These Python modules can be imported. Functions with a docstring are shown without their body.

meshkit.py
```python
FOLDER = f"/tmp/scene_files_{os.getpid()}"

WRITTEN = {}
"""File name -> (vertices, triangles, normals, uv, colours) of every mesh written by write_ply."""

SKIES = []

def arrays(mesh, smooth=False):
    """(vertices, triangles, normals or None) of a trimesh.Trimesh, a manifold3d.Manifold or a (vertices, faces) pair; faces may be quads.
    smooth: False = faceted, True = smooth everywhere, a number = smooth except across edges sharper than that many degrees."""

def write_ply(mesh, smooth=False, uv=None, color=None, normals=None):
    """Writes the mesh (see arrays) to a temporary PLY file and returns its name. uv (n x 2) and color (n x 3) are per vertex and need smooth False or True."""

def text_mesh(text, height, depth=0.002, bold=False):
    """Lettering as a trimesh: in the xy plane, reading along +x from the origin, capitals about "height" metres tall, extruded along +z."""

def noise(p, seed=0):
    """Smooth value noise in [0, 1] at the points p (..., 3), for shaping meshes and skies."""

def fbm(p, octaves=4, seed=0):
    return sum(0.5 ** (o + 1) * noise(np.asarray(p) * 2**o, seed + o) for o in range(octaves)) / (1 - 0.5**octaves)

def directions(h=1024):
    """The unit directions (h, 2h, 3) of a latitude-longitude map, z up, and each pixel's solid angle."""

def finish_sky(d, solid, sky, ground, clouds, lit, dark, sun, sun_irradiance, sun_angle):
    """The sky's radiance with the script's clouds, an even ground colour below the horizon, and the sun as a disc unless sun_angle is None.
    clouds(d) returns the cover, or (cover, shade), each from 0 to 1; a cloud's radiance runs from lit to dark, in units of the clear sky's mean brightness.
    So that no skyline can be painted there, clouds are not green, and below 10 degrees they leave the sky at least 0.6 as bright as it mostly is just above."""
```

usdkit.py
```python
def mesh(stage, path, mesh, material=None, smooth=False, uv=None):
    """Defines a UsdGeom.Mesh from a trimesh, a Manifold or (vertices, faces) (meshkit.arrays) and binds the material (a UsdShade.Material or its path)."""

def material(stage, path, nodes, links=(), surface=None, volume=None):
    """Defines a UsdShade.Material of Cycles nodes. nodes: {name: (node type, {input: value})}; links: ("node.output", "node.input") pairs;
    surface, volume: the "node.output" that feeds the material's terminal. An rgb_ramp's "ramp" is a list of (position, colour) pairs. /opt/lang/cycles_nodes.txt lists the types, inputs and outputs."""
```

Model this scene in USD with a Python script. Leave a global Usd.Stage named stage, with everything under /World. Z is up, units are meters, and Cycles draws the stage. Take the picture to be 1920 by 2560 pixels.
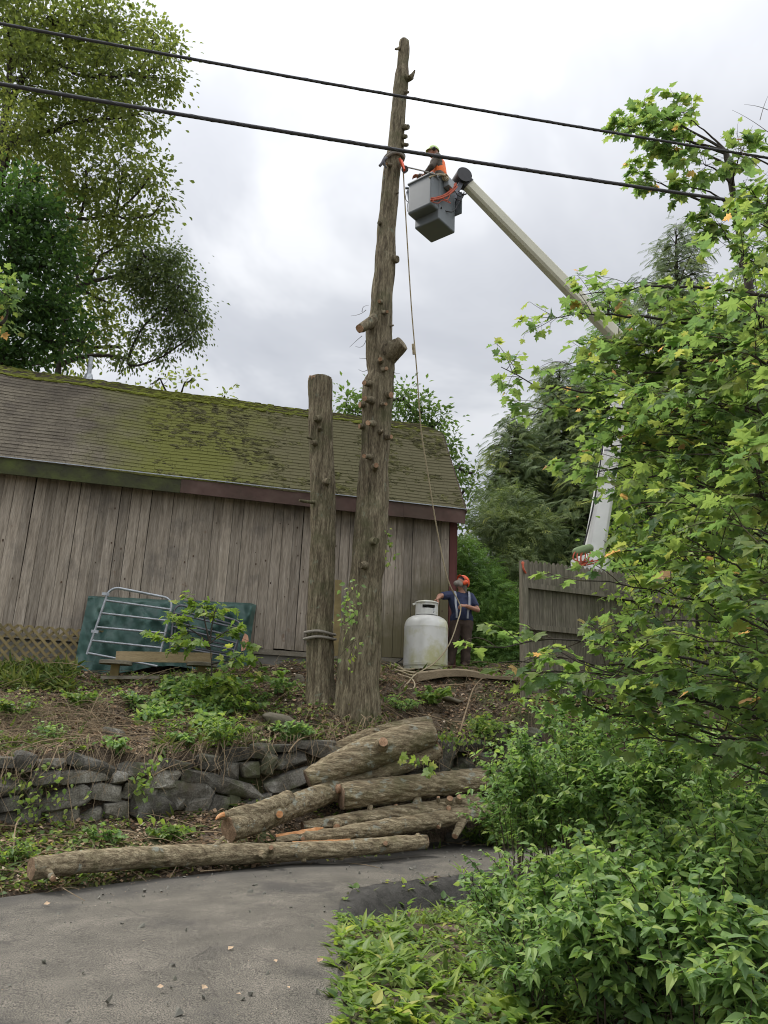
import math, random
import numpy as np
import trimesh
import shapely
from shapely.geometry import Polygon, Point, LineString, box as sbox
from scipy.interpolate import RBFInterpolator
from scipy.spatial import Delaunay
import manifold3d as m3
from pxr import Usd, UsdGeom, UsdLux, UsdShade, Sdf, Gf, Vt
import usdkit, meshkit
from meshkit import fbm, noise

stage = Usd.Stage.CreateInMemory()
UsdGeom.Xform.Define(stage, '/World'); UsdGeom.Scope.Define(stage, '/World/Looks')

# ------------------------------------------------------------------ camera, sky, sun, exposure
F_PX = 1950.0; PITCH = math.radians(15.9); ROLL = math.radians(2.3); CAM = np.array([0, 0, 1.6])
EXPOSURE = 1.15
fw = np.array([0, math.cos(PITCH), math.sin(PITCH)]); _r0 = np.array([1., 0, 0]); _u0 = np.array([0, -math.sin(PITCH), math.cos(PITCH)])
RT = math.cos(ROLL) * _r0 + math.sin(ROLL) * _u0; UP = -math.sin(ROLL) * _r0 + math.cos(ROLL) * _u0
cam = UsdGeom.Camera.Define(stage, '/World/camera')
cam.CreateHorizontalApertureAttr(36.0); cam.CreateVerticalApertureAttr(48.0); cam.CreateFocalLengthAttr(36.0 * F_PX / 1920)
cam.CreateClippingRangeAttr(Gf.Vec2f(0.05, 5000)); cam.CreateExposureAttr(EXPOSURE)
cam.AddTransformOp().Set(Gf.Matrix4d(*RT, 0, *UP, 0, *(-fw), 0, *CAM, 1))
SUN_EL, SUN_AZ = math.radians(52), math.radians(-70)          # azimuth = atan2(x, y): from the left, a little ahead
sun_dir = np.array([math.sin(SUN_AZ) * math.cos(SUN_EL), math.cos(SUN_AZ) * math.cos(SUN_EL), math.sin(SUN_EL)])
sun = UsdLux.DistantLight.Define(stage, '/World/sun')
sun.CreateIntensityAttr(0.38); sun.CreateAngleAttr(14.0); sun.CreateNormalizeAttr(True); sun.CreateColorAttr(Gf.Vec3f(1, .97, .92))
_z = Gf.Vec3d(*sun_dir); _x = (Gf.Vec3d(0, 0, 1) ^ _z).GetNormalized(); _y = _z ^ _x
sun.AddTransformOp().Set(Gf.Matrix4d(*_x, 0, *_y, 0, *_z, 0, 0, 0, 0, 1))
sky_mat = usdkit.material(stage, '/World/Looks/overcast_sky', {
    'sky': ('sky_texture', {'sky_type': 'single_scattering', 'sun_disc': False, 'sun_elevation': SUN_EL, 'sun_rotation': SUN_AZ}),
    'tc': ('texture_coordinate', {}),
    'sep': ('separate_xyz', {}),
    'zc': ('math', {'math_type': 'add', 'value2': 0.28}),
    'dx': ('math', {'math_type': 'divide'}), 'dy': ('math', {'math_type': 'divide'}),
    'pl': ('combine_xyz', {'z': 0.0}),
    'n1': ('noise_texture', {'scale': 2.0, 'detail': 6.0, 'roughness': 0.52, 'distortion': 0.35}),
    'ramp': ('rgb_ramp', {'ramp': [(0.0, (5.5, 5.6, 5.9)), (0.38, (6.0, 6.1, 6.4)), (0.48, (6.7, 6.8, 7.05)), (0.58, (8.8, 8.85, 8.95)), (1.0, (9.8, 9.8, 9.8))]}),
    'z4': ('math', {'math_type': 'power', 'value2': 4.0}), 'za': ('math', {'math_type': 'multiply_add', 'value2': 0.14, 'value3': 0.345}), 'el': ('math', {'math_type': 'multiply_add', 'value2': 1.05}), 'zp': ('math', {'math_type': 'maximum', 'value2': 0.0}),  # out-of-view zenith made brighter than a plain overcast sky to light the ground
    'sc': ('vector_math', {'math_type': 'scale'}),
    'mix': ('mix', {'mix_type': 'mix', 'fac': 0.9}),
    'bg': ('background_shader', {'strength': 0.1}),
}, [('tc.generated', 'sep.vector'), ('sep.z', 'zc.value1'), ('sep.x', 'dx.value1'), ('zc.value', 'dx.value2'), ('sep.y', 'dy.value1'), ('zc.value', 'dy.value2'),
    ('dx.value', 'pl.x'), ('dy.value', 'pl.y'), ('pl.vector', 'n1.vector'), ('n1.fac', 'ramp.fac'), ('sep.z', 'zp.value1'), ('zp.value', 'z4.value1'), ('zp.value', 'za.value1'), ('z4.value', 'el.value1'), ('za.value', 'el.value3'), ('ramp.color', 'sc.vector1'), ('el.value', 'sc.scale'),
    ('sky.color', 'mix.color1'), ('sc.vector', 'mix.color2'), ('mix.color', 'bg.color')], surface='bg.background')
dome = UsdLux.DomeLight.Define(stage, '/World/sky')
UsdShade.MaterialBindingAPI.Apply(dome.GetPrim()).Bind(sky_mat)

# ------------------------------------------------------------------ pixel -> place (image measures of the photograph turned into metres)
def ray(x, y): return fw + (x - 960) / F_PX * RT - (y - 1280) / F_PX * UP
def at_y(x, y, Y): d = ray(x, y); return CAM + d * (Y / d[1])
def on(x, y, p0, n): d = ray(x, y); return CAM + d * (np.dot(np.asarray(p0) - CAM, n) / np.dot(d, n))
def proj(p):
    q = np.asarray(p) - CAM; z = q @ fw
    return np.stack([960 + F_PX * (q @ RT) / z, 1280 - F_PX * (q @ UP) / z, z], -1)

# ------------------------------------------------------------------ helpers
RNG = np.random.default_rng(7)
_used, _loc = {}, {}
def _path(name, parent):
    base = (parent or '/World') + '/' + name
    k = _used.get(base, 0); _used[base] = k + 1
    return base if k == 0 else f'{base}_{k:03d}'
def tag(prim, label=None, cat=None, group=None, kind=None):
    prim = prim.GetPrim() if hasattr(prim, 'GetPrim') else prim
    for k, v in (('label', label), ('category', cat), ('group', group), ('kind', kind)):
        if v: prim.SetCustomDataByKey(k, v)
    return prim
def thing(name, label, cat, loc=(0, 0, 0), group=None):
    p = _path(name, None); x = UsdGeom.Xform.Define(stage, p); x.AddTranslateOp().Set(Gf.Vec3d(*map(float, loc))); _loc[p] = np.asarray(loc, float)
    tag(x, label, cat, group); return p
def arr(mesh):
    if hasattr(mesh, 'to_mesh'):
        m = mesh.to_mesh(); return np.asarray(m.vert_properties[:, :3], float), np.asarray(m.tri_verts)
    if isinstance(mesh, trimesh.Trimesh): return np.asarray(mesh.vertices), np.asarray(mesh.faces)
    v, f = np.asarray(mesh[0], float), np.asarray(mesh[1])
    if f.shape[1] == 4: f = np.vstack([f[:, [0, 1, 2]], f[:, [0, 2, 3]]])
    return v, f
def obj(name, mesh, mat, parent=None, smooth=False, tone=None, label=None, cat=None, group=None, kind=None):
    v, f = arr(mesh)
    if parent:
        root = '/'.join(parent.split('/')[:3]); v = v - _loc.get(root, 0)
    p = _path(name, parent)
    m = usdkit.mesh(stage, p, (v, f), MAT[mat], smooth=smooth)
    if tone is None: tone = RNG.random()
    pv = UsdGeom.PrimvarsAPI(m)
    if np.ndim(tone) == 0: tone = np.full(len(m.GetPointsAttr().Get()), float(tone))
    pv.CreatePrimvar('tone', Sdf.ValueTypeNames.FloatArray, 'vertex').Set(Vt.FloatArray.FromNumpy(np.asarray(tone, np.float32)))
    if label or cat or group or kind: tag(m, label, cat, group, kind)
    return p
def cat_mesh(parts):
    vs, fs, n = [], [], 0
    for p in parts:
        v, f = arr(p); vs.append(v); fs.append(f + n); n += len(v)
    return np.vstack(vs), np.vstack(fs)
def unit(v): v = np.asarray(v, float); return v / np.maximum(np.linalg.norm(v, axis=-1, keepdims=True), 1e-12)
def resample(P, n, smooth=True):
    P = np.asarray(P, float); t = np.concatenate([[0], np.cumsum(np.linalg.norm(np.diff(P[:, :3], axis=0), axis=1))])
    s = np.linspace(0, t[-1], n)
    if smooth and len(P) > 2:
        from scipy.interpolate import PchipInterpolator
        return PchipInterpolator(t, P, axis=0)(s)
    return np.stack([np.interp(s, t, P[:, k]) for k in range(P.shape[1])], 1)
def frames(P):
    T = unit(np.gradient(P, axis=0)); a = np.array([0, 0, 1.]) if abs(T[0, 2]) < .9 else np.array([1., 0, 0])
    N = np.zeros_like(P); N[0] = unit(np.cross(np.cross(T[0], a), T[0]))
    for i in range(1, len(P)): q = N[i - 1] - T[i] * (N[i - 1] @ T[i]); N[i] = unit(q)
    return T, N, np.cross(T, N)
def tube(P, r, seg=8, cap=True, disp=None):
    """Sweeps a circle of radius r (number or one per point) along P. disp(points, normals) gives an offset along the normal."""
    P = np.asarray(P, float); r = np.broadcast_to(np.asarray(r, float), (len(P),)); T, N, B = frames(P)
    a = np.linspace(0, 2 * np.pi, seg, endpoint=False)
    D = np.cos(a)[None, :, None] * N[:, None] + np.sin(a)[None, :, None] * B[:, None]
    V = P[:, None] + D * r[:, None, None]
    if disp is not None: V = V + D * disp(V, D)[..., None]
    n = len(P); i, j = np.meshgrid(np.arange(n - 1), np.arange(seg), indexing='ij'); i, j = i.ravel(), j.ravel(); k = (j + 1) % seg
    f = np.stack([i * seg + j, i * seg + k, (i + 1) * seg + k, (i + 1) * seg + j], 1); f = np.vstack([f[:, [0, 1, 2]], f[:, [0, 2, 3]]])
    V = V.reshape(-1, 3)
    if cap:
        V = np.vstack([V, P[0], P[-1]]); c0, c1 = n * seg, n * seg + 1; j = np.arange(seg); k = (j + 1) % seg
        f = np.vstack([f, np.stack([np.full(seg, c0), k, j], 1), np.stack([np.full(seg, c1), (n - 1) * seg + j, (n - 1) * seg + k], 1)])
    return V, f
def disc(c, n, r, seg=20, rough=0.06, seed=0, th=.004):
    """A thin sawn face: a slightly uneven disc facing n, lying th proud of c."""
    n = unit(n); a = np.array([0, 0, 1.]) if abs(n[2]) < .9 else np.array([1., 0, 0]); u = unit(np.cross(a, n)); w = np.cross(n, u)
    t = np.linspace(0, 2 * np.pi, seg, endpoint=False); rng = np.random.default_rng(seed)
    rr = r * (1 + rough * np.convolve(np.tile(rng.normal(size=seg), 3), np.ones(3) / 3, 'same')[seg:2 * seg])
    ring = np.asarray(c) + np.cos(t)[:, None] * u * rr[:, None] + np.sin(t)[:, None] * w * rr[:, None]
    v = np.vstack([ring + n * th, ring - n * th * 3, np.asarray(c) + n * th * 1.5]); j = np.arange(seg); k = (j + 1) % seg
    return v, np.vstack([np.stack([np.full(seg, 2 * seg), j, k], 1), np.stack([j, j + seg, k], 1), np.stack([k, j + seg, k + seg], 1)])
def bar(p0, p1, w, h, up=(0, 0, 1), cham=0):
    """A rectangular bar from p0 to p1, w wide and h deep along up."""
    p0, p1 = np.asarray(p0, float), np.asarray(p1, float); t = unit(p1 - p0); s = unit(np.cross(t, up)); q = np.cross(s, t)
    v = np.array([p + s * a * w / 2 + q * b * h / 2 for p in (p0, p1) for a, b in ((-1, -1), (1, -1), (1, 1), (-1, 1))])
    f = np.array([[0, 1, 2, 3], [7, 6, 5, 4], [0, 4, 5, 1], [1, 5, 6, 2], [2, 6, 7, 3], [3, 7, 4, 0]])[:, ::-1]
    return arr((v, f))
def extrude(poly, o, u, w, th):
    """A flat polygon drawn in the plane (u, w) through o, th thick towards u x w."""
    polys = [poly] if poly.geom_type == 'Polygon' else list(poly.geoms); out = []; nrm = np.cross(u, w)
    for g in polys:
        m = trimesh.creation.extrude_polygon(g, th, engine='earcut'); out.append((o + m.vertices[:, :1] * u + m.vertices[:, 1:2] * w + m.vertices[:, 2:] * nrm, m.faces))
    return cat_mesh(out)
def hull_chain(joints, bones, ref=0.02, smooth=6):
    """One continuous surface: hulls of the spheres at the two ends of every bone, united and smoothed."""
    def sph(p, r): return m3.Manifold.sphere(r, 20).translate(tuple(map(float, p)))
    parts = [m3.Manifold.batch_hull([sph(*joints[a]), sph(*joints[b])]) for a, b in bones]
    m = m3.Manifold.batch_boolean(parts, m3.OpType.Add).refine_to_length(ref)
    v, f = arr(m); t = trimesh.Trimesh(v, f, process=True)
    if smooth: trimesh.smoothing.filter_taubin(t, iterations=smooth)
    return t

# ------------------------------------------------------------------ materials
MAT = {}
def lin(*c): return tuple(((x / 255) / 12.92 if x / 255 <= .04045 else ((x / 255 + .055) / 1.055) ** 2.4) for x in c)
def surf(name, cols, scale=8, vscale=(1, 1, 1), detail=6, rough=.8, bump=.25, bdist=.01, bscale=None, bvscale=None, tonev=(.85, 1.15), spec=.25, metal=0., distort=0., lo=.3, hi=.7, fine=None, patch=None, nrough=.6, masks=(), cracks=None):
    """Noise-coloured surface. cols: the ramp. fine: (scale, amount) of a fine grain. patch: (colour, scale, threshold, softness, amount) of blotches such as moss or lichen."""
    n = {'tc': ('texture_coordinate', {}), 'mp': ('mapping', {'scale': vscale}), 'n1': ('noise_texture', {'scale': scale, 'detail': detail, 'roughness': nrough, 'distortion': distort}),
         'ramp': ('rgb_ramp', {'ramp': [(lo + (hi - lo) * i / max(len(cols) - 1, 1), c) for i, c in enumerate(cols)]}),
         'at': ('attribute', {'attribute': 'tone'}), 'mr': ('map_range', {'from_min': 0., 'from_max': 1., 'to_min': tonev[0], 'to_max': tonev[1]}), 'hsv': ('hsv', {}),
         'mp2': ('mapping', {'scale': bvscale or vscale}), 'n2': ('noise_texture', {'scale': bscale or scale * 4, 'detail': 5.0, 'roughness': .65}), 'bump': ('bump', {'strength': bump, 'distance': bdist}),
         'p': ('principled_bsdf', {'roughness': rough, 'specular_ior_level': spec, 'metallic': metal})}
    l = [('tc.object', 'mp.vector'), ('mp.vector', 'n1.vector'), ('n1.fac', 'ramp.fac'), ('at.fac', 'mr.value'), ('mr.result', 'hsv.value'), ('ramp.color', 'hsv.color'),
         ('tc.object', 'mp2.vector'), ('mp2.vector', 'n2.vector'), ('n2.fac', 'bump.height'), ('bump.normal', 'p.normal')]
    last = 'hsv.color'
    if fine:
        n |= {'nf': ('noise_texture', {'scale': fine[0], 'detail': 2.0}), 'fr': ('rgb_ramp', {'ramp': [(.35, (1 - fine[1],) * 3), (.65, (1 + fine[1],) * 3)]}), 'fm': ('mix', {'mix_type': 'multiply', 'fac': 1.0})}
        l += [('mp2.vector', 'nf.vector'), ('nf.fac', 'fr.fac'), (last, 'fm.color1'), ('fr.color', 'fm.color2')]; last = 'fm.color'
    for q, pt in enumerate(patch or []):
        col, sc, th, soft, amt = pt
        n |= {f'np{q}': ('noise_texture', {'scale': sc, 'detail': 6.0, 'roughness': .65}), f'pr{q}': ('map_range', {'from_min': th, 'from_max': th + soft, 'to_min': 0., 'to_max': amt, 'clamp': True}), f'pm{q}': ('mix', {'mix_type': 'mix', 'color2': col})}
        l += [('tc.object', f'np{q}.vector'), (f'np{q}.fac', f'pr{q}.value'), (f'pr{q}.result', f'pm{q}.fac'), (last, f'pm{q}.color1')]; last = f'pm{q}.color'
    if cracks:
        n |= {'cn': ('noise_texture', {'scale': 2.5, 'detail': 5.0}), 'cm': ('mix', {'mix_type': 'linear_light', 'fac': .12}), 'cv': ('voronoi_texture', {'feature': 'distance_to_edge', 'scale': cracks[0], 'randomness': 1.0}), 'cr': ('map_range', {'from_min': 0.0, 'from_max': cracks[1], 'to_min': cracks[2], 'to_max': 0., 'clamp': True}), 'cx': ('mix', {'mix_type': 'mix', 'color2': cracks[3]}),
              'cg': ('noise_texture', {'scale': .9, 'detail': 3.0}), 'ch': ('map_range', {'from_min': .47, 'from_max': .56, 'to_min': 0., 'to_max': 1., 'clamp': True}), 'ci': ('math', {'math_type': 'multiply'})}
        l += [('tc.object', 'cn.vector'), ('tc.object', 'cm.color1'), ('cn.color', 'cm.color2'), ('cm.color', 'cv.vector'), ('cv.distance', 'cr.value'), ('tc.object', 'cg.vector'), ('cg.fac', 'ch.value'), ('cr.result', 'ci.value1'), ('ch.result', 'ci.value2'), ('ci.value', 'cx.fac'), (last, 'cx.color1')]; last = 'cx.color'
    for q, (dr, a, b, col, amt, nsc, nw, a2, b2) in enumerate(masks):   # stains and moss that follow a direction on the object, edges broken by noise
        n |= {f'dm{q}': ('vector_math', {'math_type': 'dot_product', 'vector2': dr}), f'nm{q}': ('noise_texture', {'scale': nsc, 'detail': 7.0, 'roughness': .65}), f'na{q}': ('math', {'math_type': 'multiply_add', 'value2': nw, 'value3': -nw / 2}),
              f'ad{q}': ('math', {'math_type': 'add'}), f'rm{q}': ('map_range', {'from_min': a, 'from_max': b, 'to_min': 0., 'to_max': amt, 'clamp': True}), f'mm{q}': ('mix', {'mix_type': 'mix', 'color2': col})}
        l += [('tc.object', f'dm{q}.vector1'), ('tc.object', f'nm{q}.vector'), (f'nm{q}.fac', f'na{q}.value1'), (f'dm{q}.value', f'ad{q}.value1'), (f'na{q}.value', f'ad{q}.value2'), (f'ad{q}.value', f'rm{q}.value'), (last, f'mm{q}.color1')]
        fac = f'rm{q}.result'
        if a2 > -90:
            n |= {f'r2{q}': ('map_range', {'from_min': a2, 'from_max': b2, 'to_min': 1., 'to_max': 0., 'clamp': True}), f'mu{q}': ('math', {'math_type': 'multiply'})}
            l += [(f'ad{q}.value', f'r2{q}.value'), (fac, f'mu{q}.value1'), (f'r2{q}.result', f'mu{q}.value2')]; fac = f'mu{q}.value'
        l.append((fac, f'mm{q}.fac')); last = f'mm{q}.color'
    l.append((last, 'p.base_color'))
    MAT[name] = usdkit.material(stage, '/World/Looks/' + name, n, l, surface='p.BSDF')
def leafmat(name, cols, trans, tfac=.4, rough=.6, spec=.22):
    """Leaf: tone (one value per leaf) picks its colour; part of the light passes through."""
    n = {'at': ('attribute', {'attribute': 'tone'}), 'ramp': ('rgb_ramp', {'ramp': cols}), 'tm': ('mix', {'mix_type': 'multiply', 'fac': 1.0, 'color2': trans}),
         'p': ('principled_bsdf', {'roughness': rough, 'specular_ior_level': spec}), 't': ('translucent_bsdf', {}), 'mx': ('mix_closure', {'fac': tfac})}
    l = [('at.fac', 'ramp.fac'), ('ramp.color', 'p.base_color'), ('ramp.color', 'tm.color1'), ('tm.color', 't.color'), ('p.BSDF', 'mx.closure1'), ('t.BSDF', 'mx.closure2')]
    MAT[name] = usdkit.material(stage, '/World/Looks/' + name, n, l, surface='mx.closure')
def plain(name, col, rough=.5, metal=0., spec=.5, var=.12, scale=14, bump=0.0):
    surf(name, [tuple(c * (1 - var) for c in col), tuple(c * (1 + var) for c in col)], scale=scale, rough=rough, metal=metal, spec=spec, bump=bump, tonev=(.95, 1.05))
# materials
surf('earth', [(0.041, 0.030, 0.022), (0.083, 0.062, 0.044), (0.144, 0.110, 0.076), (0.234, 0.186, 0.131)], scale=5, detail=9, rough=.95, bump=.9, bdist=.04, bscale=26, fine=(60, .45),
     patch=[((.05, .07, .02), 1.3, .50, .12, .75), ((.02, .014, .010), 2.2, .55, .1, .6)], nrough=.7)
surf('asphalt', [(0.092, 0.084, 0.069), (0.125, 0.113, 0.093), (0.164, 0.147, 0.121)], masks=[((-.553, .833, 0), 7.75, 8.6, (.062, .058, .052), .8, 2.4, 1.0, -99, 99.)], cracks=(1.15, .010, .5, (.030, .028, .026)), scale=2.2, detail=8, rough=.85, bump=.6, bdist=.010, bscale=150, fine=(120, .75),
     patch=[((.042, .040, .038), .8, .54, .10, .65), ((.17, .16, .145), 38, .64, .03, .7), ((.03, .03, .03), 55, .64, .03, .6)], spec=.3)
surf('asphalt_edge', [(0.051, 0.048, 0.044), (0.093, 0.088, 0.080)], scale=8, rough=.95, bump=.8, bdist=.03, bscale=60, fine=(120, .4), spec=.2)
surf('plank_wood', [(0.139, 0.116, 0.089), (0.216, 0.183, 0.143), (0.266, 0.229, 0.183), (0.322, 0.283, 0.231)], scale=3.2, vscale=(7, 7, .55), detail=8, rough=.85, bump=.35, bdist=.006, bscale=12, bvscale=(10, 10, .5), fine=(14, .2), tonev=(.62, 1.25), spec=.2, masks=[((.62, .16, -.9), .75, 1.6, (.098, .086, .042), .9, 2.2, 1.3, -99, 99.), ((.1, .02, -1.), .35, 1.0, (.075, .068, .06), .5, 1.4, 1.8, -99, 99.)],
     patch=[((.075, .068, .062), .9, .54, .16, .65), ((.13, .07, .04), 2.6, .66, .07, .6)], distort=.3)
surf('knot', [(.05, .032, .022), (.09, .06, .04)], scale=30, rough=.8)
surf('dark_wood', [(.02, .016, .013), (.04, .032, .026)], scale=6, rough=.9)
surf('red_trim', [(.075, .026, .022), (.105, .036, .03)], scale=6, vscale=(1, 1, .3), rough=.75, tonev=(.9, 1.1))
surf('fascia_paint', [(0.059, 0.033, 0.026), (0.084, 0.050, 0.040), (0.104, 0.068, 0.055)], scale=3, rough=.8, bump=.2, patch=[((.05, .036, .025), 1.0, .48, .15, .7)])
surf('fascia_moss', [(.03, .03, .02), (.042, .046, .02), (.06, .072, .022)], scale=3, rough=.95, bump=.5, bdist=.02)
surf('shingle', [(0.091, 0.078, 0.062), (0.130, 0.113, 0.085), (0.173, 0.152, 0.114)], scale=2.0, detail=9, rough=.95, bump=.5, bdist=.008, bscale=50, fine=(60, .35), tonev=(.86, 1.12), spec=.15,
     masks=[((.97, .244, 0), -2.9, -1.4, (.135, .142, .034), .95, 1.6, 2.6, .5, 9.), ((.97, .244, 0), -.2, 1.2, (.125, .112, .066), .8, 2.4, 3.4, -99, 99.)])
surf('roof_moss', [(0.043, 0.040, 0.022), (0.088, 0.085, 0.037), (0.150, 0.150, 0.050)], scale=6, rough=1, bump=.8, bdist=.02, tonev=(.6, 1.3), spec=.1)
surf('ridge_moss', [(.11, .12, .02), (.17, .19, .03)], scale=6, rough=1, bump=.8, bdist=.02, tonev=(.7, 1.2), spec=.1)
surf('concrete', [(0.135, 0.131, 0.108), (0.207, 0.198, 0.171)], scale=5, rough=.9, bump=.4, patch=[((.09, .09, .06), 2, .52, .12, .6)])
surf('slab_wood', [(.16, .125, .08), (.25, .2, .13)], scale=3, vscale=(.6, 6, 6), rough=.85, bump=.3, fine=(20, .15))
surf('stone', [(0.065, 0.059, 0.045), (0.122, 0.112, 0.091), (0.194, 0.183, 0.154), (0.316, 0.303, 0.267)], scale=4.5, detail=9, rough=.9, bump=.7, bdist=.02, bscale=22, fine=(60, .3), tonev=(.45, 1.3), spec=.25,
     patch=[((.06, .068, .026), 2.6, .50, .12, .7), ((.075, .06, .042), 1.9, .55, .1, .6), ((.27, .275, .25), 7, .66, .04, .6)])
surf('slab_stone', [(.12, .105, .075), (.19, .17, .125)], scale=7, rough=.9, bump=.6, bdist=.02, patch=[((.05, .05, .025), 5, .5, .12, .6)])
surf('bark', [(0.041, 0.034, 0.023), (0.115, 0.094, 0.062), (0.190, 0.162, 0.107), (0.280, 0.246, 0.169)], scale=7, vscale=(3.2, 3.2, .4), detail=9, rough=.95, bump=.9, bdist=.03, bscale=16, bvscale=(3, 3, .4), fine=(40, .35), tonev=(.9, 1.1), spec=.12, lo=.28, hi=.72,
     patch=[((.075, .082, .038), 1.7, .50, .14, .55), ((.20, .23, .17), 5.5, .62, .05, .5)])
surf('bark_log', [(0.064, 0.049, 0.032), (0.169, 0.133, 0.084), (0.265, 0.220, 0.140), (0.376, 0.320, 0.217)], scale=8, vscale=(.5, 3, 3), detail=9, rough=.95, bump=.9, bdist=.025, bscale=18, bvscale=(.5, 3, 3), fine=(40, .35), tonev=(.85, 1.15), spec=.12, lo=.28, hi=.72,
     patch=[((.10, .098, .045), 2.2, .52, .12, .5), ((.30, .32, .27), 6, .585, .05, .7)])
surf('old_cut_wood', [(.13, .085, .05), (.2, .135, .085), (.28, .195, .125)], scale=14, rough=.9, bump=.4, fine=(70, .3), tonev=(.75, 1.2))
surf('cut_wood', [(.22, .13, .075), (.33, .20, .12), (.41, .275, .175)], scale=16, rough=.85, bump=.3, fine=(80, .2), tonev=(.75, 1.2))
surf('torn_wood', [(.36, .15, .06), (.50, .25, .11), (.58, .36, .2)], scale=7, vscale=(.5, 6, 6), rough=.8, bump=.4, tonev=(.9, 1.1))
surf('pale_timber', [(.22, .165, .09), (.30, .235, .135)], scale=3, vscale=(.6, 6, 6), rough=.8, bump=.2, fine=(20, .12))
surf('grey_timber', [(.13, .115, .085), (.2, .18, .14)], scale=3, vscale=(.6, 6, 6), rough=.85, bump=.3, fine=(20, .15))
surf('lattice_wood', [(.15, .115, .052), (.235, .185, .085)], scale=6, rough=.85, bump=.3, tonev=(.75, 1.15), patch=[((.09, .085, .04), 2.5, .5, .14, .6)])
surf('fence_wood', [(0.087, 0.079, 0.058), (0.133, 0.120, 0.090), (0.180, 0.164, 0.125)], scale=3.2, vscale=(8, 8, .55), detail=8, rough=.9, bump=.4, bdist=.006, bscale=12, bvscale=(10, 10, .5), fine=(14, .25), tonev=(.78, 1.16), spec=.15, patch=[((.07, .078, .04), 1.5, .52, .15, .6)])
surf('tarp_cloth', [(0.027, 0.064, 0.054), (0.043, 0.095, 0.080), (0.065, 0.122, 0.102)], scale=2.5, detail=7, rough=.5, bump=.3, bdist=.01, bscale=18, spec=.4)
surf('tarp_pink', [(.42, .22, .14), (.5, .28, .18)], scale=5, rough=.6)
plain('galvanised', (.33, .35, .37), rough=.42, metal=.7, var=.3)
plain('dark_steel', (.13, .135, .15), rough=.5, metal=.6, var=.3)
surf('tank_paint', [(.50, .50, .46), (.60, .60, .565), (.66, .66, .63)], scale=2.5, vscale=(1, 1, .5), rough=.42, bump=.05, spec=.45, patch=[((.40, .39, .17), 1.4, .45, .16, .85), ((.32, .30, .25), 9, .66, .04, .55)], tonev=(.97, 1.03))
plain('black_rubber', (.018, .018, .02), rough=.55)
plain('rope_fibre', (.36, .30, .19), rough=.9, var=.3, scale=60)
plain('rope_grey', (.22, .20, .17), rough=.9, var=.3, scale=60)
plain('rope_dark', (.10, .10, .115), rough=.9, var=.2, scale=60)
plain('orange_rope', (.42, .085, .04), rough=.8, var=.2)
plain('orange_plastic', (.75, .10, .03), rough=.4, var=.08)
plain('orange_vest', (.80, .16, .03), rough=.8, var=.12)
plain('green_helmet', (.42, .58, .16), rough=.35, var=.05)
plain('skin', (.38, .19, .125), rough=.55, var=.12)
plain('beard', (.20, .18, .15), rough=.9, var=.3, scale=60)
plain('navy_cloth', (.022, .030, .072), rough=.9, var=.25, bump=.3)
plain('brown_cloth', (.052, .034, .024), rough=.9, var=.3, bump=.3)
plain('sleeve_cloth', (.085, .068, .052), rough=.9, var=.2, bump=.3)
plain('suspender', (.30, .32, .36), rough=.8)
plain('boot_leather', (.045, .022, .014), rough=.6)
plain('lens_dark', (.03, .03, .045), rough=.15)
plain('white_plastic', (.6, .6, .6), rough=.4)
plain('bucket_grey', (.125, .142, .15), rough=.5, var=.06, scale=5)
plain('box_grey', (.24, .26, .27), rough=.5, var=.05)
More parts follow.
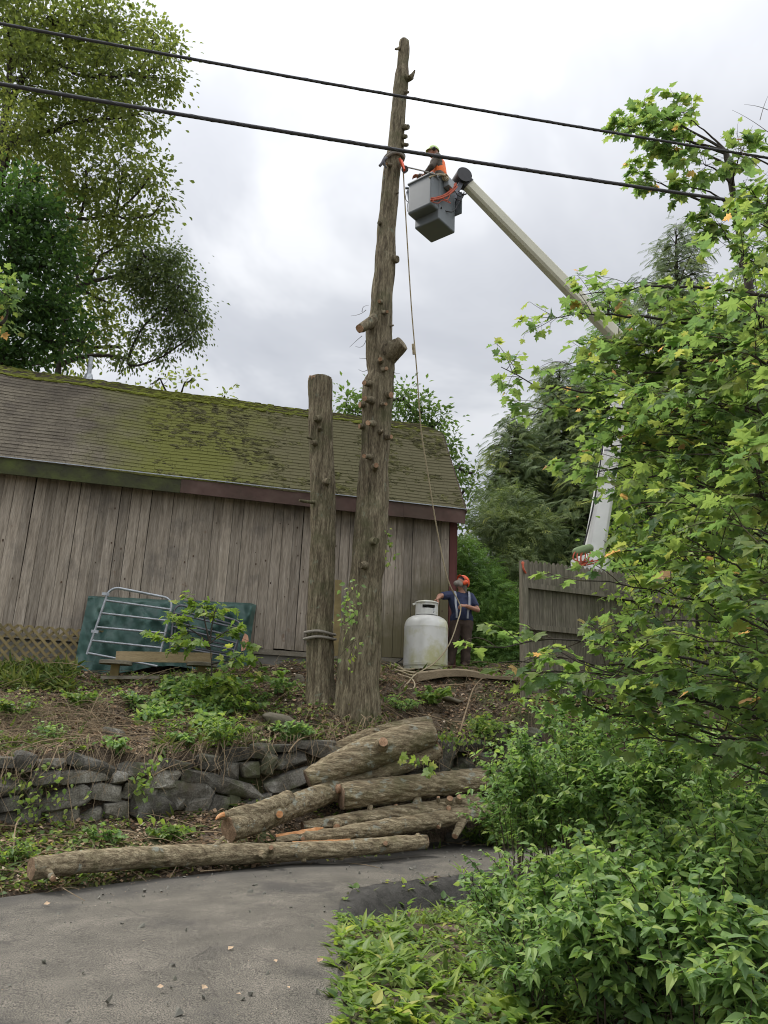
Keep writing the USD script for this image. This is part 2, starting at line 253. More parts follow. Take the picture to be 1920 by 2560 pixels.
plain('boom_cream', (.50, .49, .38), rough=.4, var=.06, scale=3)
plain('boom_white', (.72, .72, .70), rough=.4, var=.08, scale=3)
plain('cable_black', (.030, .030, .034), rough=.5, var=.2, scale=30)
plain('bag_green', (.16, .22, .10), rough=.8, var=.15)
surf('twig_bark', [(.04, .03, .02), (.09, .07, .05)], scale=20, rough=.9, tonev=(.6, 1.5))
surf('dry_stem', [(0.175, 0.125, 0.075), (0.325, 0.250, 0.156)], scale=20, rough=.9, tonev=(.4, 1.25))
surf('limb_bark', [(.035, .03, .024), (.07, .06, .05)], scale=10, rough=.95, bump=.4)
leafmat('litter', [(0, (0.088, 0.056, 0.035)), (.35, (0.197, 0.128, 0.074)), (.7, (0.373, 0.253, 0.160)), (.93, (0.551, 0.412, 0.281)), (1, (0.786, 0.674, 0.524))], (1, 1, 1), tfac=.1, rough=.9, spec=.15)
leafmat('chips', [(0, (.16, .09, .045)), (.5, (.34, .21, .11)), (1, (.50, .35, .21))], (1, 1, 1), tfac=.05, rough=.9, spec=.15)
leafmat('maple_leaf', [(0, (0.076, 0.134, 0.078)), (.4, (0.129, 0.208, 0.078)), (.8, (0.208, 0.268, 0.084)), (.97, (0.298, 0.306, 0.106)), (1, (0.470, 0.276, 0.142))], (1.75, 1.75, 1.1), tfac=0.61, rough=.5, spec=.42)
leafmat('shrub_leaf', [(0, (0.111, 0.196, 0.080)), (.5, (0.208, 0.320, 0.104)), (1, (0.375, 0.458, 0.134))], (1.5, 1.6, 1.0), tfac=0.43, rough=.5, spec=.42)
leafmat('weed_leaf', [(0, (0.087, 0.154, 0.052)), (.5, (0.183, 0.271, 0.061)), (.9, (0.303, 0.374, 0.071)), (1, (0.432, 0.418, 0.118))], (1.5, 1.6, 1.0), tfac=0.46, rough=.5, spec=.42)
leafmat('oak_leaf', [(0, (0.095, 0.131, 0.057)), (.5, (0.169, 0.215, 0.066)), (1, (0.268, 0.300, 0.090))], (1.5, 1.5, .9), tfac=0.53)
leafmat('shade_tinted_leaf', [(0, (0.037, 0.077, 0.028)), (.6, (0.064, 0.125, 0.037)), (1, (0.105, 0.184, 0.044))], (1.3, 1.4, .9), tfac=0.38)  # darker green puts the shade on the left tree into the leaf colour
leafmat('birch_leaf', [(0, (0.071, 0.107, 0.049)), (.5, (0.120, 0.160, 0.065)), (1, (0.179, 0.216, 0.075))], (1.4, 1.5, .9), tfac=0.48)
leafmat('far_leaf', [(0, (0.073, 0.125, 0.044)), (.5, (0.112, 0.178, 0.055)), (1, (0.165, 0.231, 0.065))], (1.4, 1.5, .9), tfac=.4)
leafmat('hemlock_needle', [(0, (0.078, 0.114, 0.054)), (.5, (0.140, 0.188, 0.084)), (.85, (0.241, 0.289, 0.107)), (1, (0.392, 0.423, 0.129))], (1.3, 1.4, .8), tfac=.25, rough=.6, spec=.2)
leafmat('bright_needle', [(0, (0.099, 0.189, 0.057)), (.5, (0.165, 0.283, 0.069)), (1, (0.264, 0.399, 0.083))], (1.4, 1.5, .8), tfac=.3, rough=.6, spec=.2)
leafmat('grass_blade', [(0, (0.064, 0.099, 0.026)), (.6, (0.120, 0.165, 0.037)), (1, (0.224, 0.224, 0.066))], (1.4, 1.5, .8), tfac=.3)

# ------------------------------------------------------------------ terrain
def zroad(X, Y): return .0316 * X + .0133 * Y
def on_road(x, y):
    d = ray(x, y); k = (zroad(0, 0) - CAM[2] + 0 * d[0]) / (d[2] - .0316 * d[0] - .0133 * d[1]); return CAM + d * k
RE = np.array([on_road(x, y)[:2] for x, y in ((0, 2240), (300, 2205), (600, 2172), (900, 2128), (1200, 2088))])
_a = unit(RE[-1] - RE[-3]); _b = unit(RE[0] - RE[2])
RE = np.vstack([RE[0] + _b * 40, RE[0] + _b * 6, RE, RE[-1] + _a * 2, RE[-1] + _a * 40])
WPTS = [(0, 2060, 9.6), (300, 2050, 10.3), (560, 2020, 10.85), (800, 1985, 11.35), (1250, 1940, 11.8)]
WB = np.array([at_y(*p) for p in WPTS]); WB = np.vstack([WB[0] + (WB[0] - WB[2]) * [4, 4, 0], WB, WB[-1] + (WB[-1] - WB[-3]) * [5, 5, 0]])
def road_edge(X): return np.interp(X, RE[:, 0], RE[:, 1])
def wall_y(X): return np.interp(X, WB[:, 0], WB[:, 1])
def wall_zb(X): return np.interp(X, WB[:, 0], WB[:, 2])
UPTS = [(0, 1890, 9.95), (300, 1862, 10.65), (560, 1857, 11.2), (800, 1848, 11.7), (1000, 1850, 12.0), (1250, 1850, 12.15), (1500, 1850, 12.4),
        (100, 1770, 11.6), (300, 1775, 11.8), (500, 1795, 11.9), (680, 1790, 12.0), (800, 1738, 12.3), (895, 1757, 12.1), (980, 1715, 12.9), (1100, 1785, 12.6), (1250, 1790, 12.6),
        (0, 1668, 13.0), (150, 1685, 13.0), (330, 1698, 13.2), (480, 1690, 13.5), (640, 1662, 14.4), (760, 1660, 14.6), (1000, 1690, 13.6), (1063, 1675, 14.1), (1150, 1673, 14.8), (1240, 1692, 13.6), (1312, 1738, 12.3), (1450, 1760, 12.9)]
_u = np.array([at_y(*p) for p in UPTS])
_far = np.array([(x, y, 2.9 + .02 * max(0, y - 20)) for x, y in ((-12, 16), (-8, 20), (0, 18), (4, 17), (8, 18), (12, 16), (-25, 15), (25, 15), (-30, 40), (0, 40), (30, 40), (-60, 60), (60, 60), (0, 80), (5, 15), (8, 14.5))] + [(-9, 10.5, 1.3), (-20, 8, 1.3), (6, 13.0, 1.9), (10, 14.2, 2.1), (20, 18, 2.3)])
_U = np.vstack([_u, _far]); _rbf = RBFInterpolator(_U[:, :2], _U[:, 2], kernel='linear', smoothing=0.01)
BT = np.array([on_road(x, y)[:2] for x, y in ((868, 2560), (858, 2480), (852, 2400), (846, 2330), (850, 2262), (875, 2226), (942, 2209), (1044, 2196), (1162, 2180))])
_c = unit(BT[-1] - BT[-2]); _d = unit(BT[0] - BT[2])
WEED = Polygon(np.vstack([BT[0] + _d * 30 + [25, 0], BT[0] + _d * 30, BT[0] + _d * 1.2 + [-.05, 0], BT, BT[-1] + _c * 3, BT[-1] + _c * 45]))
WEDGE = LineString(np.vstack([BT[0] + _d * 30, BT, BT[-1] + _c * 45]))
def ground(X, Y, rough=True):
    X = np.asarray(X, float); Y = np.asarray(Y, float); sh = X.shape; x, y = X.ravel(), Y.ravel()
    zr = zroad(x, np.minimum(y, 20)); zr = np.where(np.abs(x) > 15, zroad(np.sign(x) * 15, np.minimum(y, 20)), zr)
    yr, yw, zb = road_edge(x), wall_y(x), wall_zb(x)
    t = np.clip((y - yr) / np.maximum(yw - yr, .3), 0, 1); lo = zr * (1 - t) + np.where(y > yr, zb, zr) * t
    pts = shapely.points(x, y); inside = shapely.contains(WEED, pts); dist = shapely.distance(WEDGE, pts)
    lo = np.where(inside, zr - (.03 + .19 * np.clip((y - 7.3) / .8, 0, 1)) * np.clip(dist / .18, 0, 1), lo)
    xy = np.stack([np.clip(x, -70, 70), np.clip(y, -5, 90)], 1); hi = np.maximum(_rbf(xy), zb + .15)
    hi = np.where(y > 60, hi + (y - 60) * .01, hi)
    k = np.clip((y - yw - .06) / .14, 0, 1); z = lo * (1 - k) + hi * k
    onroad = (~inside) & (y < yr)
    if rough:
        p = np.stack([x, y, 0 * x], 1)
        bump = (fbm(p * 1.6, 4, 3) - .5) * .30 + (fbm(p * 6, 3, 9) - .5) * .16
        z = z + bump * np.where(inside, .35, np.clip((y - yr) / 1.0, 0, 1) * (.4 + .6 * k))
    z = z - np.where(onroad, .07, 0)
    return z.reshape(sh)
def gz(x, y): return float(ground(np.array([x]), np.array([y]))[0])
def axis(segs): return np.concatenate([np.linspace(a, b, n, endpoint=False) for a, b, n in segs])
gx = axis([(-900, -80, 8), (-80, -20, 16), (-20, -7, 50), (-7, 5, 150), (5, 12, 45), (12, 80, 16), (80, 901, 9)])
gy = axis([(-900, -60, 6), (-60, -5, 14), (-5, 4, 20), (4, 16, 190), (16, 22, 30), (22, 90, 18), (90, 1500, 8)])
GX, GY = np.meshgrid(gx, gy, indexing='ij'); GZ = ground(GX, GY)
n0, n1 = GX.shape; i, j = np.meshgrid(np.arange(n0 - 1), np.arange(n1 - 1), indexing='ij'); i, j = i.ravel(), j.ravel()
gf = np.stack([i * n1 + j, (i + 1) * n1 + j, (i + 1) * n1 + j + 1, i * n1 + j + 1], 1)
obj('ground', (np.stack([GX, GY, GZ], -1).reshape(-1, 3), gf), 'earth', smooth=True, tone=.5, label='brown earth bank with leaf litter rising from the road to the barn', cat='ground', kind='structure')

# road: asphalt sheet with a broken edge and a raised lip above the weeds
rp = Polygon(np.vstack([RE, [[60, 20], [60, -40], [-60, -40]]])).difference(WEED).intersection(sbox(-14, -6, 14, 30))
if rp.geom_type != 'Polygon': rp = max(rp.geoms, key=lambda g: g.area)
def jag(poly, step, amp, seed):
    ring = LineString(poly.exterior.coords); L = ring.length; s = np.arange(0, L, step); q = np.array([ring.interpolate(a).coords[0] for a in s])
    nn = np.stack([fbm(np.stack([q[:, 0], q[:, 1], 0 * s], 1) * 5, 3, seed), fbm(np.stack([q[:, 0], q[:, 1], 0 * s + 9], 1) * 5, 3, seed)], 1) - .5
    return Polygon(q + nn * amp).buffer(0)
rp = jag(rp, .08, .12, 5); rp = rp if rp.geom_type == 'Polygon' else max(rp.geoms, key=lambda g: g.area)
bd = np.array(rp.exterior.coords)[:-1]
xx, yy = np.meshgrid(np.arange(-14, 14, .16), np.arange(-6, 20, .16)); q = np.stack([xx.ravel(), yy.ravel()], 1) + RNG.normal(size=(xx.size, 2)) * .02
q = q[shapely.contains(rp.buffer(-.07), shapely.points(q))]
Q = np.vstack([bd, q]); tri = Delaunay(Q).simplices; cen = Q[tri].mean(1); tri = tri[shapely.contains(rp, shapely.points(cen))]
a_ = np.pad(Q[tri], ((0, 0), (0, 0), (0, 1))); flip = np.cross(a_[:, 1] - a_[:, 0], a_[:, 2] - a_[:, 0])[:, 2] < 0; tri[flip] = tri[flip][:, ::-1]
zq = zroad(Q[:, 0], Q[:, 1]) + (fbm(np.c_[Q * 1.1, 0 * Q[:, 0]], 3, 4) - .5) * .05
zq[:len(bd)] -= .012
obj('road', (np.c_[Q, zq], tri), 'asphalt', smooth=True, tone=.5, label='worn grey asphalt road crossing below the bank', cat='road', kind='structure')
# the crumbling lip of the road: a skirt from its edge down into the soil
nb = len(bd); nx = np.roll(bd, -9, 0) - np.roll(bd, 9, 0); out = unit(np.c_[nx[:, 1], -nx[:, 0]])
if Point(bd[10] + out[10] * .02).within(rp): out = -out
lev = [(0, 0, 0), (.05, -.012, 1), (.12, -.05, 1), (.22, -.13, 1), (.34, -.3, 1)]
bs = sum(np.roll(bd, q, 0) for q in range(-12, 13)) / 25; out = unit(sum(np.roll(out, q, 0) for q in range(-12, 13)))
lump = np.array([fbm(np.c_[bs * 11, 0 * bs[:, :1] + 3 * q], 3, 3) - .5 for q in range(len(lev))])
V = np.vstack([np.c_[(bd if q == 0 else bs) + out * (o + (.10 * lump[q][:, None] if q else 0)), zq[:nb] + dz + (.06 * lump[q] if q else 0) - .002] for q, (o, dz, _) in enumerate(lev)])
j = np.arange(nb); k = (j + 1) % nb
f = np.vstack([np.stack([l * nb + j, l * nb + k, (l + 1) * nb + k, (l + 1) * nb + j], 1) for l in range(len(lev) - 1)])
obj('road_edge', (V, f), 'asphalt_edge', smooth=True, tone=.5, label='dark crumbling edge of the asphalt road above the weeds', cat='road edge', kind='structure')
# ------------------------------------------------------------------ barn
ba = math.radians(75.9); bd_ = np.array([math.sin(ba), math.cos(ba), 0]); bn = np.array([-bd_[1], bd_[0], 0]); Z3 = np.array([0, 0, 1.])
K = at_y(1133, 1640, 15.6)                                    # foot of the near right corner
def B(u, v, z): return np.array([K[0], K[1], 0]) + bd_ * u + bn * v + Z3 * z   # u along the wall, v into the barn, z up
def onwall(x, y, v=0.): p = on(x, y, B(0, v, 0), bn); q = p - np.array([K[0], K[1], 0]); return q @ bd_, p[2]
barn = thing('barn', 'weathered board barn with mossy shingle gambrel roof and red trim', 'barn', B(-4.7, 0, 2.9))
BL, ZS, ZT, BD = -9.9, 3.06, 5.93, 6.4
hu, hz0 = onwall(472, 1382); hu1, hz1 = onwall(479, 1345)
u = -.14; r = np.random.default_rng(11)
while u > BL:
    w = r.uniform(.165, .205); u0, u1 = u - w, u; u = u0 - r.uniform(.003, .011)
    zb = ZS + r.uniform(-.03, .0); zb = zb if u0 > -7.3 else ZS - .35
    ang = r.normal(0, .0015)
    P = Polygon([(u0, zb), (u1, zb + r.uniform(-.006, .006)), (u1 + ang * 3, ZT), (u0 + ang * 3, ZT)])
    if u0 < hu < u1: P = P.difference(sbox(hu - .01, hz0, hu + .055, hz1))
    m = extrude(P, B(0, -.025 - r.uniform(0, .007), 0), bd_, Z3, .022)     # extrudes along bd x up = -bn ... towards the viewer
    tn = np.clip(r.normal(.5, .22), 0, 1)
    pk = obj('plank', m, 'plank_wood', barn, tone=tn)
    for q in range(r.integers(0, 4)):
        kz = r.uniform(3.4, 5.6); ku = r.uniform(u0 + .03, u1 - .03); kr = r.uniform(.006, .018)
        t = np.linspace(0, 2 * np.pi, 9, endpoint=False)
        kp = Polygon(np.c_[ku + kr * np.cos(t) * r.uniform(.7, 1), kz + kr * 1.35 * np.sin(t)])
        obj('knot', extrude(kp, B(0, -.0535, 0), bd_, Z3, .0025), 'knot', pk, tone=r.random())
obj('sheathing', bar(B(BL, .03, 4.45), B(-.03, .03, 4.45), .04, 3.3, up=Z3), 'dark_wood', barn)
obj('patch_board', bar(B(hu + .02, .0, hz0 + .03), B(hu + .02, .0, hz0 + .12), .1, .01, up=bn), 'red_trim', barn, label='red board seen through the slot in the wall')
obj('corner_trim', bar(B(-.065, -.035, 2.9), B(-.065, -.035, 5.95), .13, .05, up=bn), 'red_trim', barn)
obj('corner_trim', bar(B(.022, .04, 2.9), B(.022, .04, 5.95), .04, .15, up=bn), 'red_trim', barn)
obj('sill_beam', bar(B(BL, -.04, 3.0), B(-.15, -.04, 2.97), .10, .09, up=Z3), 'grey_timber', barn)
obj('foundation', bar(B(BL, .02, 2.62), B(0, .02, 2.6), .16, .68, up=Z3), 'concrete', barn)
# gable end wall (right side) and back
EV, EZ = -.3, 6.11                                            # eave line
LV, LZ = EV + 1.60, EZ + 2.27                                 # break of the gambrel
RV = BD / 2; RZ = LZ + (RV - LV) * math.tan(math.radians(27))
prof = [(0, 2.9), (BD, 2.9), (BD, 5.95), (BD - LV, LZ - .12), (RV, RZ - .12), (LV, LZ - .12), (0, 5.95)]
obj('gable_wall', extrude(Polygon(prof), B(-.005, 0, 0), bn, Z3, .04) if False else extrude(Polygon(prof), B(-.045, 0, 0), bn, Z3, .04), 'red_trim', barn, tone=.4)
obj('gable_wall', extrude(Polygon(prof), B(BL, 0, 0), bn, Z3, .04), 'red_trim', barn, tone=.4)
obj('rear_wall', bar(B(BL, BD, 4.4), B(-.05, BD, 4.4), .05, 3.2, up=Z3), 'plank_wood', barn)
# fascia in lengths, soffit
RU0, RU1 = BL - .2, .11
for a, b, mt, dz in ((RU0, -5.55, 'fascia_moss', 0), (-5.547, -3.1, 'fascia_paint', .003), (-3.097, -1.2, 'fascia_paint', -.004), (-1.197, RU1, 'fascia_paint', .002)):
    obj('fascia', bar(B(a, EV + .015, EZ - .17 + dz), B(b, EV + .015, EZ - .175 + dz), .03, .29, up=Z3), mt, barn)
obj('soffit', bar(B(RU0, EV / 2 - .0, EZ - .19), B(RU1 - .01, EV / 2 - .0, EZ - .19), abs(EV) - .035, .02, up=Z3), 'dark_wood', barn)
obj('drip_edge', bar(B(RU0, EV - .012, EZ - .012), B(RU1 + .01, EV - .012, EZ - .012), .02, .016, up=Z3), 'galvanised', barn)
def slope_pt(s):      # along the front lower slope then the upper one: returns v, z, and the outward normal
    L1 = math.hypot(LV - EV, LZ - EZ)
    if s <= L1: t = s / L1; return EV + (LV - EV) * t, EZ + (LZ - EZ) * t
    t = (s - L1); a = math.radians(27); return LV + t * math.cos(a), LZ + t * math.sin(a)
def sag(uu): return -.05 * math.sin(math.pi * (uu - RU0) / (RU1 - RU0)) + .012 * math.sin(uu * 2.3)
L1 = math.hypot(LV - EV, LZ - EZ); L2 = (RV - LV) / math.cos(math.radians(27)); EXPO = .107
decks = []
for (v0, z0), (v1, z1) in (((EV, EZ), (LV, LZ)), ((LV, LZ), (RV, RZ)), ((RV, RZ), (BD - LV, LZ)), ((BD - LV, LZ), (BD - EV, EZ))):
    nrm = np.array([-(z1 - z0), v1 - v0]); nrm = nrm / np.linalg.norm(nrm)
    decks.append(extrude(Polygon([(v0, z0), (v1, z1), (v1 - nrm[0] * .05, z1 - nrm[1] * .05), (v0 - nrm[0] * .05, z0 - nrm[1] * .05)]), B(RU0, 0, -.035), bn, Z3, 0.01) if False else
                 (lambda c: cat_mesh([arr((np.array([B(uu, v, z - .03 + sag(uu)) for uu in np.linspace(RU0, RU1, 25) for v, z in c]),
                   np.vstack([np.array([[k * 4 + a, k * 4 + (a + 1) % 4, k * 4 + 4 + (a + 1) % 4, k * 4 + 4 + a] for a in range(4)]) for k in range(24)] + [np.array([[3, 2, 1, 0], [96, 97, 98, 99]])])))]))([(v0, z0), (v1, z1), (v1 - nrm[0] * .05, z1 - nrm[1] * .05), (v0 - nrm[0] * .05, z0 - nrm[1] * .05)]))
obj('roof_deck', cat_mesh(decks), 'grey_timber', barn)
def course(s0, s1, lift=.010):
    """One row of shingles: tabs of about 30 cm with slightly uneven butts."""
    v0, z0 = slope_pt(s0); v1, z1 = slope_pt(s1); d = unit(np.array([v1 - v0, z1 - z0])); nr = np.array([-d[1], d[0]])
    out = {}; uu = RU1
    while uu > RU0:
        w = r.uniform(.26, .34); ua, ub = max(uu - w, RU0), uu - .004; uu -= w
        e = r.normal(0, .004); l = lift + r.uniform(0, .006)
        k = 'shingle'
        P = []
        for uq in (ua, ub):
            sg = sag(uq)
            for (v, z), h in (((v0 + d[0] * e, z0 + d[1] * e), l), ((v1, z1), .003), ((v1, z1), -.004), ((v0 + d[0] * e, z0 + d[1] * e), -.004)):
                P.append(B(uq, v + nr[0] * h, z + nr[1] * h + sg))
        out.setdefault(k, []).append((np.array(P), np.array([[0, 4, 5, 1], [1, 5, 6, 2], [3, 7, 4, 0], [0, 1, 2, 3], [7, 6, 5, 4]])))
    return out
ns = int(L1 / EXPO); first = {}
for kk in range(ns + 1 + int(L2 / EXPO)):
    s0 = kk * EXPO if kk <= ns else L1 + (kk - ns - 1) * EXPO; s1 = min(s0 + EXPO * 1.25, L1) if kk <= ns else min(s0 + EXPO * 1.2, L1 + L2)
    for kd, mm in course(s0, s1).items():
        obj('shingle_row', cat_mesh(mm), kd, barn, tone=r.uniform(.2, .8))
# far slopes of the roof: plain rows
for side in range(2):
    pass
# moss clumps and debris lying on the shingles
ico = trimesh.creation.icosphere(1, 1.0); rr = np.random.default_rng(21)
CL = [ico.vertices * (1 + .9 * (noise(ico.vertices * 1.7 + k * 3.1, 3)[:, None] - .5)) for k in range(16)]
d1 = unit(np.array([LV - EV, LZ - EZ])); n3 = bn * -d1[1] + Z3 * d1[0]; n4 = bn * -math.sin(math.radians(27)) + Z3 * math.cos(math.radians(27))
def clumps(name, mat, uu, s, size, n_, lift):
    a = unit(np.cross(n_, bd_)); V, F, T = [], [], []
    for q in range(len(uu)):
        v, z = slope_pt(s[q]); c = CL[q % 16]; sz = size[q]; p = B(uu[q], v, z + sag(uu[q])) + n_ * lift
        V.append(p + c[:, :1] * bd_ * sz[0] + c[:, 1:2] * a * sz[1] + c[:, 2:] * n_ * sz[2]); F.append(ico.faces + 42 * q); T.append(np.full(42, rr.random() ** 1.3))
    obj(name, (np.vstack(V), np.vstack(F)), mat, barn, smooth=True, tone=np.concatenate(T), kind='stuff')
uu = rr.uniform(-6.6, RU1 - .05, 22000); s = rr.uniform(.05, L1 - .05, 22000)
pn = fbm(np.stack([uu * 1.2, s * 1.6, 0 * s + 3.], 1), 4, 5); pf = fbm(np.stack([uu * 7, s * 9, 0 * s + 3.], 1), 2, 15); edge = np.clip((uu + 6.6) / 2.0, 0, 1)
keep = (pn > .47 - .03 * edge) & (pf > .47) & (rr.random(22000) < edge * .62 + .02); uu, s, pn = uu[keep][:5200], s[keep][:5200], pn[keep][:5200]
b = rr.uniform(.008, .036, len(uu)) * np.where(pn > .56, 1.15, .7)
clumps('moss_clumps', 'roof_moss', uu, s, np.stack([b * rr.uniform(.9, 2.4, len(uu)), b * rr.uniform(.5, 1, len(uu)), b * rr.uniform(.25, .6, len(uu))], 1), n3, .008)
N = 1500; uu = RU0 + (RU1 - RU0) * rr.random(N) ** 1.3; s = np.where(rr.random(N) < .6, L1 + rr.uniform(-.05, .14, N), L1 + rr.uniform(0, L2, N)); keep = (uu < -1.5) | (rr.random(N) < .3); uu, s = uu[keep], s[keep]
b = rr.uniform(.02, .055, len(uu))
clumps('ridge_moss', 'ridge_moss', uu, s, np.stack([b * 1.8, b, b * .35], 1), n4, .006)
for (a, b) in ((EV, EZ), (LV, LZ)), ((LV, LZ), (RV, RZ)), ((RV, RZ), (BD - LV, LZ)), ((BD - LV, LZ), (BD - EV, EZ)):
    obj('rake_board', bar(B(RU1 + .012, a[0], a[1] - .10), B(RU1 + .012, b[0], b[1] - .10), .022, .13, up=np.cross(bd_, unit(B(0, b[0], b[1]) - B(0, a[0], a[1])))), 'fascia_paint', barn)
# vent pipe on the roof
pv = on(222, 940, B(0, RV - .1, 0), bn); hb = on(228, 893, B(0, RV - .1, 0), bn)
pv = pv - Z3 * .25
vp = obj('vent_pipe', tube([pv, hb], [.055, .05], 12), 'galvanised', barn)
obj('pipe_flashing', tube([pv - Z3 * .02, pv + Z3 * .29], [.16, .08], 12), 'galvanised', vp)

# ------------------------------------------------------------------ picket fence on the right
fp = at_y(1312, 1738, 12.3); fd = np.array([math.sin(math.radians(69)), math.cos(math.radians(69)), 0]); fn = np.array([-fd[1], fd[0], 0])
FH = 2.12
fence = thing('picket_fence', 'tall grey weathered stockade fence with pointed pickets and three rails', 'fence', fp)
obj('post', bar(fp - Z3 * .3, fp + Z3 * FH, .105, .105, up=fn), 'fence_wood', fence, tone=.85, label='grey square end post')
for k in range(1, 4): obj('post', bar(fp + fd * 2.4 * k - Z3 * .3, fp + fd * 2.4 * k + Z3 * (FH - .1), .1, .1, up=fn), 'fence_wood', fence, tone=.5)
x_ = .07; q = 0
while x_ < 7.2:
    w = r.uniform(.07, .085); h = FH - .06 + r.uniform(-.015, .015) + .09
    o = fp + fn * (.05 + r.uniform(0, .004))
    obj('picket', extrude(Polygon([(x_, .05), (x_ + w, .05), (x_ + w, h - .05), (x_ + w * .66, h), (x_ + w * .34, h), (x_, h - .05)]), o, fd, Z3, .018), 'fence_wood', fence, tone=np.clip(r.normal(.45, .2), 0, 1)); x_ += w + .004
for hz in (1.72, 1.06, .36):
    obj('rail', bar(fp + fd * .055 + fn * .0 + Z3 * hz, fp + fd * 7.2 + Z3 * hz, .05, .085, up=Z3), 'fence_wood', fence, tone=.55)

# ------------------------------------------------------------------ dry stone wall
wall = thing('stone_wall', 'low dry stone retaining wall of dark mossy stones below the bank', 'stone wall', (WB[1][0], WB[1][1], WB[1][2]))
xs = np.linspace(-6.2, 2.6, 400); wl = np.stack([xs, wall_y(xs)], 1); wlen = np.concatenate([[0], np.cumsum(np.linalg.norm(np.diff(wl, axis=0), axis=1))])
def wpt(s): return np.array([np.interp(s, wlen, wl[:, k]) for k in (0, 1)])
sph = trimesh.creation.icosphere(2, 1.0)
def stone(c, t, n, sz, seed):
    """A rounded, uneven field stone."""
    q = np.random.default_rng(seed); v = sph.vertices; e = q.uniform(.5, .8); v = np.sign(v) * np.abs(v) ** e; v = v / np.abs(v).max(0)
    v = v * (1 + .75 * (fbm(v * 1.0 + seed * 7.3, 3)[:, None] - .5) + .16 * (fbm(v * 3.5 + seed * 3.3, 2)[:, None] - .5)); v[:, 0] += q.normal(0, .18) * v[:, 2]
    a = q.normal(0, .09); ca, sa = math.cos(a), math.sin(a); t2 = t * ca + Z3 * sa; z2 = Z3 * ca - t * sa
    return c + v[:, :1] * t2 * sz[0] / 2 + v[:, 1:2] * n * sz[1] / 2 + v[:, 2:] * z2 * sz[2] / 2, sph.faces
def slab(c, t, n, sz, seed):
    """A broken, flat-faced field stone: the hull of scattered points, its edges knocked off."""
    q = np.random.default_rng(seed); v = unit(q.normal(size=(30, 3))); v = np.sign(v) * np.abs(v) ** .45; v = v / np.abs(v).max(0) * (1 + q.normal(0, .07, (30, 3)))
    a = q.normal(0, .16); ca, sa = math.cos(a), math.sin(a); t2 = t * ca + Z3 * sa; z2 = Z3 * ca - t * sa
    h = trimesh.convex.convex_hull(c + v[:, :1] * t2 * sz[0] / 2 + v[:, 1:2] * n * sz[1] / 2 + v[:, 2:] * z2 * sz[2] / 2).subdivide().subdivide(); w = np.array(h.vertices)
    return c + (w - c) * (1 + .13 * (fbm(w * 9 + seed, 3)[:, None] - .5)), h.faces
row, base, k = 0, 0.0, 0
while base < .60:
    hrow = r.uniform(.16, .25) if base < .5 else r.uniform(.09, .16); s = r.uniform(0, .3)
    while s < wlen[-1] - .2:
        lx = r.choice([r.uniform(.18, .32), r.uniform(.34, .72)]) * (1 if base < .45 else .85); p = wpt(s + lx / 2); t = unit(np.r_[wpt(s + lx) - wpt(s), 0]); n = np.array([-t[1], t[0], 0])
        zb = float(wall_zb(p[0])) - .06; top = float(ground(np.array([p[0] + n[0] * .45]), np.array([p[1] + n[1] * .45]), False)[0])
        if zb + base + hrow * .4 < top - .05 and r.random() < .985:
            hh = hrow * r.uniform(.65, 1.3)
            c = np.r_[p, zb + base + hrow / 2 + .05 * math.sin(s * 2.1 + row) + r.uniform(-.03, .03)] + n * (base * .12 + r.uniform(-.06, .04) + .13)
            px = proj(c)[0]; tn = r.random() ** 1.8 * .6
            if px < 420 and base < .42 and r.random() < .6: tn = r.uniform(.6, 1)
            obj('stone', (stone if r.random() < .15 and base < .45 else slab)(c, t, n, (lx * 1.10, .44, hh * 1.2), 100 + k), 'stone', wall, smooth=22, tone=tn); k += 1
        s += lx * .98
    base += hrow * .9; row += 1
# ------------------------------------------------------------------ standing trunks
def barkdisp(amp, sc=(14, 14, 1.5), seed=0, axis_=None):
    """Bark relief with no net thickening: long ridges and fissures along the grain (the axis with the small scale)."""
    def f(V, D):
        p = V * np.asarray(sc); a_ = 1 - np.abs(2 * fbm(p, 3, seed) - 1) * 2; b_ = fbm(p * 2.3, 3, seed + 5) - .5; d = a_ * .55 + b_ * 1.1
        return amp * (d - d.mean())
    return f
def trunk_path(rows, Y, n):
    P = []
    for y, xl, xr in rows:
        c = at_y((xl + xr) / 2, y, Y); z = proj(c)[2]; P.append([*c, (xr - xl) / 2 * z / F_PX])
    P = np.array(P); return resample(P, n)
def nearest(P, p): return P[np.argmin(np.abs(P[:, 2] - p[2]))]
def add_stub(parent, P, px, tip, r0, r1, Yt, cutmat='cut_wood', seed=0, bark='bark', name='branch_stub', face=None):
    """A cut limb: leaves the trunk at the height of pixel px and ends at pixel tip at depth Yt."""
    b = at_y(*px, P[0, 1]); c = nearest(P, b); t = at_y(*tip, Yt); z = proj(t)[2] / F_PX
    start = c[:3] + unit(t - c[:3]) * c[3] * .45
    path = resample(np.array([start, start * .45 + t * .55 + [0, 0, -.01], t]), 9)
    s = obj(name, tube(path, np.linspace(r0, r1, 9) * z * np.linspace(1.25, 1, 9), 12, disp=barkdisp(.02, seed=seed)), bark, parent, smooth=50, tone=.5)
    n = unit(face) if face is not None else unit(path[-1] - path[-3]); obj('cut_face', disc(t, n, r1 * z * .93, seed=seed), cutmat, s)
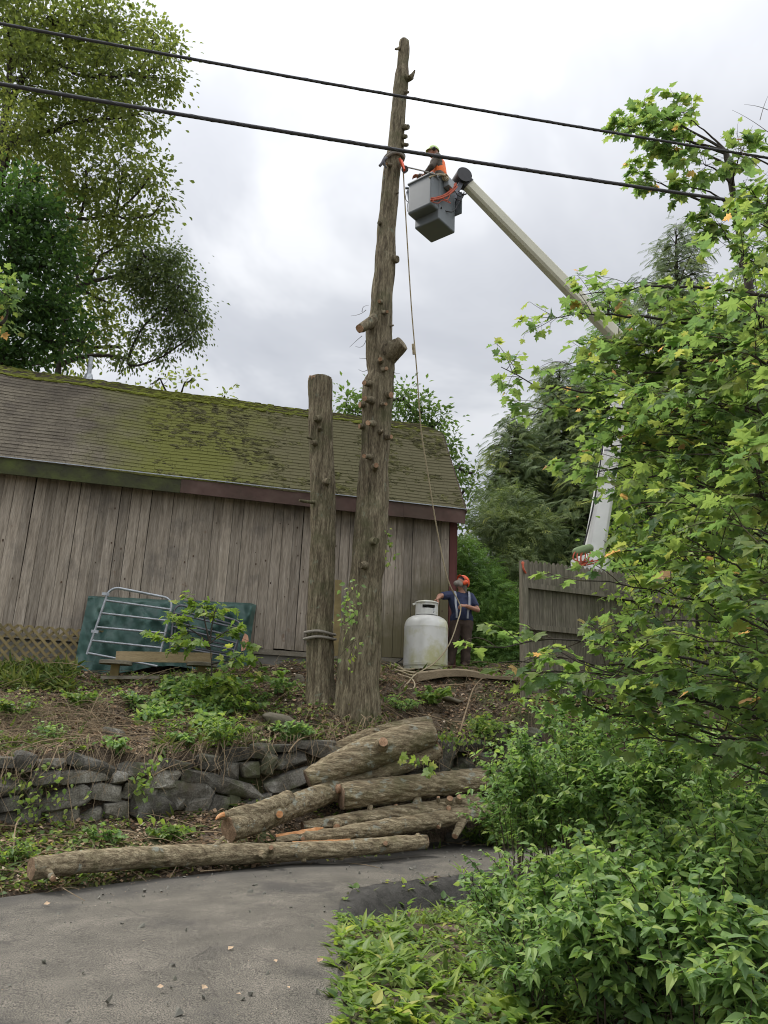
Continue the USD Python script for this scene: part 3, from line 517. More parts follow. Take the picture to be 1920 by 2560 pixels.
big_rows = [(105, 998, 1023), (125, 996, 1024), (156, 993, 1021), (232, 983, 1017), (308, 975, 1012), (371, 969, 1009), (434, 957, 1000), (510, 951, 995), (586, 942, 988), (640, 938, 989), (676, 936, 988), (730, 929, 982), (775, 926, 981),
            (821, 917, 980), (857, 917, 981), (893, 918, 985), (935, 920, 983), (965, 908, 982), (1002, 905, 981), (1056, 906, 977), (1110, 904, 974), (1164, 900, 970), (1219, 893, 970), (1273, 890, 970), (1327, 886, 967), (1400, 880, 964), (1439, 876, 957), (1518, 862, 953),
            (1598, 852, 948), (1660, 846, 946), (1710, 842, 946), (1745, 838, 948), (1775, 836, 950), (1830, 832, 954)]
bigP = trunk_path(big_rows, 12.15, 330)
big = thing('limbless_tree_trunk', 'tall bare tree trunk with all limbs cut off, roped near its top', 'tree trunk', bigP[-1, :3])
def bigdisp(V, D):
    base = barkdisp(.034, (15, 15, 1.5), 3)(V, D)
    c = V.mean(1, keepdims=True); ang = np.arctan2(D[..., 1], D[..., 0]); h = V[..., 2] - V[..., 2].min()
    fl = np.exp(-h / .35) * (.0 + .045 * np.cos(5 * ang + .8)); groove = -.035 * np.exp(-((np.cos(ang - .15 * h) - 1) ** 2) * 40) * 0
    lump = .11 * np.maximum(fbm(V * [1.3, 1.3, 1.1], 3, 31) - .56, 0) * 4 * .35
    return base * (.35 + .65 * np.clip(1 - h / 11, 0, 1)) + fl + lump
obj('trunk', tube(bigP[:, :3], bigP[:, 3], 128, disp=bigdisp), 'bark', big, smooth=True, tone=.45)
obj('cut_top', disc(bigP[0, :3], bigP[0, :3] - bigP[4, :3], bigP[0, 3] * .8, seed=1), 'cut_wood', big)
# second stem fused along the right of the foot, seen as a deep groove
for k, (px, tip, r0, r1, Yt) in enumerate([
    ((950, 790), (899, 822), 15, 11, 11.7), ((968, 900), (1006, 858), 26, 19, 11.9), ((948, 756), (948, 753), 7, 5.5, 11.72), ((967, 782), (968, 779), 8, 5, 11.72), ((925, 958), (908, 957), 10, 8, 11.75),
    ((916, 1000), (911, 996), 12, 9, 11.6), ((930, 1058), (918, 1057), 10, 8, 11.55), ((958, 1078), (960, 1077), 7, 5, 11.62), ((925, 1140), (908, 1140), 10, 7, 11.6), ((938, 1168), (941, 1163), 12, 8, 11.5),
    ((968, 1092), (980, 1092), 10, 7, 11.9), ((965, 985), (980, 987), 13, 10, 11.9), ((960, 1010), (966, 1010), 7, 5, 11.65), ((955, 905), (950, 898), 10, 7, 11.62), ((970, 925), (966, 921), 8, 6, 11.62),
    ((1006, 200), (1031, 192), 13, 7, 12.0), ((1000, 318), (1021, 317), 11, 7, 12.0), ((998, 338), (1016, 341), 9, 6, 12.0), ((996, 358), (1019, 362), 8, 5, 12.0), ((1010, 228), (1021, 230), 8, 3, 12.0),
    ((1003, 115), (986, 123), 7, 3, 12.0), ((960, 560), (944, 557), 9, 6, 12.0), ((980, 648), (996, 648), 16, 11, 12.0), ((960, 412), (968, 409), 7, 4, 11.75), ((985, 480), (998, 482), 3, 2, 12.0), ((900, 1411), (902, 1413), 13, 9, 11.62), ((938, 1350), (940, 1352), 12, 10, 11.62), ((905, 1060), (897, 1066), 9, 8, 12.0), ((915, 1010), (897, 1012), 12, 10, 12.0), ((975, 815), (985, 813), 3, 2.4, 12.0), ((978, 900), (998, 899), 3, 2, 12.0)]):
    q_ = 1 if k < 2 else .8; tip = (px[0] + (tip[0] - px[0]) * (1 if k < 2 or 14 < k < 20 else .85), tip[1]); add_stub(big, bigP, px, tip, r0 * q_, r1 * q_, Yt, seed=k, cutmat='bark' if k in (7, 15, 16, 17, 18, 19, 20, 21, 22, 24, 25, 26, 29, 30, 1) else 'cut_wood')
_t = at_y(1029, 181, 12.0); obj('branch_stub', tube([at_y(1024, 195, 12.0), at_y(1031, 188, 12.), at_y(1037, 176, 12.)], [.05, .04, .015], 8), 'bark', big)
for a, b, c in (((915, 775), (900, 785), (877, 790)), ((905, 840), (893, 850), (874, 868)), ((915, 850), (900, 868), (888, 866)), ((918, 897), (905, 896), (898, 895)), ((918, 925), (905, 928), (896, 923)), ((905, 780), (908, 768), (922, 763)), ((983, 930), (990, 933), (1000, 934))):
    obj('twig', tube(resample([at_y(*a, 12.1), at_y(*b, 12.05), at_y(*c, 12.0)], 7), [.006, .005, .004, .004, .003, .003, .002], 5), 'twig_bark', big)
sm_rows = [(948, 771, 830), (990, 771, 830), (1038, 771, 831), (1090, 772, 832), (1146, 774, 834), (1200, 776, 837), (1255, 777, 839), (1310, 777, 838), (1363, 776, 838), (1450, 772, 836), (1560, 768, 831), (1615, 767, 834), (1699, 768, 834), (1740, 766, 838), (1765, 764, 840), (1800, 762, 842)]
smP = trunk_path(sm_rows, 12.4, 200)
small = thing('cut_tree_stem', 'shorter straight trunk sawn off level, standing left of the tall one', 'tree trunk', smP[-1, :3])
obj('trunk', tube(smP[:, :3], smP[:, 3], 110, disp=lambda V, D: barkdisp(.027, (16, 16, 1.7), 13)(V, D) + np.exp(-(V[..., 2] - V[..., 2].min()) / .35) * .06), 'bark', small, smooth=True, tone=.6)
obj('cut_top', disc(smP[0, :3] + [0, 0, .004], [.15, -.35, 1], smP[0, 3] * .99, seed=3, th=.02), 'cut_wood', small)
for px, tip, r0, r1, Yt in (((790, 1048), (789, 1045), 10, 6, 12.0), ((796, 1070), (797, 1068), 7, 4, 12.0), ((780, 1108), (779, 1106), 9, 5, 12.1), ((815, 1205), (821, 1203), 10, 7, 12.05), ((775, 1098), (767, 1093), 3, 2, 12.2), ((790, 1255), (749, 1251), 5, 3, 12.0)):
    add_stub(small, smP, px, tip, r0, r1, Yt, cutmat='bark', seed=int(px[0]))
# rope wound twice round the short trunk
def ring(P, y, Y, extra, tilt=0., turns=1.0, n=60, ph=0, z0=0., wob=.01):
    c = nearest(P, at_y(P[0, 0], y, Y) if False else at_y(900, y, Y)); a = np.linspace(0, 2 * np.pi * turns, n) + ph
    return np.stack([c[0] + np.cos(a) * (c[3] + extra), c[1] + np.sin(a) * (c[3] + extra), c[2] + z0 + tilt * np.cos(a) + wob * np.sin(3 * a) + np.linspace(0, .0, n)], 1)
ra = ring(smP, 1590, 12.4, .035, tilt=-.01, n=60); rb = ring(smP, 1599, 12.4, .04, tilt=.006, n=60, z0=-.03)
rp_ = thing('trunk_rope', 'grey rope wound twice around the shorter trunk', 'rope', ra[0])
for q in (ra, rb): obj('turn', tube(q, .021, 10, cap=False), 'rope_grey', rp_)

# ------------------------------------------------------------------ felled logs
LOGS = {}
def make_log(label, pts, stubs=(), name='felled_log', ends=(True, True), seed=0, tone=.5, amp=.03, mat='bark_log', shape=None):
    P = []
    for x, y, Y, rp in pts: c = at_y(x, y, Y); P.append([*c, .96 * rp * proj(c)[2] / F_PX])
    P = resample(np.array(P), 70)
    t = thing(name, label, 'log', P[0, :3], 'felled logs at the roadside')
    b = obj('bark', tube(P[:, :3], P[:, 3], 64, disp=barkdisp(amp * .72, (2.2, 16, 16), seed)), mat, t, smooth=True, tone=tone)
    for e, (i0, i1) in zip(ends, ((0, 2), (-1, -3))):
        if e: obj('cut_end', disc(P[i0, :3], P[i0, :3] - P[i1, :3], P[i0, 3] * .97, seed=seed, seg=26, rough=.1), 'old_cut_wood', t)
    for k, (x, y, tx, ty, dY, r0, r1, cm) in enumerate(stubs):
        i = np.argmin(np.abs(proj(P[:, :3])[:, 0] - x)); c = P[i]; tp = at_y(tx, ty, c[1] + dY); z = proj(tp)[2] / F_PX
        st = c[:3] + unit(tp - c[:3]) * c[3] * .5; pa = resample(np.array([st, tp]), 6, False)
        s = obj('branch_stub', tube(pa, np.linspace(r0 * 1.3, r1, 6) * z, 12, disp=barkdisp(.02, seed=k)), mat, t, smooth=50, tone=tone)
        if cm: obj('cut_face', disc(tp, tp - st, r1 * z * .95, seed=k), cm, s)
    return t, P
t1, P1 = make_log('longest thin log with pale lichen lying along the edge of the road', [(78, 2172, 8.25, 27), (229, 2153, 8.65, 28), (458, 2139, 9.25, 26), (600, 2134, 9.55, 25), (688, 2130, 9.7, 23), (829, 2124, 9.95, 21), (970, 2112, 10.25, 20), (1066, 2104, 10.45, 16)], seed=2, tone=.75,
    stubs=[(120, 2170, 132, 2197, -.16, 9, 7, 'cut_wood'), (678, 2130, 678, 2119, -.2, 7, 6, 'cut_wood'), (655, 2135, 660, 2139, -.2, 9, 7, 'bark_log'), (755, 2130, 758, 2155, -.05, 8, 6, None), (965, 2112, 964, 2108, -.18, 8, 6, 'cut_wood'), (850, 2125, 852, 2150, .0, 8, 6, None), (1040, 2100, 1045, 2084, .05, 8, 5, None), (520, 2110, 560, 2092, .1, 7, 4, None)])
def split_mark(P, i0, i1, ang, wid, mat, name, parent, lift=.01):
    """A torn strip along a log: raised ragged wood on its upper side."""
    rng = np.random.default_rng(i0); k = np.arange(i0, i1); c = P[k]; T = unit(np.gradient(c[:, :3], axis=0)); s = unit(np.cross(T, Z3)); n = np.cross(s, T)
    w = wid * np.sin(np.linspace(.25, np.pi - .1, len(k))) * (1 + rng.normal(0, .15, len(k)))
    def at(a): return c[:, :3] + (n * np.cos(a)[:, None] - s * np.sin(a)[:, None] * -1) * (c[:, 3] * 1.0)[:, None]
    rows = [at(ang + w * f) + n * (lift + .012 * rng.random(len(k)) * (abs(f) < .9))[:, None] for f in (-1, -.5, 0, .5, 1)]
    rows[0] -= n * .03; rows[-1] -= n * .03
    V = np.stack(rows, 1).reshape(-1, 3); i, j = np.meshgrid(np.arange(len(k) - 1), np.arange(4), indexing='ij'); i, j = i.ravel(), j.ravel()
    f = np.stack([i * 5 + j, (i + 1) * 5 + j, (i + 1) * 5 + j + 1, i * 5 + j + 1], 1); obj(name, (V, f), mat, parent)
split_mark(P1, 43, 55, np.full(12, -.55), .35, 'torn_wood', 'torn_strip', t1)
t2, P2 = make_log('thin log with an orange torn split at its left end, behind the front log', [(690, 2100, 9.95, 7), (760, 2094, 10.1, 14), (829, 2087, 10.25, 17), (970, 2068, 10.6, 21), (1111, 2046, 10.95, 20), (1260, 2020, 11.3, 17)], seed=5, tone=.6, ends=(False, True),
    stubs=[(1100, 2050, 1096, 2068, -.12, 6, 5, 'cut_wood'), (755, 2095, 757, 2097, -.15, 6, 5, 'cut_wood'), (1165, 2045, 1137, 2091, -.25, 11, 8, 'cut_wood'), (962, 2055, 966, 2047, -.02, 8, 7, None)])
split_mark(P2, 0, 14, np.full(14, -.35), .9, 'torn_wood', 'torn_strip', t2, .02)
t3, P3 = make_log('knobbly log with several sawn branch stubs lying below the thick log', [(757, 2069, 10.45, 15), (850, 2055, 10.65, 18), (923, 2045, 10.8, 21), (1010, 2035, 10.95, 23), (1090, 2025, 11.1, 24), (1200, 2005, 11.3, 22)], seed=8, tone=.55,
    stubs=[(922, 2030, 926, 2012, .0, 8, 6, None), (1121, 2005, 1125, 1996, -.15, 10, 8, 'cut_wood'), (1146, 2000, 1149, 1992, -.15, 9, 7, 'cut_wood'), (1120, 2020, 1122, 2020, -.22, 8, 6, 'cut_wood'), (842, 2065, 842, 2068, -.2, 10, 9, 'cut_wood'), (1095, 1998, 1096, 1993, -.1, 5, 4, 'cut_wood'), (988, 2018, 990, 2011, .0, 5, 4, 'cut_wood'), (1040, 2010, 1045, 1993, .05, 12, 8, None), (878, 2040, 879, 2034, 0, 3, 2.5, 'cut_wood')])
t4, P4 = make_log('thick log with a broad sawn left end on top of the knobbly log', [(852, 1992, 10.8, 33), (930, 1981, 10.95, 34), (1040, 1968, 11.15, 31), (1130, 1957, 11.3, 29), (1230, 1945, 11.5, 27)], seed=11, tone=.5, amp=.045)
obj('felling_hinge', disc(P4[0, :3] + [-.03, -.01, .10], P4[0, :3] - P4[2, :3], .055, seed=4, th=.03), 'cut_wood', t4)
t5, P5 = make_log('long curved log rising from the verge up to the pile', [(572, 2074, 9.65, 31), (641, 2050, 9.95, 34), (735, 2014, 10.45, 30), (829, 1978, 10.95, 27), (900, 1950, 11.2, 25), (1000, 1912, 11.4, 25), (1094, 1874, 11.6, 24)], seed=14, tone=.45, amp=.035,
    stubs=[(690, 2020, 699, 2036, -.25, 16, 9, 'torn_wood')])
fk = resample(np.array([[*at_y(545, 2044, 9.6), .03], [*at_y(575, 2036, 9.7), .055], [*at_y(640, 2025, 9.9), .085], [*at_y(720, 1998, 10.35), .11]]), 24)
fs = obj('forked_limb', tube(fk[:, :3], fk[:, 3], 24, disp=barkdisp(.03, (3, 9, 9), 4)), 'bark_log', t5, smooth=True, tone=.5)
sp = resample(np.array([[*at_y(541, 2048, 9.5), .008], [*at_y(549, 2040, 9.56), .022], [*at_y(562, 2035, 9.6), .03]]), 8)
obj('torn_tip', tube(sp[:, :3] - [0, .03, 0], sp[:, 3], 8), 'torn_wood', fs)
t6, P6 = make_log('thickest log lying topmost on the pile with one sawn branch stub', [(769, 1951, 10.95, 27), (835, 1920, 11.05, 36), (920, 1884, 11.2, 42), (1000, 1855, 11.35, 40), (1082, 1833, 11.5, 30)], seed=17, tone=.55, amp=.035,
    stubs=[(950, 1870, 958, 1855, -.38, 17, 12, 'cut_wood')])
t7, P7 = make_log('log half hidden behind the topmost log with its sawn left end showing', [(813, 1888, 11.45, 16), (900, 1852, 11.6, 22), (1000, 1825, 11.75, 24), (1078, 1810, 11.85, 20)], seed=20, tone=.5)
# timber slab beside the tank
sl = [(1040, 1693, 13.55), (1075, 1687, 13.6), (1110, 1683, 13.65), (1150, 1682, 13.6), (1185, 1685, 13.5), (1212, 1691, 13.45), (1290, 1697, 13.4)]
SP = resample(np.array([at_y(*s) for s in sl]), 40); tt = unit(np.gradient(SP, axis=0)); ss = unit(np.cross(tt, Z3))
hh = np.interp(np.linspace(0, 1, 40), [0, .1, .5, .68, .72, 1], [.085, .075, .065, .05, .035, .03])
prof_ = [(-.1, -1), (.1, -1), (.1, .6), (.02, 1.), (-.06, .9), (-.1, .4)]
V = np.stack([SP + ss * a + Z3 * (b * hh)[:, None] for a, b in prof_], 1); n_, m_ = 40, 6; i, j = np.meshgrid(np.arange(n_ - 1), np.arange(m_), indexing='ij'); i, j = i.ravel(), j.ravel(); k = (j + 1) % m_
f = np.vstack([np.stack([i * m_ + j, (i + 1) * m_ + j, (i + 1) * m_ + k, i * m_ + k], 1), [[0, 1, 2, 3], [0, 3, 4, 5]], [[(n_ - 1) * m_ + q for q in (3, 2, 1, 0)], [(n_ - 1) * m_ + q for q in (5, 4, 3, 0)]]])
obj('wood_slab', (V.reshape(-1, 3) + (fbm(V.reshape(-1, 3) * 12, 2, 3)[:, None] - .5) * .012, f), 'slab_wood', smooth=35, tone=.7, label='long bowed weathered wood slab lying in front of the propane tank', cat='wood slab')

# ------------------------------------------------------------------ propane tank
tk = at_y(1063, 1676, 14.4); RK = 55.5 * proj(tk)[2] / F_PX; HK = (1676 - 1541) * proj(tk)[2] / F_PX
tank = thing('propane_tank', 'tall white upright propane tank with algae stains and a handled collar', 'propane tank', tk)
H1 = 1.30
prof_ = [(RK * .97, .0), (RK * .97, .06), (RK, .075), (RK, .78), (RK * 1.006, .785), (RK * 1.006, .80), (RK, .805), (RK * .985, .86), (RK * .93, .925), (RK * .82, .975), (RK * .66, 1.01), (RK * .4, 1.035), (.01, 1.045)]
sc_ = (at_y(1063, 1541, 14.4)[2] - tk[2]) / 1.02
prof_ = [(a, b * sc_) for a, b in prof_]
def lathe(pr, c, seg=56):
    pr = np.array(pr); a = np.linspace(0, 2 * np.pi, seg, endpoint=False); V = np.stack([np.stack([np.cos(a) * r_, np.sin(a) * r_, 0 * a + z_], 1) for r_, z_ in pr]).reshape(-1, 3) + c
    i, j = np.meshgrid(np.arange(len(pr) - 1), np.arange(seg), indexing='ij'); i, j = i.ravel(), j.ravel(); k = (j + 1) % seg
    return V, np.stack([i * seg + j, i * seg + k, (i + 1) * seg + k, (i + 1) * seg + j], 1)
obj('tank_body', lathe(prof_, tk), 'tank_paint', tank, smooth=30, tone=.5)
obj('weld_seam', lathe([(RK * .99, .10 * sc_), (RK * 1.006, .104 * sc_), (RK * 1.006, .116 * sc_), (RK * .99, .12 * sc_)], tk), 'tank_paint', tank, tone=.5)
RC = 29 * proj(tk)[2] / F_PX; zc = at_y(1063, 1532, 14.4)[2] - tk[2]; zt = at_y(1063, 1508, 14.4)[2] - tk[2]
# collar with two hand slots
aa = np.linspace(0, 2 * np.pi, 97); th = .012
def collar_piece(a0, a1, z0, z1):
    a = np.linspace(a0, a1, max(3, int((a1 - a0) / .08))); o = np.stack([np.cos(a), np.sin(a), 0 * a], 1)
    V = np.stack([tk + o * RC + Z3 * z0, tk + o * RC + Z3 * z1, tk + o * (RC - th) + Z3 * z1, tk + o * (RC - th) + Z3 * z0], 1).reshape(-1, 3)
    i, j = np.meshgrid(np.arange(len(a) - 1), np.arange(4), indexing='ij'); i, j = i.ravel(), j.ravel(); k = (j + 1) % 4
    return V, np.vstack([np.stack([i * 4 + j, (i + 1) * 4 + j, (i + 1) * 4 + k, i * 4 + k], 1), [[3, 2, 1, 0]], [[len(V) - 4 + q for q in range(4)]]])
zs0, zs1 = zc + (zt - zc) * .36, zc + (zt - zc) * .70; s0, s1 = -math.pi / 2 - .45, -math.pi / 2 + .75
obj('collar', cat_mesh([collar_piece(0, 2 * np.pi, zc - .05, zs0), collar_piece(0, 2 * np.pi, zs1, zt), collar_piece(s1, s0 + 2 * np.pi, zs0, zs1)]), 'tank_paint', tank, smooth=30, tone=.55)
obj('collar_rim', tube(np.stack([tk[0] + np.cos(aa) * RC, tk[1] + np.sin(aa) * RC, tk[2] + zt + 0 * aa], 1), .014, 8, cap=False), 'tank_paint', tank, smooth=True, tone=.55)
obj('cap', lathe([(RC * .98, zt + .005), (RC * .9, zt + .025), (RC * .5, zt + .045), (.01, zt + .05)], tk, 40), 'tank_paint', tank, smooth=30, tone=.6)
obj('hinge_tab', bar(tk + [-RC - .05, -.04, zt - .04], tk + [-RC + .01, -.03, zt - .015], .05, .035), 'tank_paint', tank)
obj('valve', tube([tk + Z3 * (zc - .05), tk + Z3 * (zt - .06)], [.06, .05], 12), 'galvanised', tank)
obj('latch', tube([tk + [.11, -RC - .01, zc - .03], tk + [.12, -RC - .035, zc + .0], tk + [.125, -RC - .012, zc + .06]], .008, 6), 'galvanised', tank)
hp = resample(np.array([tk + [-.37, .2, .25], tk + [-.6, .35, .12], tk + [-.95, .55, .16], tk + [-1.3, .7, .4]]), 20)
obj('gas_hose', tube(hp, .012, 6), 'black_rubber', label='dark hose sagging from the wall behind the propane tank', cat='hose', tone=.5)

# ------------------------------------------------------------------ cables
def cable(name, label, pts, r):
    pl = np.array([0, 7.8, 0]); P = np.array([on(x, y, pl, bn) for x, y in pts]); u = P @ bd_
    c = np.polyfit(u, P[:, 2], 2); uu = np.linspace(u.min() - 9, u.max() + 12, 120); v = pl @ bn
    Q = np.stack([bd_[0] * uu + bn[0] * v, bd_[1] * uu + bn[1] * v, np.polyval(c, uu)], 1)
    t = thing(name, label, 'cable', Q[60]); obj('sheath', tube(Q, r, 12), 'cable_black', t, smooth=True, tone=.5)
    a = np.linspace(0, 2 * np.pi * (uu[-1] - uu[0]) / .45, 2200); q = np.stack([np.interp(np.linspace(0, 1, 2200), np.linspace(0, 1, 120), Q[:, k]) for k in range(3)], 1)
    obj('lashing_wire', tube(q + (bn * np.cos(a)[:, None] + Z3 * np.sin(a)[:, None]) * (r + .001), .0016, 4), 'dark_steel', t)
cable('overhead_cable', 'upper of two black overhead cables crossing in front of the tall trunk', [(0, 62), (319, 115), (640, 174), (780, 202), (1200, 277), (1547, 336), (1873, 386)], .0175)
cable('overhead_cable', 'lower and thicker of two black overhead cables, passing before the bucket worker', [(0, 210), (319, 264), (640, 317), (780, 341), (1008, 376), (1200, 407), (1547, 462), (1786, 494)], .022)
# ------------------------------------------------------------------ bucket lift
BX = np.array([.8793, 13.7599, 11.8456]); th_ = .88939; be = np.array([math.cos(th_), math.sin(th_), 0]); bg = np.array([-math.sin(th_), math.cos(th_), 0]); BW = .62
def L(e, g, z): return BX + be * e + bg * g + Z3 * z
def rbox(c0, c1, r=.03):
    pts = [(a, b, c) for a in (c0[0] + r, c1[0] - r) for b in (c0[1] + r, c1[1] - r) for c in (c0[2] + r, c1[2] - r)]
    return m3.Manifold.batch_hull([m3.Manifold.sphere(r, 16).translate(tuple(map(float, p))) for p in pts])
lift = thing('bucket_lift', 'bucket lift with cream upper boom and white lower boom rising behind the fence', 'bucket lift', at_y(1490, 1500, 16.2) * [1, 1, 0] + [0, 0, 2.9])
out_ = (rbox((0, 0, 0), (BW, BW, 1.06), .035) + rbox((-.24, .02, .21), (.3, BW + .02, .97), .05)) - m3.Manifold.cube((BW - .05, BW - .05, 1.2)).translate((.025, .025, .03)) - m3.Manifold.cube((.4, BW - .07, .8)).translate((-.21, .05, .25))
rim = rbox((-.02, -.02, 1.0), (BW + .02, BW + .02, 1.06), .02) - m3.Manifold.cube((BW - .05, BW - .05, 1.2)).translate((.025, .025, .03))
rim2 = rbox((-.26, .0, .93), (.05, BW + .03, .985), .02) - m3.Manifold.cube((.4, BW - .07, .8)).translate((-.21, .05, .25))
v, f = arr(out_ + rim + rim2); bk = obj('bucket', (L(v[:, 0:1], v[:, 1:2], v[:, 2:3]), f), 'bucket_grey', lift, smooth=25, tone=.5)
v, f = arr(rbox((.14, -.14, .84), (.42, .0, 1.05), .015)); obj('control_box', (L(v[:, :1], v[:, 1:2], v[:, 2:]), f), 'box_grey', bk, smooth=25, tone=1.)
def beam(p0, p1, w0, h0, w1, h1, ch=.18, up=Z3):
    t = unit(p1 - p0); s = unit(np.cross(t, up)); q = np.cross(s, t); R_ = []
    for p, w, h in ((p0, w0, h0), (p1, w1, h1)):
        for a, b in ((-1, -1 + 2 * ch), (-1 + 2 * ch, -1), (1 - 2 * ch, -1), (1, -1 + 2 * ch), (1, 1 - 2 * ch), (1 - 2 * ch, 1), (-1 + 2 * ch, 1), (-1, 1 - 2 * ch)): R_.append(p + s * a * w / 2 + q * b * h / 2)
    f = [[j, j + 8, (j + 1) % 8 + 8, (j + 1) % 8] for j in range(8)]; V = np.array(R_)
    F = np.vstack([np.array(f)[:, [0, 1, 2]], np.array(f)[:, [0, 2, 3]], [[0, j + 1, j + 2][::-1] for j in range(6)], [[8, 9 + j, 10 + j] for j in range(6)]]); F = F[:, ::-1]
    return V, F
A0 = at_y(1157, 449, 14.35); A1 = at_y(1570, 872, 15.6); td = unit(A1 - A0)
obj('upper_boom', beam(A0 - td * .0, A1, .20, .27, .26, .32), 'boom_cream', lift, smooth=20, tone=.4)
sd = unit(np.cross(td, Z3)); obj('boom_pivot', tube([A0 - sd * .15 - td * .03, A0 + sd * .15 - td * .03], .175, 26), 'black_rubber', lift, smooth=40)
obj('boom_collar', beam(A0 + td * .10, A0 + td * .17, .225, .295, .225, .295), 'black_rubber', lift)
for k, d0 in enumerate((.45, .85)): obj('boom_hole', tube([A0 + td * d0 - sd * .105, A0 + td * d0 - sd * .112], .05 - .025 * k, 14), 'black_rubber', lift)
obj('level_link', bar(L(BW - .05, .1, .72), A0 - td * .02 - Z3 * .02, .16, .10), 'dark_steel', lift)
obj('mount_plate', bar(L(BW + .02, .06, .45), L(BW + .02, .06, .98), .40, .03, up=be), 'bucket_grey', lift)
A2 = at_y(1478, 1420, 16.2)
obj('elbow', tube([A1 - sd * .22 + td * .05, A1 + sd * .22 + td * .05], .24, 24), 'dark_steel', lift, smooth=40)
obj('elbow_plate', bar(A1 + td * .1 + Z3 * .08 - sd * .19, A1 - Z3 * .45 - sd * .19, .30, .03, up=sd), 'boom_white', lift)
t2d = unit(A2 - A1)
obj('lower_boom', beam(A1 + t2d * .2, A2, .28, .30, .36, .42, up=np.array([1., 0, .2])), 'boom_white', lift, smooth=20, tone=.6)
for k, d0 in enumerate((1.6, 2.4, 3.1)): obj('boom_band', beam(A1 + t2d * d0, A1 + t2d * (d0 + .03), .325, .35, .33, .355, up=np.array([1., 0, .2])), 'dark_steel', lift)
hs = A1 + t2d * .4 - sd * .0 + np.array([-.19, -.12, 0]); obj('hydraulic_hose', tube(resample(np.array([hs, hs + t2d * 1.5 + [-.03, 0, 0], hs + t2d * 3.2 + [-.02, -.03, 0], A2 + [-.25, -.15, .2]]), 24), .018, 6), 'black_rubber', lift)
TZ = 3.05
obj('turret', lathe([(.45, 0), (.45, .35), (.34, .5), (.30, A2[2] - TZ - 1.1), (.42, A2[2] - TZ - 1.0), (.42, A2[2] - TZ - .75), (.01, A2[2] - TZ - .75)], np.array([A2[0], A2[1], TZ + .9])), 'boom_white', lift, smooth=30)
obj('boom_base', beam(A2 + [0, 0, -.5], A2 + [-.05, 0, .35], .5, .45, .42, .40, up=np.array([1., 0, 0])), 'boom_white', lift, smooth=20)
obj('flatbed', bar(np.array([A2[0] - 1.2, A2[1], TZ + .8]), np.array([A2[0] + 3.2, A2[1] + 1.2, TZ + .8]), 2.0, .25), 'boom_white', lift)
cabp = np.array([A2[0] + 4.2, A2[1] + 1.6, TZ + 1.2]); v, f = arr(rbox((-.9, -.95, -.6), (.9, .95, .9), .12)); obj('cab', (cabp + v, f), 'boom_white', lift, smooth=30)
for dx in (-.6, 2.6, 4.4):
    for dy in (-.85, .85):
        wc = np.array([A2[0] + dx - dy * .0, A2[1] + (dx + 1) * .27 + dy, TZ + .36]); obj('wheel', tube([wc - [0, .12, 0], wc + [0, .12, 0]], .42, 22), 'black_rubber', lift)
# hoses and lines at the bucket
for q in ([L(.05, -.03, .28), at_y(1105, 524, 13.9), at_y(1127, 530, 14.0), at_y(1145, 510, 14.1), at_y(1158, 484, 14.2)], [at_y(1140, 482, 14.1), at_y(1150, 490, 14.05), at_y(1160, 487, 14.1), at_y(1165, 484, 14.2)], [at_y(1138, 496, 14.1), at_y(1147, 500, 14.05), at_y(1156, 494, 14.1), at_y(1160, 480, 14.2)], [at_y(1146, 478, 14.1), at_y(1158, 486, 14.05), at_y(1166, 484, 14.2)]):
    obj('hydraulic_hose', tube(resample(np.array(q), 24), .013, 7), 'black_rubber', lift, smooth=True)
oc = thing('orange_strap_bundle', 'faded orange straps and cord draped over the grey bucket', 'straps', at_y(1110, 480, 13.7))
for q, rr_ in (([(1140, 460), (1122, 480), (1105, 490), (1078, 496)], .02), ([(1142, 466), (1125, 484), (1100, 496), (1077, 500)], .022), ([(1136, 462), (1118, 488), (1096, 492), (1080, 505)], .016), ([(1124, 482), (1122, 494), (1112, 500), (1104, 494)], .012), ([(1078, 503), (1092, 508), (1108, 501), (1126, 508)], .008), ([(1140, 458), (1130, 465), (1124, 474)], .012), ([(1104, 493), (1115, 499), (1127, 508)], .007)):
    obj('strap', tube(resample(np.array([at_y(x, y, 13.60 + .006 * (x - 1078)) for x, y in q]), 18), rr_, 6), 'orange_rope', oc, smooth=True)
sc = thing('hanging_tool_line', 'thin dark cord loops and small tool hanging left of the bucket', 'cord', at_y(1020, 490, 14.1))
for q in ([(1024, 470), (1016, 482), (1014, 495), (1017, 503), (1022, 505)], [(1024, 476), (1027, 492), (1027, 520), (1026, 530), (1022, 531), (1018, 524), (1019, 512), (1023, 500)]):
    obj('loop', tube(resample(np.array([at_y(x, y, 14.15) for x, y in q]), 20), .008, 5), 'rope_dark', sc)
obj('tool_handle', tube([at_y(1021, 478, 14.15), at_y(1023, 505, 14.15)], [.035, .02], 8), 'dark_steel', sc)
obj('bracket', bar(at_y(1013, 470, 14.15), at_y(1030, 472, 14.15), .05, .025), 'bucket_grey', sc)

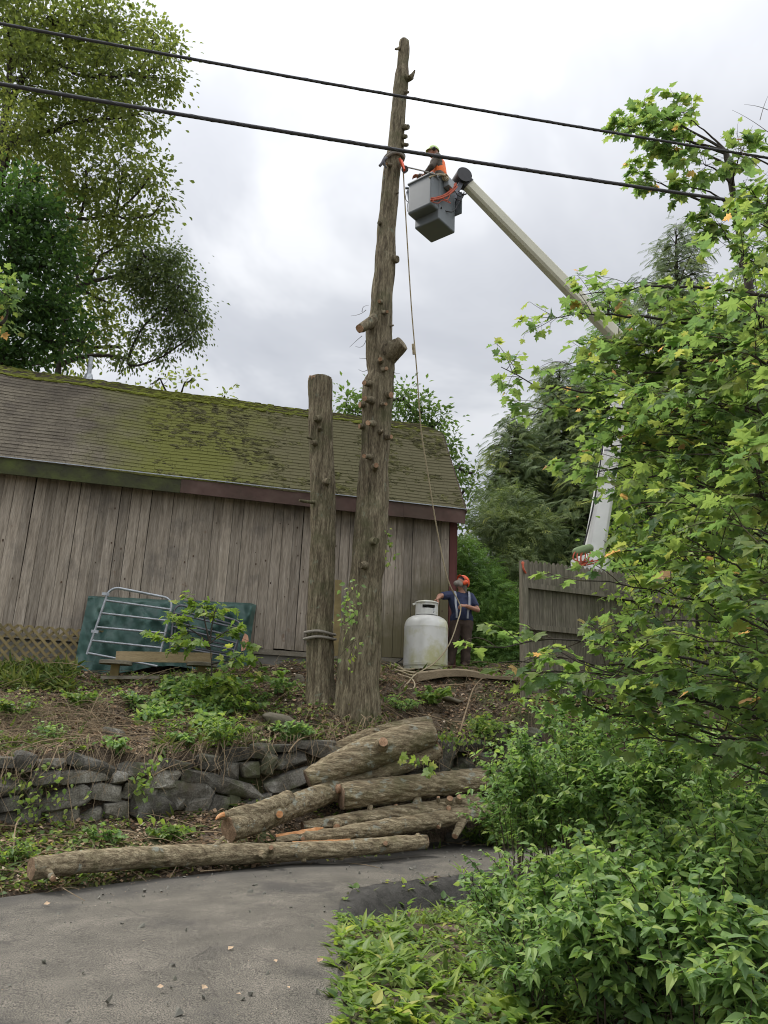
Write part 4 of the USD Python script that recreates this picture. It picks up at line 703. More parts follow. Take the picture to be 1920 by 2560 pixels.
# ------------------------------------------------------------------ rigging: sling, block, lines
bl = at_y(1010, 419, 11.98)
sling = ring(bigP, 398, 12.15, .03, tilt=.06, n=50, wob=.01); s2 = thing('rope_sling', 'pale rope sling tied round the top of the tall trunk', 'rope', sling[0])
obj('turn', tube(sling, .028, 9, cap=False), 'rope_grey', s2); obj('turn', tube(ring(bigP, 393, 12.15, .035, tilt=.05, n=50), .024, 9, cap=False), 'rope_grey', s2)
obj('tail', tube(resample(np.array([at_y(966, 396, 11.95), at_y(958, 402, 11.8), at_y(955, 408, 11.8), at_y(949, 415, 11.8)]), 10), .026, 7), 'rope_dark', s2); obj('tail', tube(resample(np.array([at_y(962, 398, 11.9), at_y(961, 410, 11.85), at_y(966, 420, 11.85)]), 8), .015, 6), 'rope_dark', s2)
pb = thing('rigging_block', 'orange rigging pulley block hanging from the sling on the trunk', 'pulley block', bl)
obj('cheek', beam(at_y(1003, 404, 11.95), at_y(1011, 428, 11.95), .10, .04, .13, .04), 'orange_plastic', pb); obj('cheek', beam(at_y(1004, 404, 12.02), at_y(1012, 428, 12.02), .10, .04, .13, .04), 'orange_plastic', pb)
obj('sheave', tube([at_y(1012, 423, 11.93), at_y(1012, 423, 12.05)], .065, 16), 'dark_steel', pb); obj('strap', tube([at_y(999, 396, 11.95), at_y(1003, 406, 11.97)], .025, 6), 'orange_rope', pb)
def rope(name, label, pts, r, mat='rope_fibre', n=120):
    P = resample(np.array(pts), n); return obj(name, tube(P, r, 8), mat, smooth=True, label=label, cat='rope')
rope('rope', 'taut line running from the orange block to the grey bucket', [at_y(1012, 417, 11.95), at_y(1060, 428, 12.8), at_y(1092, 437, 13.6), at_y(1112, 441, 13.85)], .014, 'rope_grey', 20)
rl = thing('knotted_line', 'coil of pale line knotted on the rim of the bucket', 'rope', at_y(1108, 440, 13.8))
for k in range(4):
    a = np.linspace(0, 2 * np.pi, 16); c = at_y(1110 + 2 * k, 442 + (k % 2) * 2, 13.8); obj('loop', tube(c + np.stack([np.cos(a) * .05, .02 * np.sin(2 * a), np.sin(a) * (.05 + .01 * k)], 1), .011, 6, cap=False), 'rope_fibre', rl)
obj('loop', tube(resample(np.array([at_y(1073, 444, 13.6), at_y(1090, 437, 13.65), at_y(1108, 437, 13.75), at_y(1118, 442, 13.9)]), 14), .02, 7), 'rope_fibre', rl)
MAN = at_y(1143, 1671, 14.8)
hand_r = MAN + [.02, -.30, 1.13]
line_pts = [at_y(1008, 424, 11.97)] + [at_y(x, y, Y) for x, y, Y in ((1018, 602, 12.3), (1030, 787, 12.65), (1042, 926, 12.95), (1053, 1076, 13.3), (1071, 1192, 13.6), (1094, 1331, 13.95), (1123, 1458, 14.25))] + [hand_r + [-.02, -.01, .03]]
gx_, gy_ = at_y(1050, 1676, 13.75)[:2]
def gp(x, y, Y, dz=.02): p = at_y(x, y, Y); return np.array([p[0], p[1], max(gz(p[0], p[1]) + dz, p[2] - .03)])
low = [hand_r + [.0, -.02, -.03], at_y(1142, 1560, 14.25), at_y(1128, 1600, 14.1), at_y(1108, 1634, 13.95), at_y(1083, 1660, 13.85), at_y(1058, 1675, 13.7), gp(1035, 1685, 13.4), gp(1022, 1700, 13.15), gp(1012, 1713, 12.95), gp(1022, 1718, 12.9), gp(1034, 1716, 12.92), gp(1037, 1706, 13.05), gp(1033, 1696, 13.2), gp(1020, 1688, 13.3), gp(1005, 1684, 13.4), gp(995, 1680, 13.5)]
rope('hauling_rope', 'long pale rope hanging from the block down to the man in suspenders and the ground', line_pts + low, .0115, n=330)
pr = thing('rope_pile', 'loose pile of yellowish rope on the soil left of the tank', 'rope', gp(1010, 1680, 13.7))
for k, q in enumerate(([(985, 1668), (1005, 1675), (1030, 1684), (1050, 1678)], [(986, 1683), (1010, 1680), (1030, 1677), (1052, 1679), (1060, 1684)], [(975, 1686), (1000, 1690), (1020, 1685), (1040, 1676)], [(984, 1671), (992, 1678), (1012, 1684), (1036, 1690)])):
    obj('coil', tube(resample(np.array([gp(x, y, 13.75 + .1 * k, .03 + .02 * k) for x, y in q]), 26), .014, 7), 'rope_fibre', pr, smooth=True)
kn = np.array(line_pts); 
for px, py, Y in ((1033, 860, 12.8), (1034, 872, 12.82)): obj('rope_knot', tube([at_y(px, py, Y), at_y(px + 1, py + 14, Y + .02)], .028, 8), 'rope_fibre', smooth=True, label='knot in the hauling rope beside the tall trunk, ' + ('upper one' if py == 860 else 'lower one'), cat='knot')

# ------------------------------------------------------------------ people
def hand_chain(w, d, palm_n, k=1., curl=1.2, closed=True):
    """Bones of a hand: wrist w, pointing along d, palm facing palm_n. Returns joints and bones: a palm, four unequal fingers and a thumb from its side."""
    d = unit(d); pn = unit(palm_n - d * (d @ palm_n)); s = np.cross(d, pn); J, Bn = {}, []
    J['w'] = (w, .027 * k)
    for i, o in enumerate((-1.5, -.5, .5, 1.5)):
        b = w + d * .085 * k + s * o * .021 * k; J[f'k{i}'] = (b, .013 * k); J[f'm{i}'] = (w + d * .03 * k + s * o * .015 * k, .015 * k); Bn += [('w', f'm{i}'), (f'm{i}', f'k{i}')]
        if i: Bn.append((f'k{i-1}', f'k{i}'))
        Ls = (.040, .045, .042, .033)[i] * k; dd, p = d, b
        for q in range(3):
            a = curl * (.5 + .5 * q); dd = unit(d * math.cos(a) + pn * math.sin(a)); p = p + dd * Ls * (1, .7, .55)[q]; J[f'f{i}{q}'] = (p, (.0105, .0095, .0085)[q] * k); Bn.append((f'k{i}' if q == 0 else f'f{i}{q-1}', f'f{i}{q}'))
    tb = w + d * .025 * k - s * .028 * k; t1_ = tb + unit(-s * .9 + d * .6 + pn * .5) * .042 * k; t2_ = t1_ + unit(-s * .1 + d * .8 + pn * .9) * .032 * k
    J['tb'], J['t1'], J['t2'] = (tb, .015 * k), (t1_, .012 * k), (t2_, .010 * k); return J, Bn + [('w', 'tb'), ('tb', 't1'), ('t1', 't2')]
def merge(J, Bn, H, tagp, joint):
    Jh, Bh = H; J.update({tagp + k: v for k, v in Jh.items()}); Bn += [(tagp + a, tagp + b) for a, b in Bh] + [(joint, tagp + 'w')]
def person(o, J, label, head, f_dir, spec):
    """o: where the feet stand. J: joints relative to o. head: centre. f_dir: the way the face looks."""
    t = thing('person', label, 'person', o); g = lambda k: (o + np.array(J[k][:3]), J[k][3])
    W_ = {k: g(k) for k in J}; f = unit(f_dir); up = unit(Z3 - f * (f @ Z3)); s = np.cross(f, up); hc = o + np.array(head)
    HJ = {'cr': (hc + up * .035, .088), 'bk': (hc - f * .035 + up * .02, .083), 'fc': (hc + f * .03 - up * .02, .073), 'ch': (hc + f * .062 - up * .085, .036), 'ns': (hc + f * .112 - up * .012, .012), 'nb': (hc + f * .092 + up * .02, .012), 'br': (hc + f * .075 + up * .035, .035), 'e1': (hc + s * .088 - up * .01, .018), 'e2': (hc - s * .088 - up * .01, .018), 'lp': (hc + f * .085 - up * .055, .02)}
    W_.update(HJ); bones = [('neck', 'chest'), ('neck', 'bk'), ('neck', 'ch'), ('cr', 'bk'), ('cr', 'fc'), ('bk', 'fc'), ('fc', 'ch'), ('cr', 'br'), ('nb', 'ns'), ('br', 'nb'), ('fc', 'e1'), ('fc', 'e2'), ('fc', 'lp'), ('lp', 'ch'), ('fc', 'ns'),
        ('chest', 'sh_l'), ('chest', 'sh_r'), ('sh_l', 'el_l'), ('el_l', 'wr_l'), ('sh_r', 'el_r'), ('el_r', 'wr_r'), ('chest', 'belly'), ('belly', 'hip_l'), ('belly', 'hip_r'), ('hip_l', 'hip_r'), ('hip_l', 'kn_l'), ('hip_r', 'kn_r'), ('kn_l', 'an_l'), ('kn_r', 'an_r'), ('an_l', 'to_l'), ('an_r', 'to_r'), ('sh_l', 'belly'), ('sh_r', 'belly')]
    for sd_, hd in (('l', spec['hand_l']), ('r', spec['hand_r'])): merge(W_, bones, hand_chain(W_['wr_' + sd_][0], hd[0], hd[1], 1.02, hd[2]), 'h' + sd_, 'wr_' + sd_)
    obj('body', hull_chain(W_, bones, .012, 4), 'skin', t, smooth=True, tone=.5)
    inf = lambda ks, e: {k: (W_[k][0], W_[k][1] + e) for k in ks}
    SH = inf(('chest', 'belly', 'sh_l', 'sh_r', 'hip_l', 'hip_r'), .022); 
    for q in ('l', 'r'):
        a, b = W_['sh_' + q], W_['el_' + q]; fr = spec['sleeve']; SH['sl_' + q] = (a[0] * (1 - fr) + b[0] * fr, a[1] * (1 - fr) + b[1] * fr + .024)
        if fr > 1: SH['el_' + q] = (b[0], b[1] + .02); SH['sl_' + q] = (W_['wr_' + q][0] * .9 + b[0] * .1, W_['wr_' + q][1] + .018)
    for q in ('hip_l', 'hip_r'): SH[q] = (SH[q][0] + Z3 * .07, SH[q][1] - .004)
    sb = [('chest', 'belly'), ('chest', 'sh_l'), ('chest', 'sh_r'), ('sh_l', 'belly'), ('sh_r', 'belly'), ('belly', 'hip_l'), ('belly', 'hip_r'), ('hip_l', 'hip_r')]
    for q in ('l', 'r'): sb += ([('sh_' + q, 'el_' + q), ('el_' + q, 'sl_' + q)] if spec['sleeve'] > 1 else [('sh_' + q, 'sl_' + q)])
    sm = hull_chain(SH, sb, .02, 5); sm.vertices += (fbm(sm.vertices * 9, 3, 3)[:, None] - .5) * .03 * sm.vertex_normals
    obj('shirt', sm, spec['shirt'], t, smooth=True, tone=.5)
    TR = inf(('hip_l', 'hip_r', 'kn_l', 'kn_r', 'an_l', 'an_r'), .022); tb_ = [('hip_l', 'hip_r'), ('hip_l', 'kn_l'), ('hip_r', 'kn_r'), ('kn_l', 'an_l'), ('kn_r', 'an_r')]
    for q in ('an_l', 'an_r'): TR[q] = (TR[q][0] + Z3 * .02, TR[q][1] + .012)
    TR['wb'] = (o + (np.array(J['hip_l'][:3]) + np.array(J['hip_r'][:3])) / 2 + Z3 * .09, W_['belly'][1] - .002); tb_ += [('hip_l', 'wb'), ('hip_r', 'wb')]
    tm = hull_chain(TR, tb_, .02, 5); tm.vertices += (fbm(tm.vertices * 8, 3, 7)[:, None] - .5) * .04 * tm.vertex_normals
    obj('trousers', tm, spec['trousers'], t, smooth=True, tone=.5)
    for q in ('l', 'r'): obj('boot', hull_chain({'a': (W_['an_' + q][0], .062), 'b': (W_['to_' + q][0] + Z3 * .005, .05), 'c': (W_['an_' + q][0] - Z3 * .045, .055)}, [('a', 'c'), ('c', 'b'), ('a', 'b')], .02, 4), 'boot_leather', t, smooth=True)
    # helmet: a shell round the crown with a brim
    a = trimesh.creation.icosphere(3, 1.0).vertices; fcs = trimesh.creation.icosphere(3, 1.0).faces; keep = (a[fcs][:, :, 2] > -.12).all(1); hv = a.copy(); ht = up * .94 - f * .34; ht = unit(ht); hf = unit(f - ht * (f @ ht)); hs_ = np.cross(hf, ht)
    hcx = hc + ht * .035; V = hcx + hv[:, :1] * hf * .135 + hv[:, 1:2] * hs_ * .118 + hv[:, 2:] * ht * .118
    hm = obj('helmet', cat_mesh([(V, fcs[keep]), (V * .97 + hcx * .03, fcs[keep][:, ::-1])]), spec['helmet'], t, smooth=True, tone=.5)
    tt_ = np.linspace(-1.25, 1.25, 24); bi = hcx - ht * .012 + np.cos(tt_)[:, None] * hf * .13 + np.sin(tt_)[:, None] * hs_ * .115; bo = hcx - ht * .03 + np.cos(tt_)[:, None] * hf * .165 + np.sin(tt_)[:, None] * hs_ * .122
    V = np.vstack([bi, bo, bi - ht * .008, bo - ht * .008]); n = 24; q = np.arange(n - 1)
    obj('brim', (V, np.vstack([np.stack([q, q + 1, n + q + 1, n + q], 1), np.stack([2 * n + q, 3 * n + q, 3 * n + q + 1, 2 * n + q + 1], 1), np.stack([n + q, n + q + 1, 3 * n + q + 1, 3 * n + q], 1)])), spec['helmet'], hm, smooth=30)
    return t, dict(hc=hc, f=f, up=up, s=s, W=W_, ht=ht, hf=hf)
J = {'neck': (.07, .02, 1.47, .062), 'chest': (.055, .0, 1.28, .135), 'belly': (.07, -.03, 1.02, .155), 'sh_l': (-.135, -.02, 1.375, .066), 'sh_r': (.235, .03, 1.365, .066), 'el_l': (-.37, -.20, 1.315, .046), 'wr_l': (-.415, -.40, 1.235, .033), 'el_r': (.365, -.07, 1.10, .048), 'wr_r': (.125, -.27, 1.135, .034),
     'hip_l': (-.02, .0, .86, .115), 'hip_r': (.16, .0, .86, .115), 'kn_l': (-.085, -.02, .46, .075), 'kn_r': (.165, -.01, .46, .075), 'an_l': (-.14, .02, .09, .055), 'an_r': (.15, .02, .09, .055), 'to_l': (-.22, -.12, .045, .045), 'to_r': (.10, -.14, .045, .045)}
tm_, H = person(MAN, J, 'bearded person in navy shirt and suspenders looking up, one hand on the tank', (.075, -.02, 1.625), (-.62, -.42, .62),
    dict(hand_l=(np.array([-.02, -.25, -.9]), np.array([-.5, .2, -.1]), .5), hand_r=(np.array([-1, -.25, .05]), np.array([.1, .6, -.75]), 1.35), sleeve=.62, shirt='navy_cloth', trousers='brown_cloth', helmet='orange_plastic'))
o, W_ = MAN, H['W']
obj('beard', hull_chain({'a': (H['hc'] + H['f'] * .06 - H['up'] * .075, .062), 'b': (H['hc'] + H['f'] * .095 - H['up'] * .125, .05), 'c': (H['hc'] + H['f'] * .02 - H['up'] * .09 + H['s'] * .045, .045), 'd': (H['hc'] + H['f'] * .02 - H['up'] * .09 - H['s'] * .045, .045)}, [('a', 'b'), ('a', 'c'), ('a', 'd')], .012, 2), 'beard', tm_, smooth=True)
obj('hair', hull_chain({'a': (H['hc'] - H['f'] * .06 - H['up'] * .03, .075), 'b': (MAN + np.array([.11, .03, 1.47]), .06)}, [('a', 'b')], .02, 3), 'beard', tm_, smooth=True, tone=.1)
for sg in (-1, 1):
    c = H['hc'] + H['s'] * sg * .10 - H['up'] * .005; obj('ear_muff', hull_chain({'a': (c, .042), 'b': (c + H['s'] * sg * .025 - H['up'] * .01, .04), 'c': (c - H['up'] * .03, .038)}, [('a', 'b'), ('a', 'c'), ('b', 'c')], .012, 3), 'orange_plastic', tm_, smooth=True)
    obj('ear_muff_arm', tube([c + H['s'] * sg * .03, c + H['up'] * .06 + H['s'] * sg * .03], .008, 6), 'black_rubber', tm_)
g0 = H['hc'] + H['f'] * .098 + H['up'] * .022; a = np.linspace(-1.1, 1.1, 12); gl = H['hc'] + H['up'] * .024 + np.cos(a)[:, None] * H['f'] * .108 + np.sin(a)[:, None] * H['s'] * .09
obj('glasses', cat_mesh([bar(gl[i], gl[i + 1], .008, .036, up=H['up']) for i in range(11)]), 'lens_dark', tm_)
for x0, x1, y0 in ((-.065, -.04, -.155), (.20, .17, -.125)):
    P = np.array([[x0 + .0, .04, 1.46], [x0 - .005, -.10, 1.43], [x0, y0 - .035, 1.32], [x0 * .9 + x1 * .1, y0 - .045, 1.18], [x1, y0 - .055, 1.02], [x1, y0 - .03, .92]]); P = resample(P, 16) + MAN
    T = unit(np.gradient(P, axis=0)); sx = np.tile(np.array([.95, .2, 0]), (16, 1)); nn = unit(np.cross(T, sx)); V = np.stack([P - sx * .02 + nn * .004, P + sx * .02 + nn * .004, P + sx * .02 - nn * .004, P - sx * .02 - nn * .004], 1).reshape(-1, 3)
    i, j = np.meshgrid(np.arange(15), np.arange(4), indexing='ij'); i, j = i.ravel(), j.ravel(); k = (j + 1) % 4
    obj('suspender', (V, np.stack([i * 4 + j, (i + 1) * 4 + j, (i + 1) * 4 + k, i * 4 + k], 1)), 'suspender', tm_)
obj('belt', tube(MAN + np.stack([.07 + np.cos(aa) * .165, -.01 + np.sin(aa) * .15, .93 + 0 * aa], 1), .014, 6, cap=False), 'black_rubber', tm_)
BP = L(.33, .30, .38)
J2 = {'neck': (-.03, -.01, 1.46, .06), 'chest': (.0, 0, 1.27, .13), 'belly': (.04, 0, 1.02, .13), 'sh_l': (.02, .17, 1.36, .062), 'sh_r': (-.02, -.17, 1.36, .066), 'el_l': (-.18, .2, 1.12, .046), 'wr_l': (-.38, .15, 1.12, .034), 'el_r': (-.13, -.22, 1.08, .05), 'wr_r': (-.25, -.10, .98, .034),
      'hip_l': (.05, .09, .87, .105), 'hip_r': (.05, -.09, .87, .105), 'kn_l': (.02, .10, .47, .07), 'kn_r': (.02, -.10, .47, .07), 'an_l': (.05, .10, .08, .055), 'an_r': (.05, -.10, .08, .055), 'to_l': (-.08, .1, .045, .045), 'to_r': (-.08, -.1, .045, .045)}
tb2, H2 = person(BP, J2, 'worker in orange vest and lime helmet standing in the raised bucket', (-.10, -.02, 1.60), (-.92, -.1, -.22),
    dict(hand_l=(np.array([-1, 0, -.1]), np.array([0, -.3, -1.]), .9), hand_r=(np.array([-.8, .3, -.4]), np.array([0, .5, -1.]), .9), sleeve=1.5, shirt='sleeve_cloth', trousers='brown_cloth', helmet='green_helmet'))
vj = {k: (H2['W'][k][0], H2['W'][k][1] + e) for k, e in (('chest', .05), ('belly', .048), ('sh_l', .03), ('sh_r', .03))}; vj['sh_l'] = (vj['sh_l'][0] * .8 + vj['chest'][0] * .2 , .075); vj['sh_r'] = (vj['sh_r'][0] * .8 + vj['chest'][0] * .2, .078)
obj('vest', hull_chain(vj, [('chest', 'belly'), ('chest', 'sh_l'), ('chest', 'sh_r'), ('sh_l', 'belly'), ('sh_r', 'belly')], .02, 4), 'orange_vest', tb2, smooth=True)
for sg in (-1, 1): c = H2['hc'] + H2['s'] * sg * .105; obj('ear_muff', hull_chain({'a': (c, .042), 'b': (c + H2['s'] * sg * .02, .038)}, [('a', 'b')], .012, 3), 'black_rubber', tb2, smooth=True)

# ------------------------------------------------------------------ things along the barn wall: lattice, tarp, gates, board on pedestals
lo_ = B(0, -.35, 0); 
def lat(x, y): p = on(x, y, lo_, bn); q = p - np.array([K[0], K[1], 0]); return q @ bd_, p[2]
u0_, z0_ = lat(-60, 1560); u1_, z1_ = lat(270, 1578); zb_ = min(lat(0, 1700)[1], lat(240, 1715)[1])
quad = Polygon([(u0_ - 1.5, z0_ + .06), (u1_, z1_), (u1_ - .02, zb_), (u0_ - 1.5, zb_)])
lt = thing('lattice_panel', 'weathered diagonal wooden lattice panel along the foot of the barn', 'lattice', B((u0_ + u1_) / 2, -.35, zb_))
pitch, sw = .165, .044
for layer, sgn in ((0, 1), (1, -1)):
    for k in range(-60, 80):
        c0 = u0_ - 2 + k * pitch * 1.0; d_ = 3.0
        st = Polygon([(c0, zb_ - .2), (c0 + sw * 1.414, zb_ - .2), (c0 + sw * 1.414 + sgn * d_, zb_ - .2 + d_), (c0 + sgn * d_, zb_ - .2 + d_)]).intersection(quad)
        if st.area > .002 and st.geom_type == 'Polygon' and st.bounds[2] > u0_ - .5: obj('slat', extrude(st, B(0, -.35 - .012 * layer, 0), bd_, Z3, .009), 'lattice_wood', lt, tone=r.random())
# tarp draped over something leaning on the wall
def tw(x, y, v): p = on(x, y, B(0, v, 0), bn); q = p - np.array([K[0], K[1], 0]); return q @ bd_, p[2]
ta, tz = tw(222, 1489, -.25); tb, _z2 = tw(646, 1508, -.25); tzb = gz(*B((ta + tb) / 2, -.6, 0)[:2]) - .05
na, nb_ = 110, 46; U_, S_ = np.meshgrid(np.linspace(0, 1, na), np.linspace(0, 1, nb_), indexing='ij')
prof_v = np.interp(S_, [0, .12, .2, .55, 1], [-.06, -.2, -.27, -.36, -.52]); prof_z = np.interp(S_, [0, .12, .2, .55, 1], [0, .0, -.05, -.55, -1.28])
zz_ = tz + (_z2 - tz) * U_ + prof_z * (1 + .06 * np.sin(U_ * 9)); uu_ = ta + (tb - ta) * U_ + np.where(U_ > .93, -.13 * S_ * (U_ - .93) / .07, 0) - .04 * S_ * (1 - U_)
w3 = np.stack([uu_ * 1.5, S_ * 2.2, 0 * S_], -1); wr = (fbm(w3 * [2, 2, 1], 4, 8) - .5) * .16 + .030 * np.sin((uu_ * 5 + S_ * 4 + 3 * fbm(w3 * 1.4, 2, 3)) * 2.4) * np.clip(S_ * 3, 0, 1) + .025 * np.abs(np.sin(uu_ * 11 - S_ * 7 + 2 * fbm(w3 * 3, 2, 5))) + .03 * np.abs(fbm(w3 * [4, 2, 1], 3, 9) - .5)
vv_ = prof_v - 1.5 * wr * np.clip(S_ * 4, .15, 1) + np.where(U_ > .96, (U_ - .96) * 5, 0)
TV = np.array([K[0], K[1], 0]) + uu_[..., None] * bd_ + vv_[..., None] * bn + np.maximum(zz_, tzb)[..., None] * Z3
i, j = np.meshgrid(np.arange(na - 1), np.arange(nb_ - 1), indexing='ij'); i, j = i.ravel(), j.ravel(); tf = np.stack([i * nb_ + j, i * nb_ + j + 1, (i + 1) * nb_ + j + 1, (i + 1) * nb_ + j], 1)
obj('tarp', (TV.reshape(-1, 3), tf), 'tarp_cloth', smooth=True, tone=.5, label='dark green tarp draped over boards leaning on the barn wall', cat='tarp')
pk = [tw(x, y, -.62) for x, y in ((612, 1583), (620, 1588), (622, 1602), (612, 1625), (603, 1628), (605, 1600))]
obj('torn_sheet', extrude(Polygon(pk), B(0, -.60, 0), bd_, Z3, .01), 'tarp_pink', label='small tan board showing at the right end of the tarp', cat='board')
def gate(label, corners, bars, v, rad, mat, name='tube_gate', extra=()):
    g = lambda x, y, dv=0: on(x, y, B(0, v + dv, 0), bn)
    t = thing(name, label, 'gate', g(*corners[0])); bl_, tl, tr, br = [g(*c) for c in corners]
    e1 = unit(tr - tl); e2 = unit(bl_ - tl); rr = .16; arc = [tl + e1 * rr * (1 - math.sin(a)) + e2 * rr * (1 - math.cos(a)) for a in np.linspace(math.pi / 2, 0, 7)]; e3 = unit(br - tr)
    arc2 = [tr - e1 * rr * (1 - math.sin(a)) + e3 * rr * (1 - math.cos(a)) for a in np.linspace(0, math.pi / 2, 7)]
    obj('frame', tube(np.array([bl_] + arc + arc2 + [br]), rad, 12), mat, t, smooth=True)
    for a, b in bars: obj('crossbar', tube([bl_ + (tl - bl_) * a, br + (tr - br) * b], rad * .9, 10), mat, t, smooth=True)
    for x, y in extra: obj('hinge_clamp', bar(g(x - 9, y - 1, -.01), g(x + 9, y + 1, -.01), .03, .05), 'galvanised', t)
    return t
gate('grey galvanised tube gate tipped up against the green tarp', ((217, 1636), (275, 1466), (433, 1497), (401, 1632)), ((.79, .80), (.60, .59), (.395, .36), (.20, .09), (.02, -.24)), -.68, .022, 'galvanised', extra=((264, 1485), (237, 1579)))
gate('dark tube gate stacked behind the sapling, right of the galvanised gate', ((424, 1630), (437, 1508), (608, 1556), (577, 1652)), ((.8, .82), (.62, .6), (.52, .46), (.3, .28), (.12, .1)), -.62, .02, 'dark_steel')
gate('second dark tube gate nearly hidden behind the other dark gate', ((432, 1634), (444, 1525), (600, 1566), (585, 1655)), ((.7, .7), (.45, .42), (.2, .2)), -.56, .02, 'dark_steel')
def pedestal(label, x, ytop, ybot, hw, Y, seed):
    c = at_y(x, ytop + 4, Y); sc = proj(c)[2] / F_PX; R_ = hw * sc; zb = gz(c[0], c[1]) - .08
    t = thing('round_pedestal', label, 'pedestal', (c[0], c[1], zb))
    obj('round_top', lathe([(.01, 0), (R_, 0), (R_, .05), (R_ * .96, .058), (.01, .058)], c - Z3 * .045, 36), 'grey_timber', t, smooth=30); w = R_ * .82
    obj('square_post', bar(np.array([c[0], c[1], zb]), c - Z3 * .046, w * .62, w * .62, up=bn), 'lattice_wood', t); return c
c1 = pedestal('round topped wooden pedestal under the left end of the pale board', 290, 1650, 1690, 40, 12.75, 1); c2 = pedestal('round topped wooden pedestal under the right end of the pale board', 505, 1655, 1690, 38, 13.0, 2)
b0 = at_y(290, 1641, 12.75); b1 = at_y(530, 1645, 12.98); obj('board', bar(b0, b1, .05, .165, up=Z3), 'pale_timber', tone=.6, label='pale new timber board lying across the two round pedestals', cat='board')
e0 = at_y(252, 1694, 12.65); e1_ = at_y(398, 1693, 12.8); obj('edging_board', bar(e0, e1_, .05, .05), 'grey_timber', tone=.9, label='thin grey timber edging in the grass below the pedestals', cat='board')
w0 = at_y(846, 1450, 13.6); w1 = at_y(840, 1640, 13.6); obj('leaning_plank', bar(w1, w0, .12, .03, up=bn), 'lattice_wood', tone=.9, label='narrow upright tan plank between the two trunks', cat='plank')
w0 = at_y(946, 1632, 13.3); obj('wooden_stake', tube([at_y(948, 1682, 13.3), w0], [.055, .008], 4), 'pale_timber', label='pointed wooden stake in the ground right of the tall trunk', cat='stake')
cb = at_y(972, 1707, 12.9); bx = extrude(Polygon([(-.035, -.05), (.04, -.05), (.04, .03), (.01, .065), (-.03, .05)]), cb, np.array([1., 0, 0]), Z3, .05); obj('wood_chunk', bx, 'pale_timber', label='small pale chunk of split wood on the soil right of the tall trunk', cat='wood chunk')
# glove on the fence post, bag on the lift
gv = at_y(1305, 1430, 12.3); gl_ = hull_chain(*(lambda H: ({k: (p, q) for k, (p, q) in H[0].items()}, H[1]))(hand_chain(gv + [.0, -.08, .13], np.array([.05, 0, -1]), np.array([1., 0, 0]), .95, .5)), .010, 4); obj('work_glove', gl_, 'orange_rope', smooth=True, label='orange work glove hung on the end post of the fence', cat='glove')
gb = at_y(1456, 1376, 15.4); bagm = hull_chain({'a': (gb + [-.12, 0, -.04], .09), 'b': (gb + [.0, 0, .0], .10), 'c': (gb + [.14, 0, .05], .09)}, [('a', 'b'), ('b', 'c')], .03, 4); obj('rope_bag', bagm, 'bag_green', smooth=True, label='rounded green bag on the lift above the fence', cat='bag')
oq = thing('cord_tangle', 'tangle of orange cord hanging below the green bag', 'cord', gb - Z3 * .2)
for k in range(7):
    a = gb + np.array([-.16 + .05 * k, -.06, -.05 - .02 * (k % 3)]); obj('strand', tube(resample(np.array([a, a + [-.06 + .03 * (k % 3), -.05, -.15], a + [.10 - .05 * k, -.04, -.22 - .03 * (k % 2)], a + [.2, 0, -.15]]), 14), .014, 6), 'orange_rope', oq)
# loose stones and a slab in the bank
def rockat(name, label, x, y, Y, sz, seed, mat='slab_stone', tone=.5):
    p = at_y(x, y, Y); p[2] = gz(p[0], p[1]) + sz[2] * .25; obj(name, stone(p, np.array([.97, .24, 0]), np.array([-.24, .97, 0]), sz, seed), mat, smooth=30, tone=tone, label=label, cat='stone')
rockat('slab_stone', 'broad tan flat stone half buried in the bank left of the trunks', 700, 1808, 11.75, (.46, .3, .2), 5)
rockat('slab_stone', 'tan flat stone set in the dirt below the wood slab', 1128, 1728, 13.0, (.34, .25, .08), 6, tone=.9)
rockat('slab_stone', 'small pointed tan stone at the barn foundation left of the short trunk', 748, 1692, 13.2, (.17, .12, .2), 7)
rockat('slab_stone', 'grey stone showing in the leaf litter above the stone wall', 285, 1850, 10.9, (.3, .2, .12), 8, 'stone')
rockat('slab_stone', 'flat grey stone at the right foot of the topmost log', 1165, 1892, 11.75, (.6, .3, .28), 9, 'stone', .2)
# ------------------------------------------------------------------ leaves and plants
def _mir(half): return np.array(half + [(-x, y) for x, y in half[-2:0:-1]])
_mo = _mir([(0, 0), (.22, -.10), (.48, .00), (.36, .14), (.66, .38), (.50, .42), (.27, .46), (.30, .68), (.15, .74), (0, 1.0)])
def _leaf(outline, c, fold, droop, ruff=0):
    v = np.vstack([outline, [c]]); z = fold * np.abs(v[:, 0]) - droop * v[:, 1] ** 2; n = len(outline); j = np.arange(n)
    return np.c_[v, z + ruff * np.sin(np.arange(n + 1) * 2.4)], np.stack([np.full(n, n), j, (j + 1) % n], 1)
LEAF = {'maple': _leaf(_mo, (0, .32), -.22, .22, .03), 'maple2': _leaf(_mo * [.85, 1], (0, .32), .25, .35, .04)}
def _lance(w, droop, fold): 
    y = [.0, .18, .42, .68, 1.]; x = [.03, .8, 1., .62, 0]
    V = [(0, 0, 0)] + [(s * w * x[k], y[k], fold * w * x[k]) if s else (0, y[k], 0) for k in (1, 2, 3) for s in (-1, 0, 1)] + [(0, 1, 0)]
    V = np.array(V, float); V[:, 2] -= droop * V[:, 1] ** 2
    F = [[0, 2, 1], [0, 3, 2], [1, 2, 5], [1, 5, 4], [2, 3, 6], [2, 6, 5], [4, 5, 8], [4, 8, 7], [5, 6, 9], [5, 9, 8], [7, 8, 10], [8, 9, 10]]
    return V, np.array(F)
LEAF['lance'] = _lance(.21, .22, .35); LEAF['ovate'] = _lance(.33, .22, .25); LEAF['blade'] = _lance(.10, .45, .3); LEAF['broad'] = _lance(.26, .30, .25)
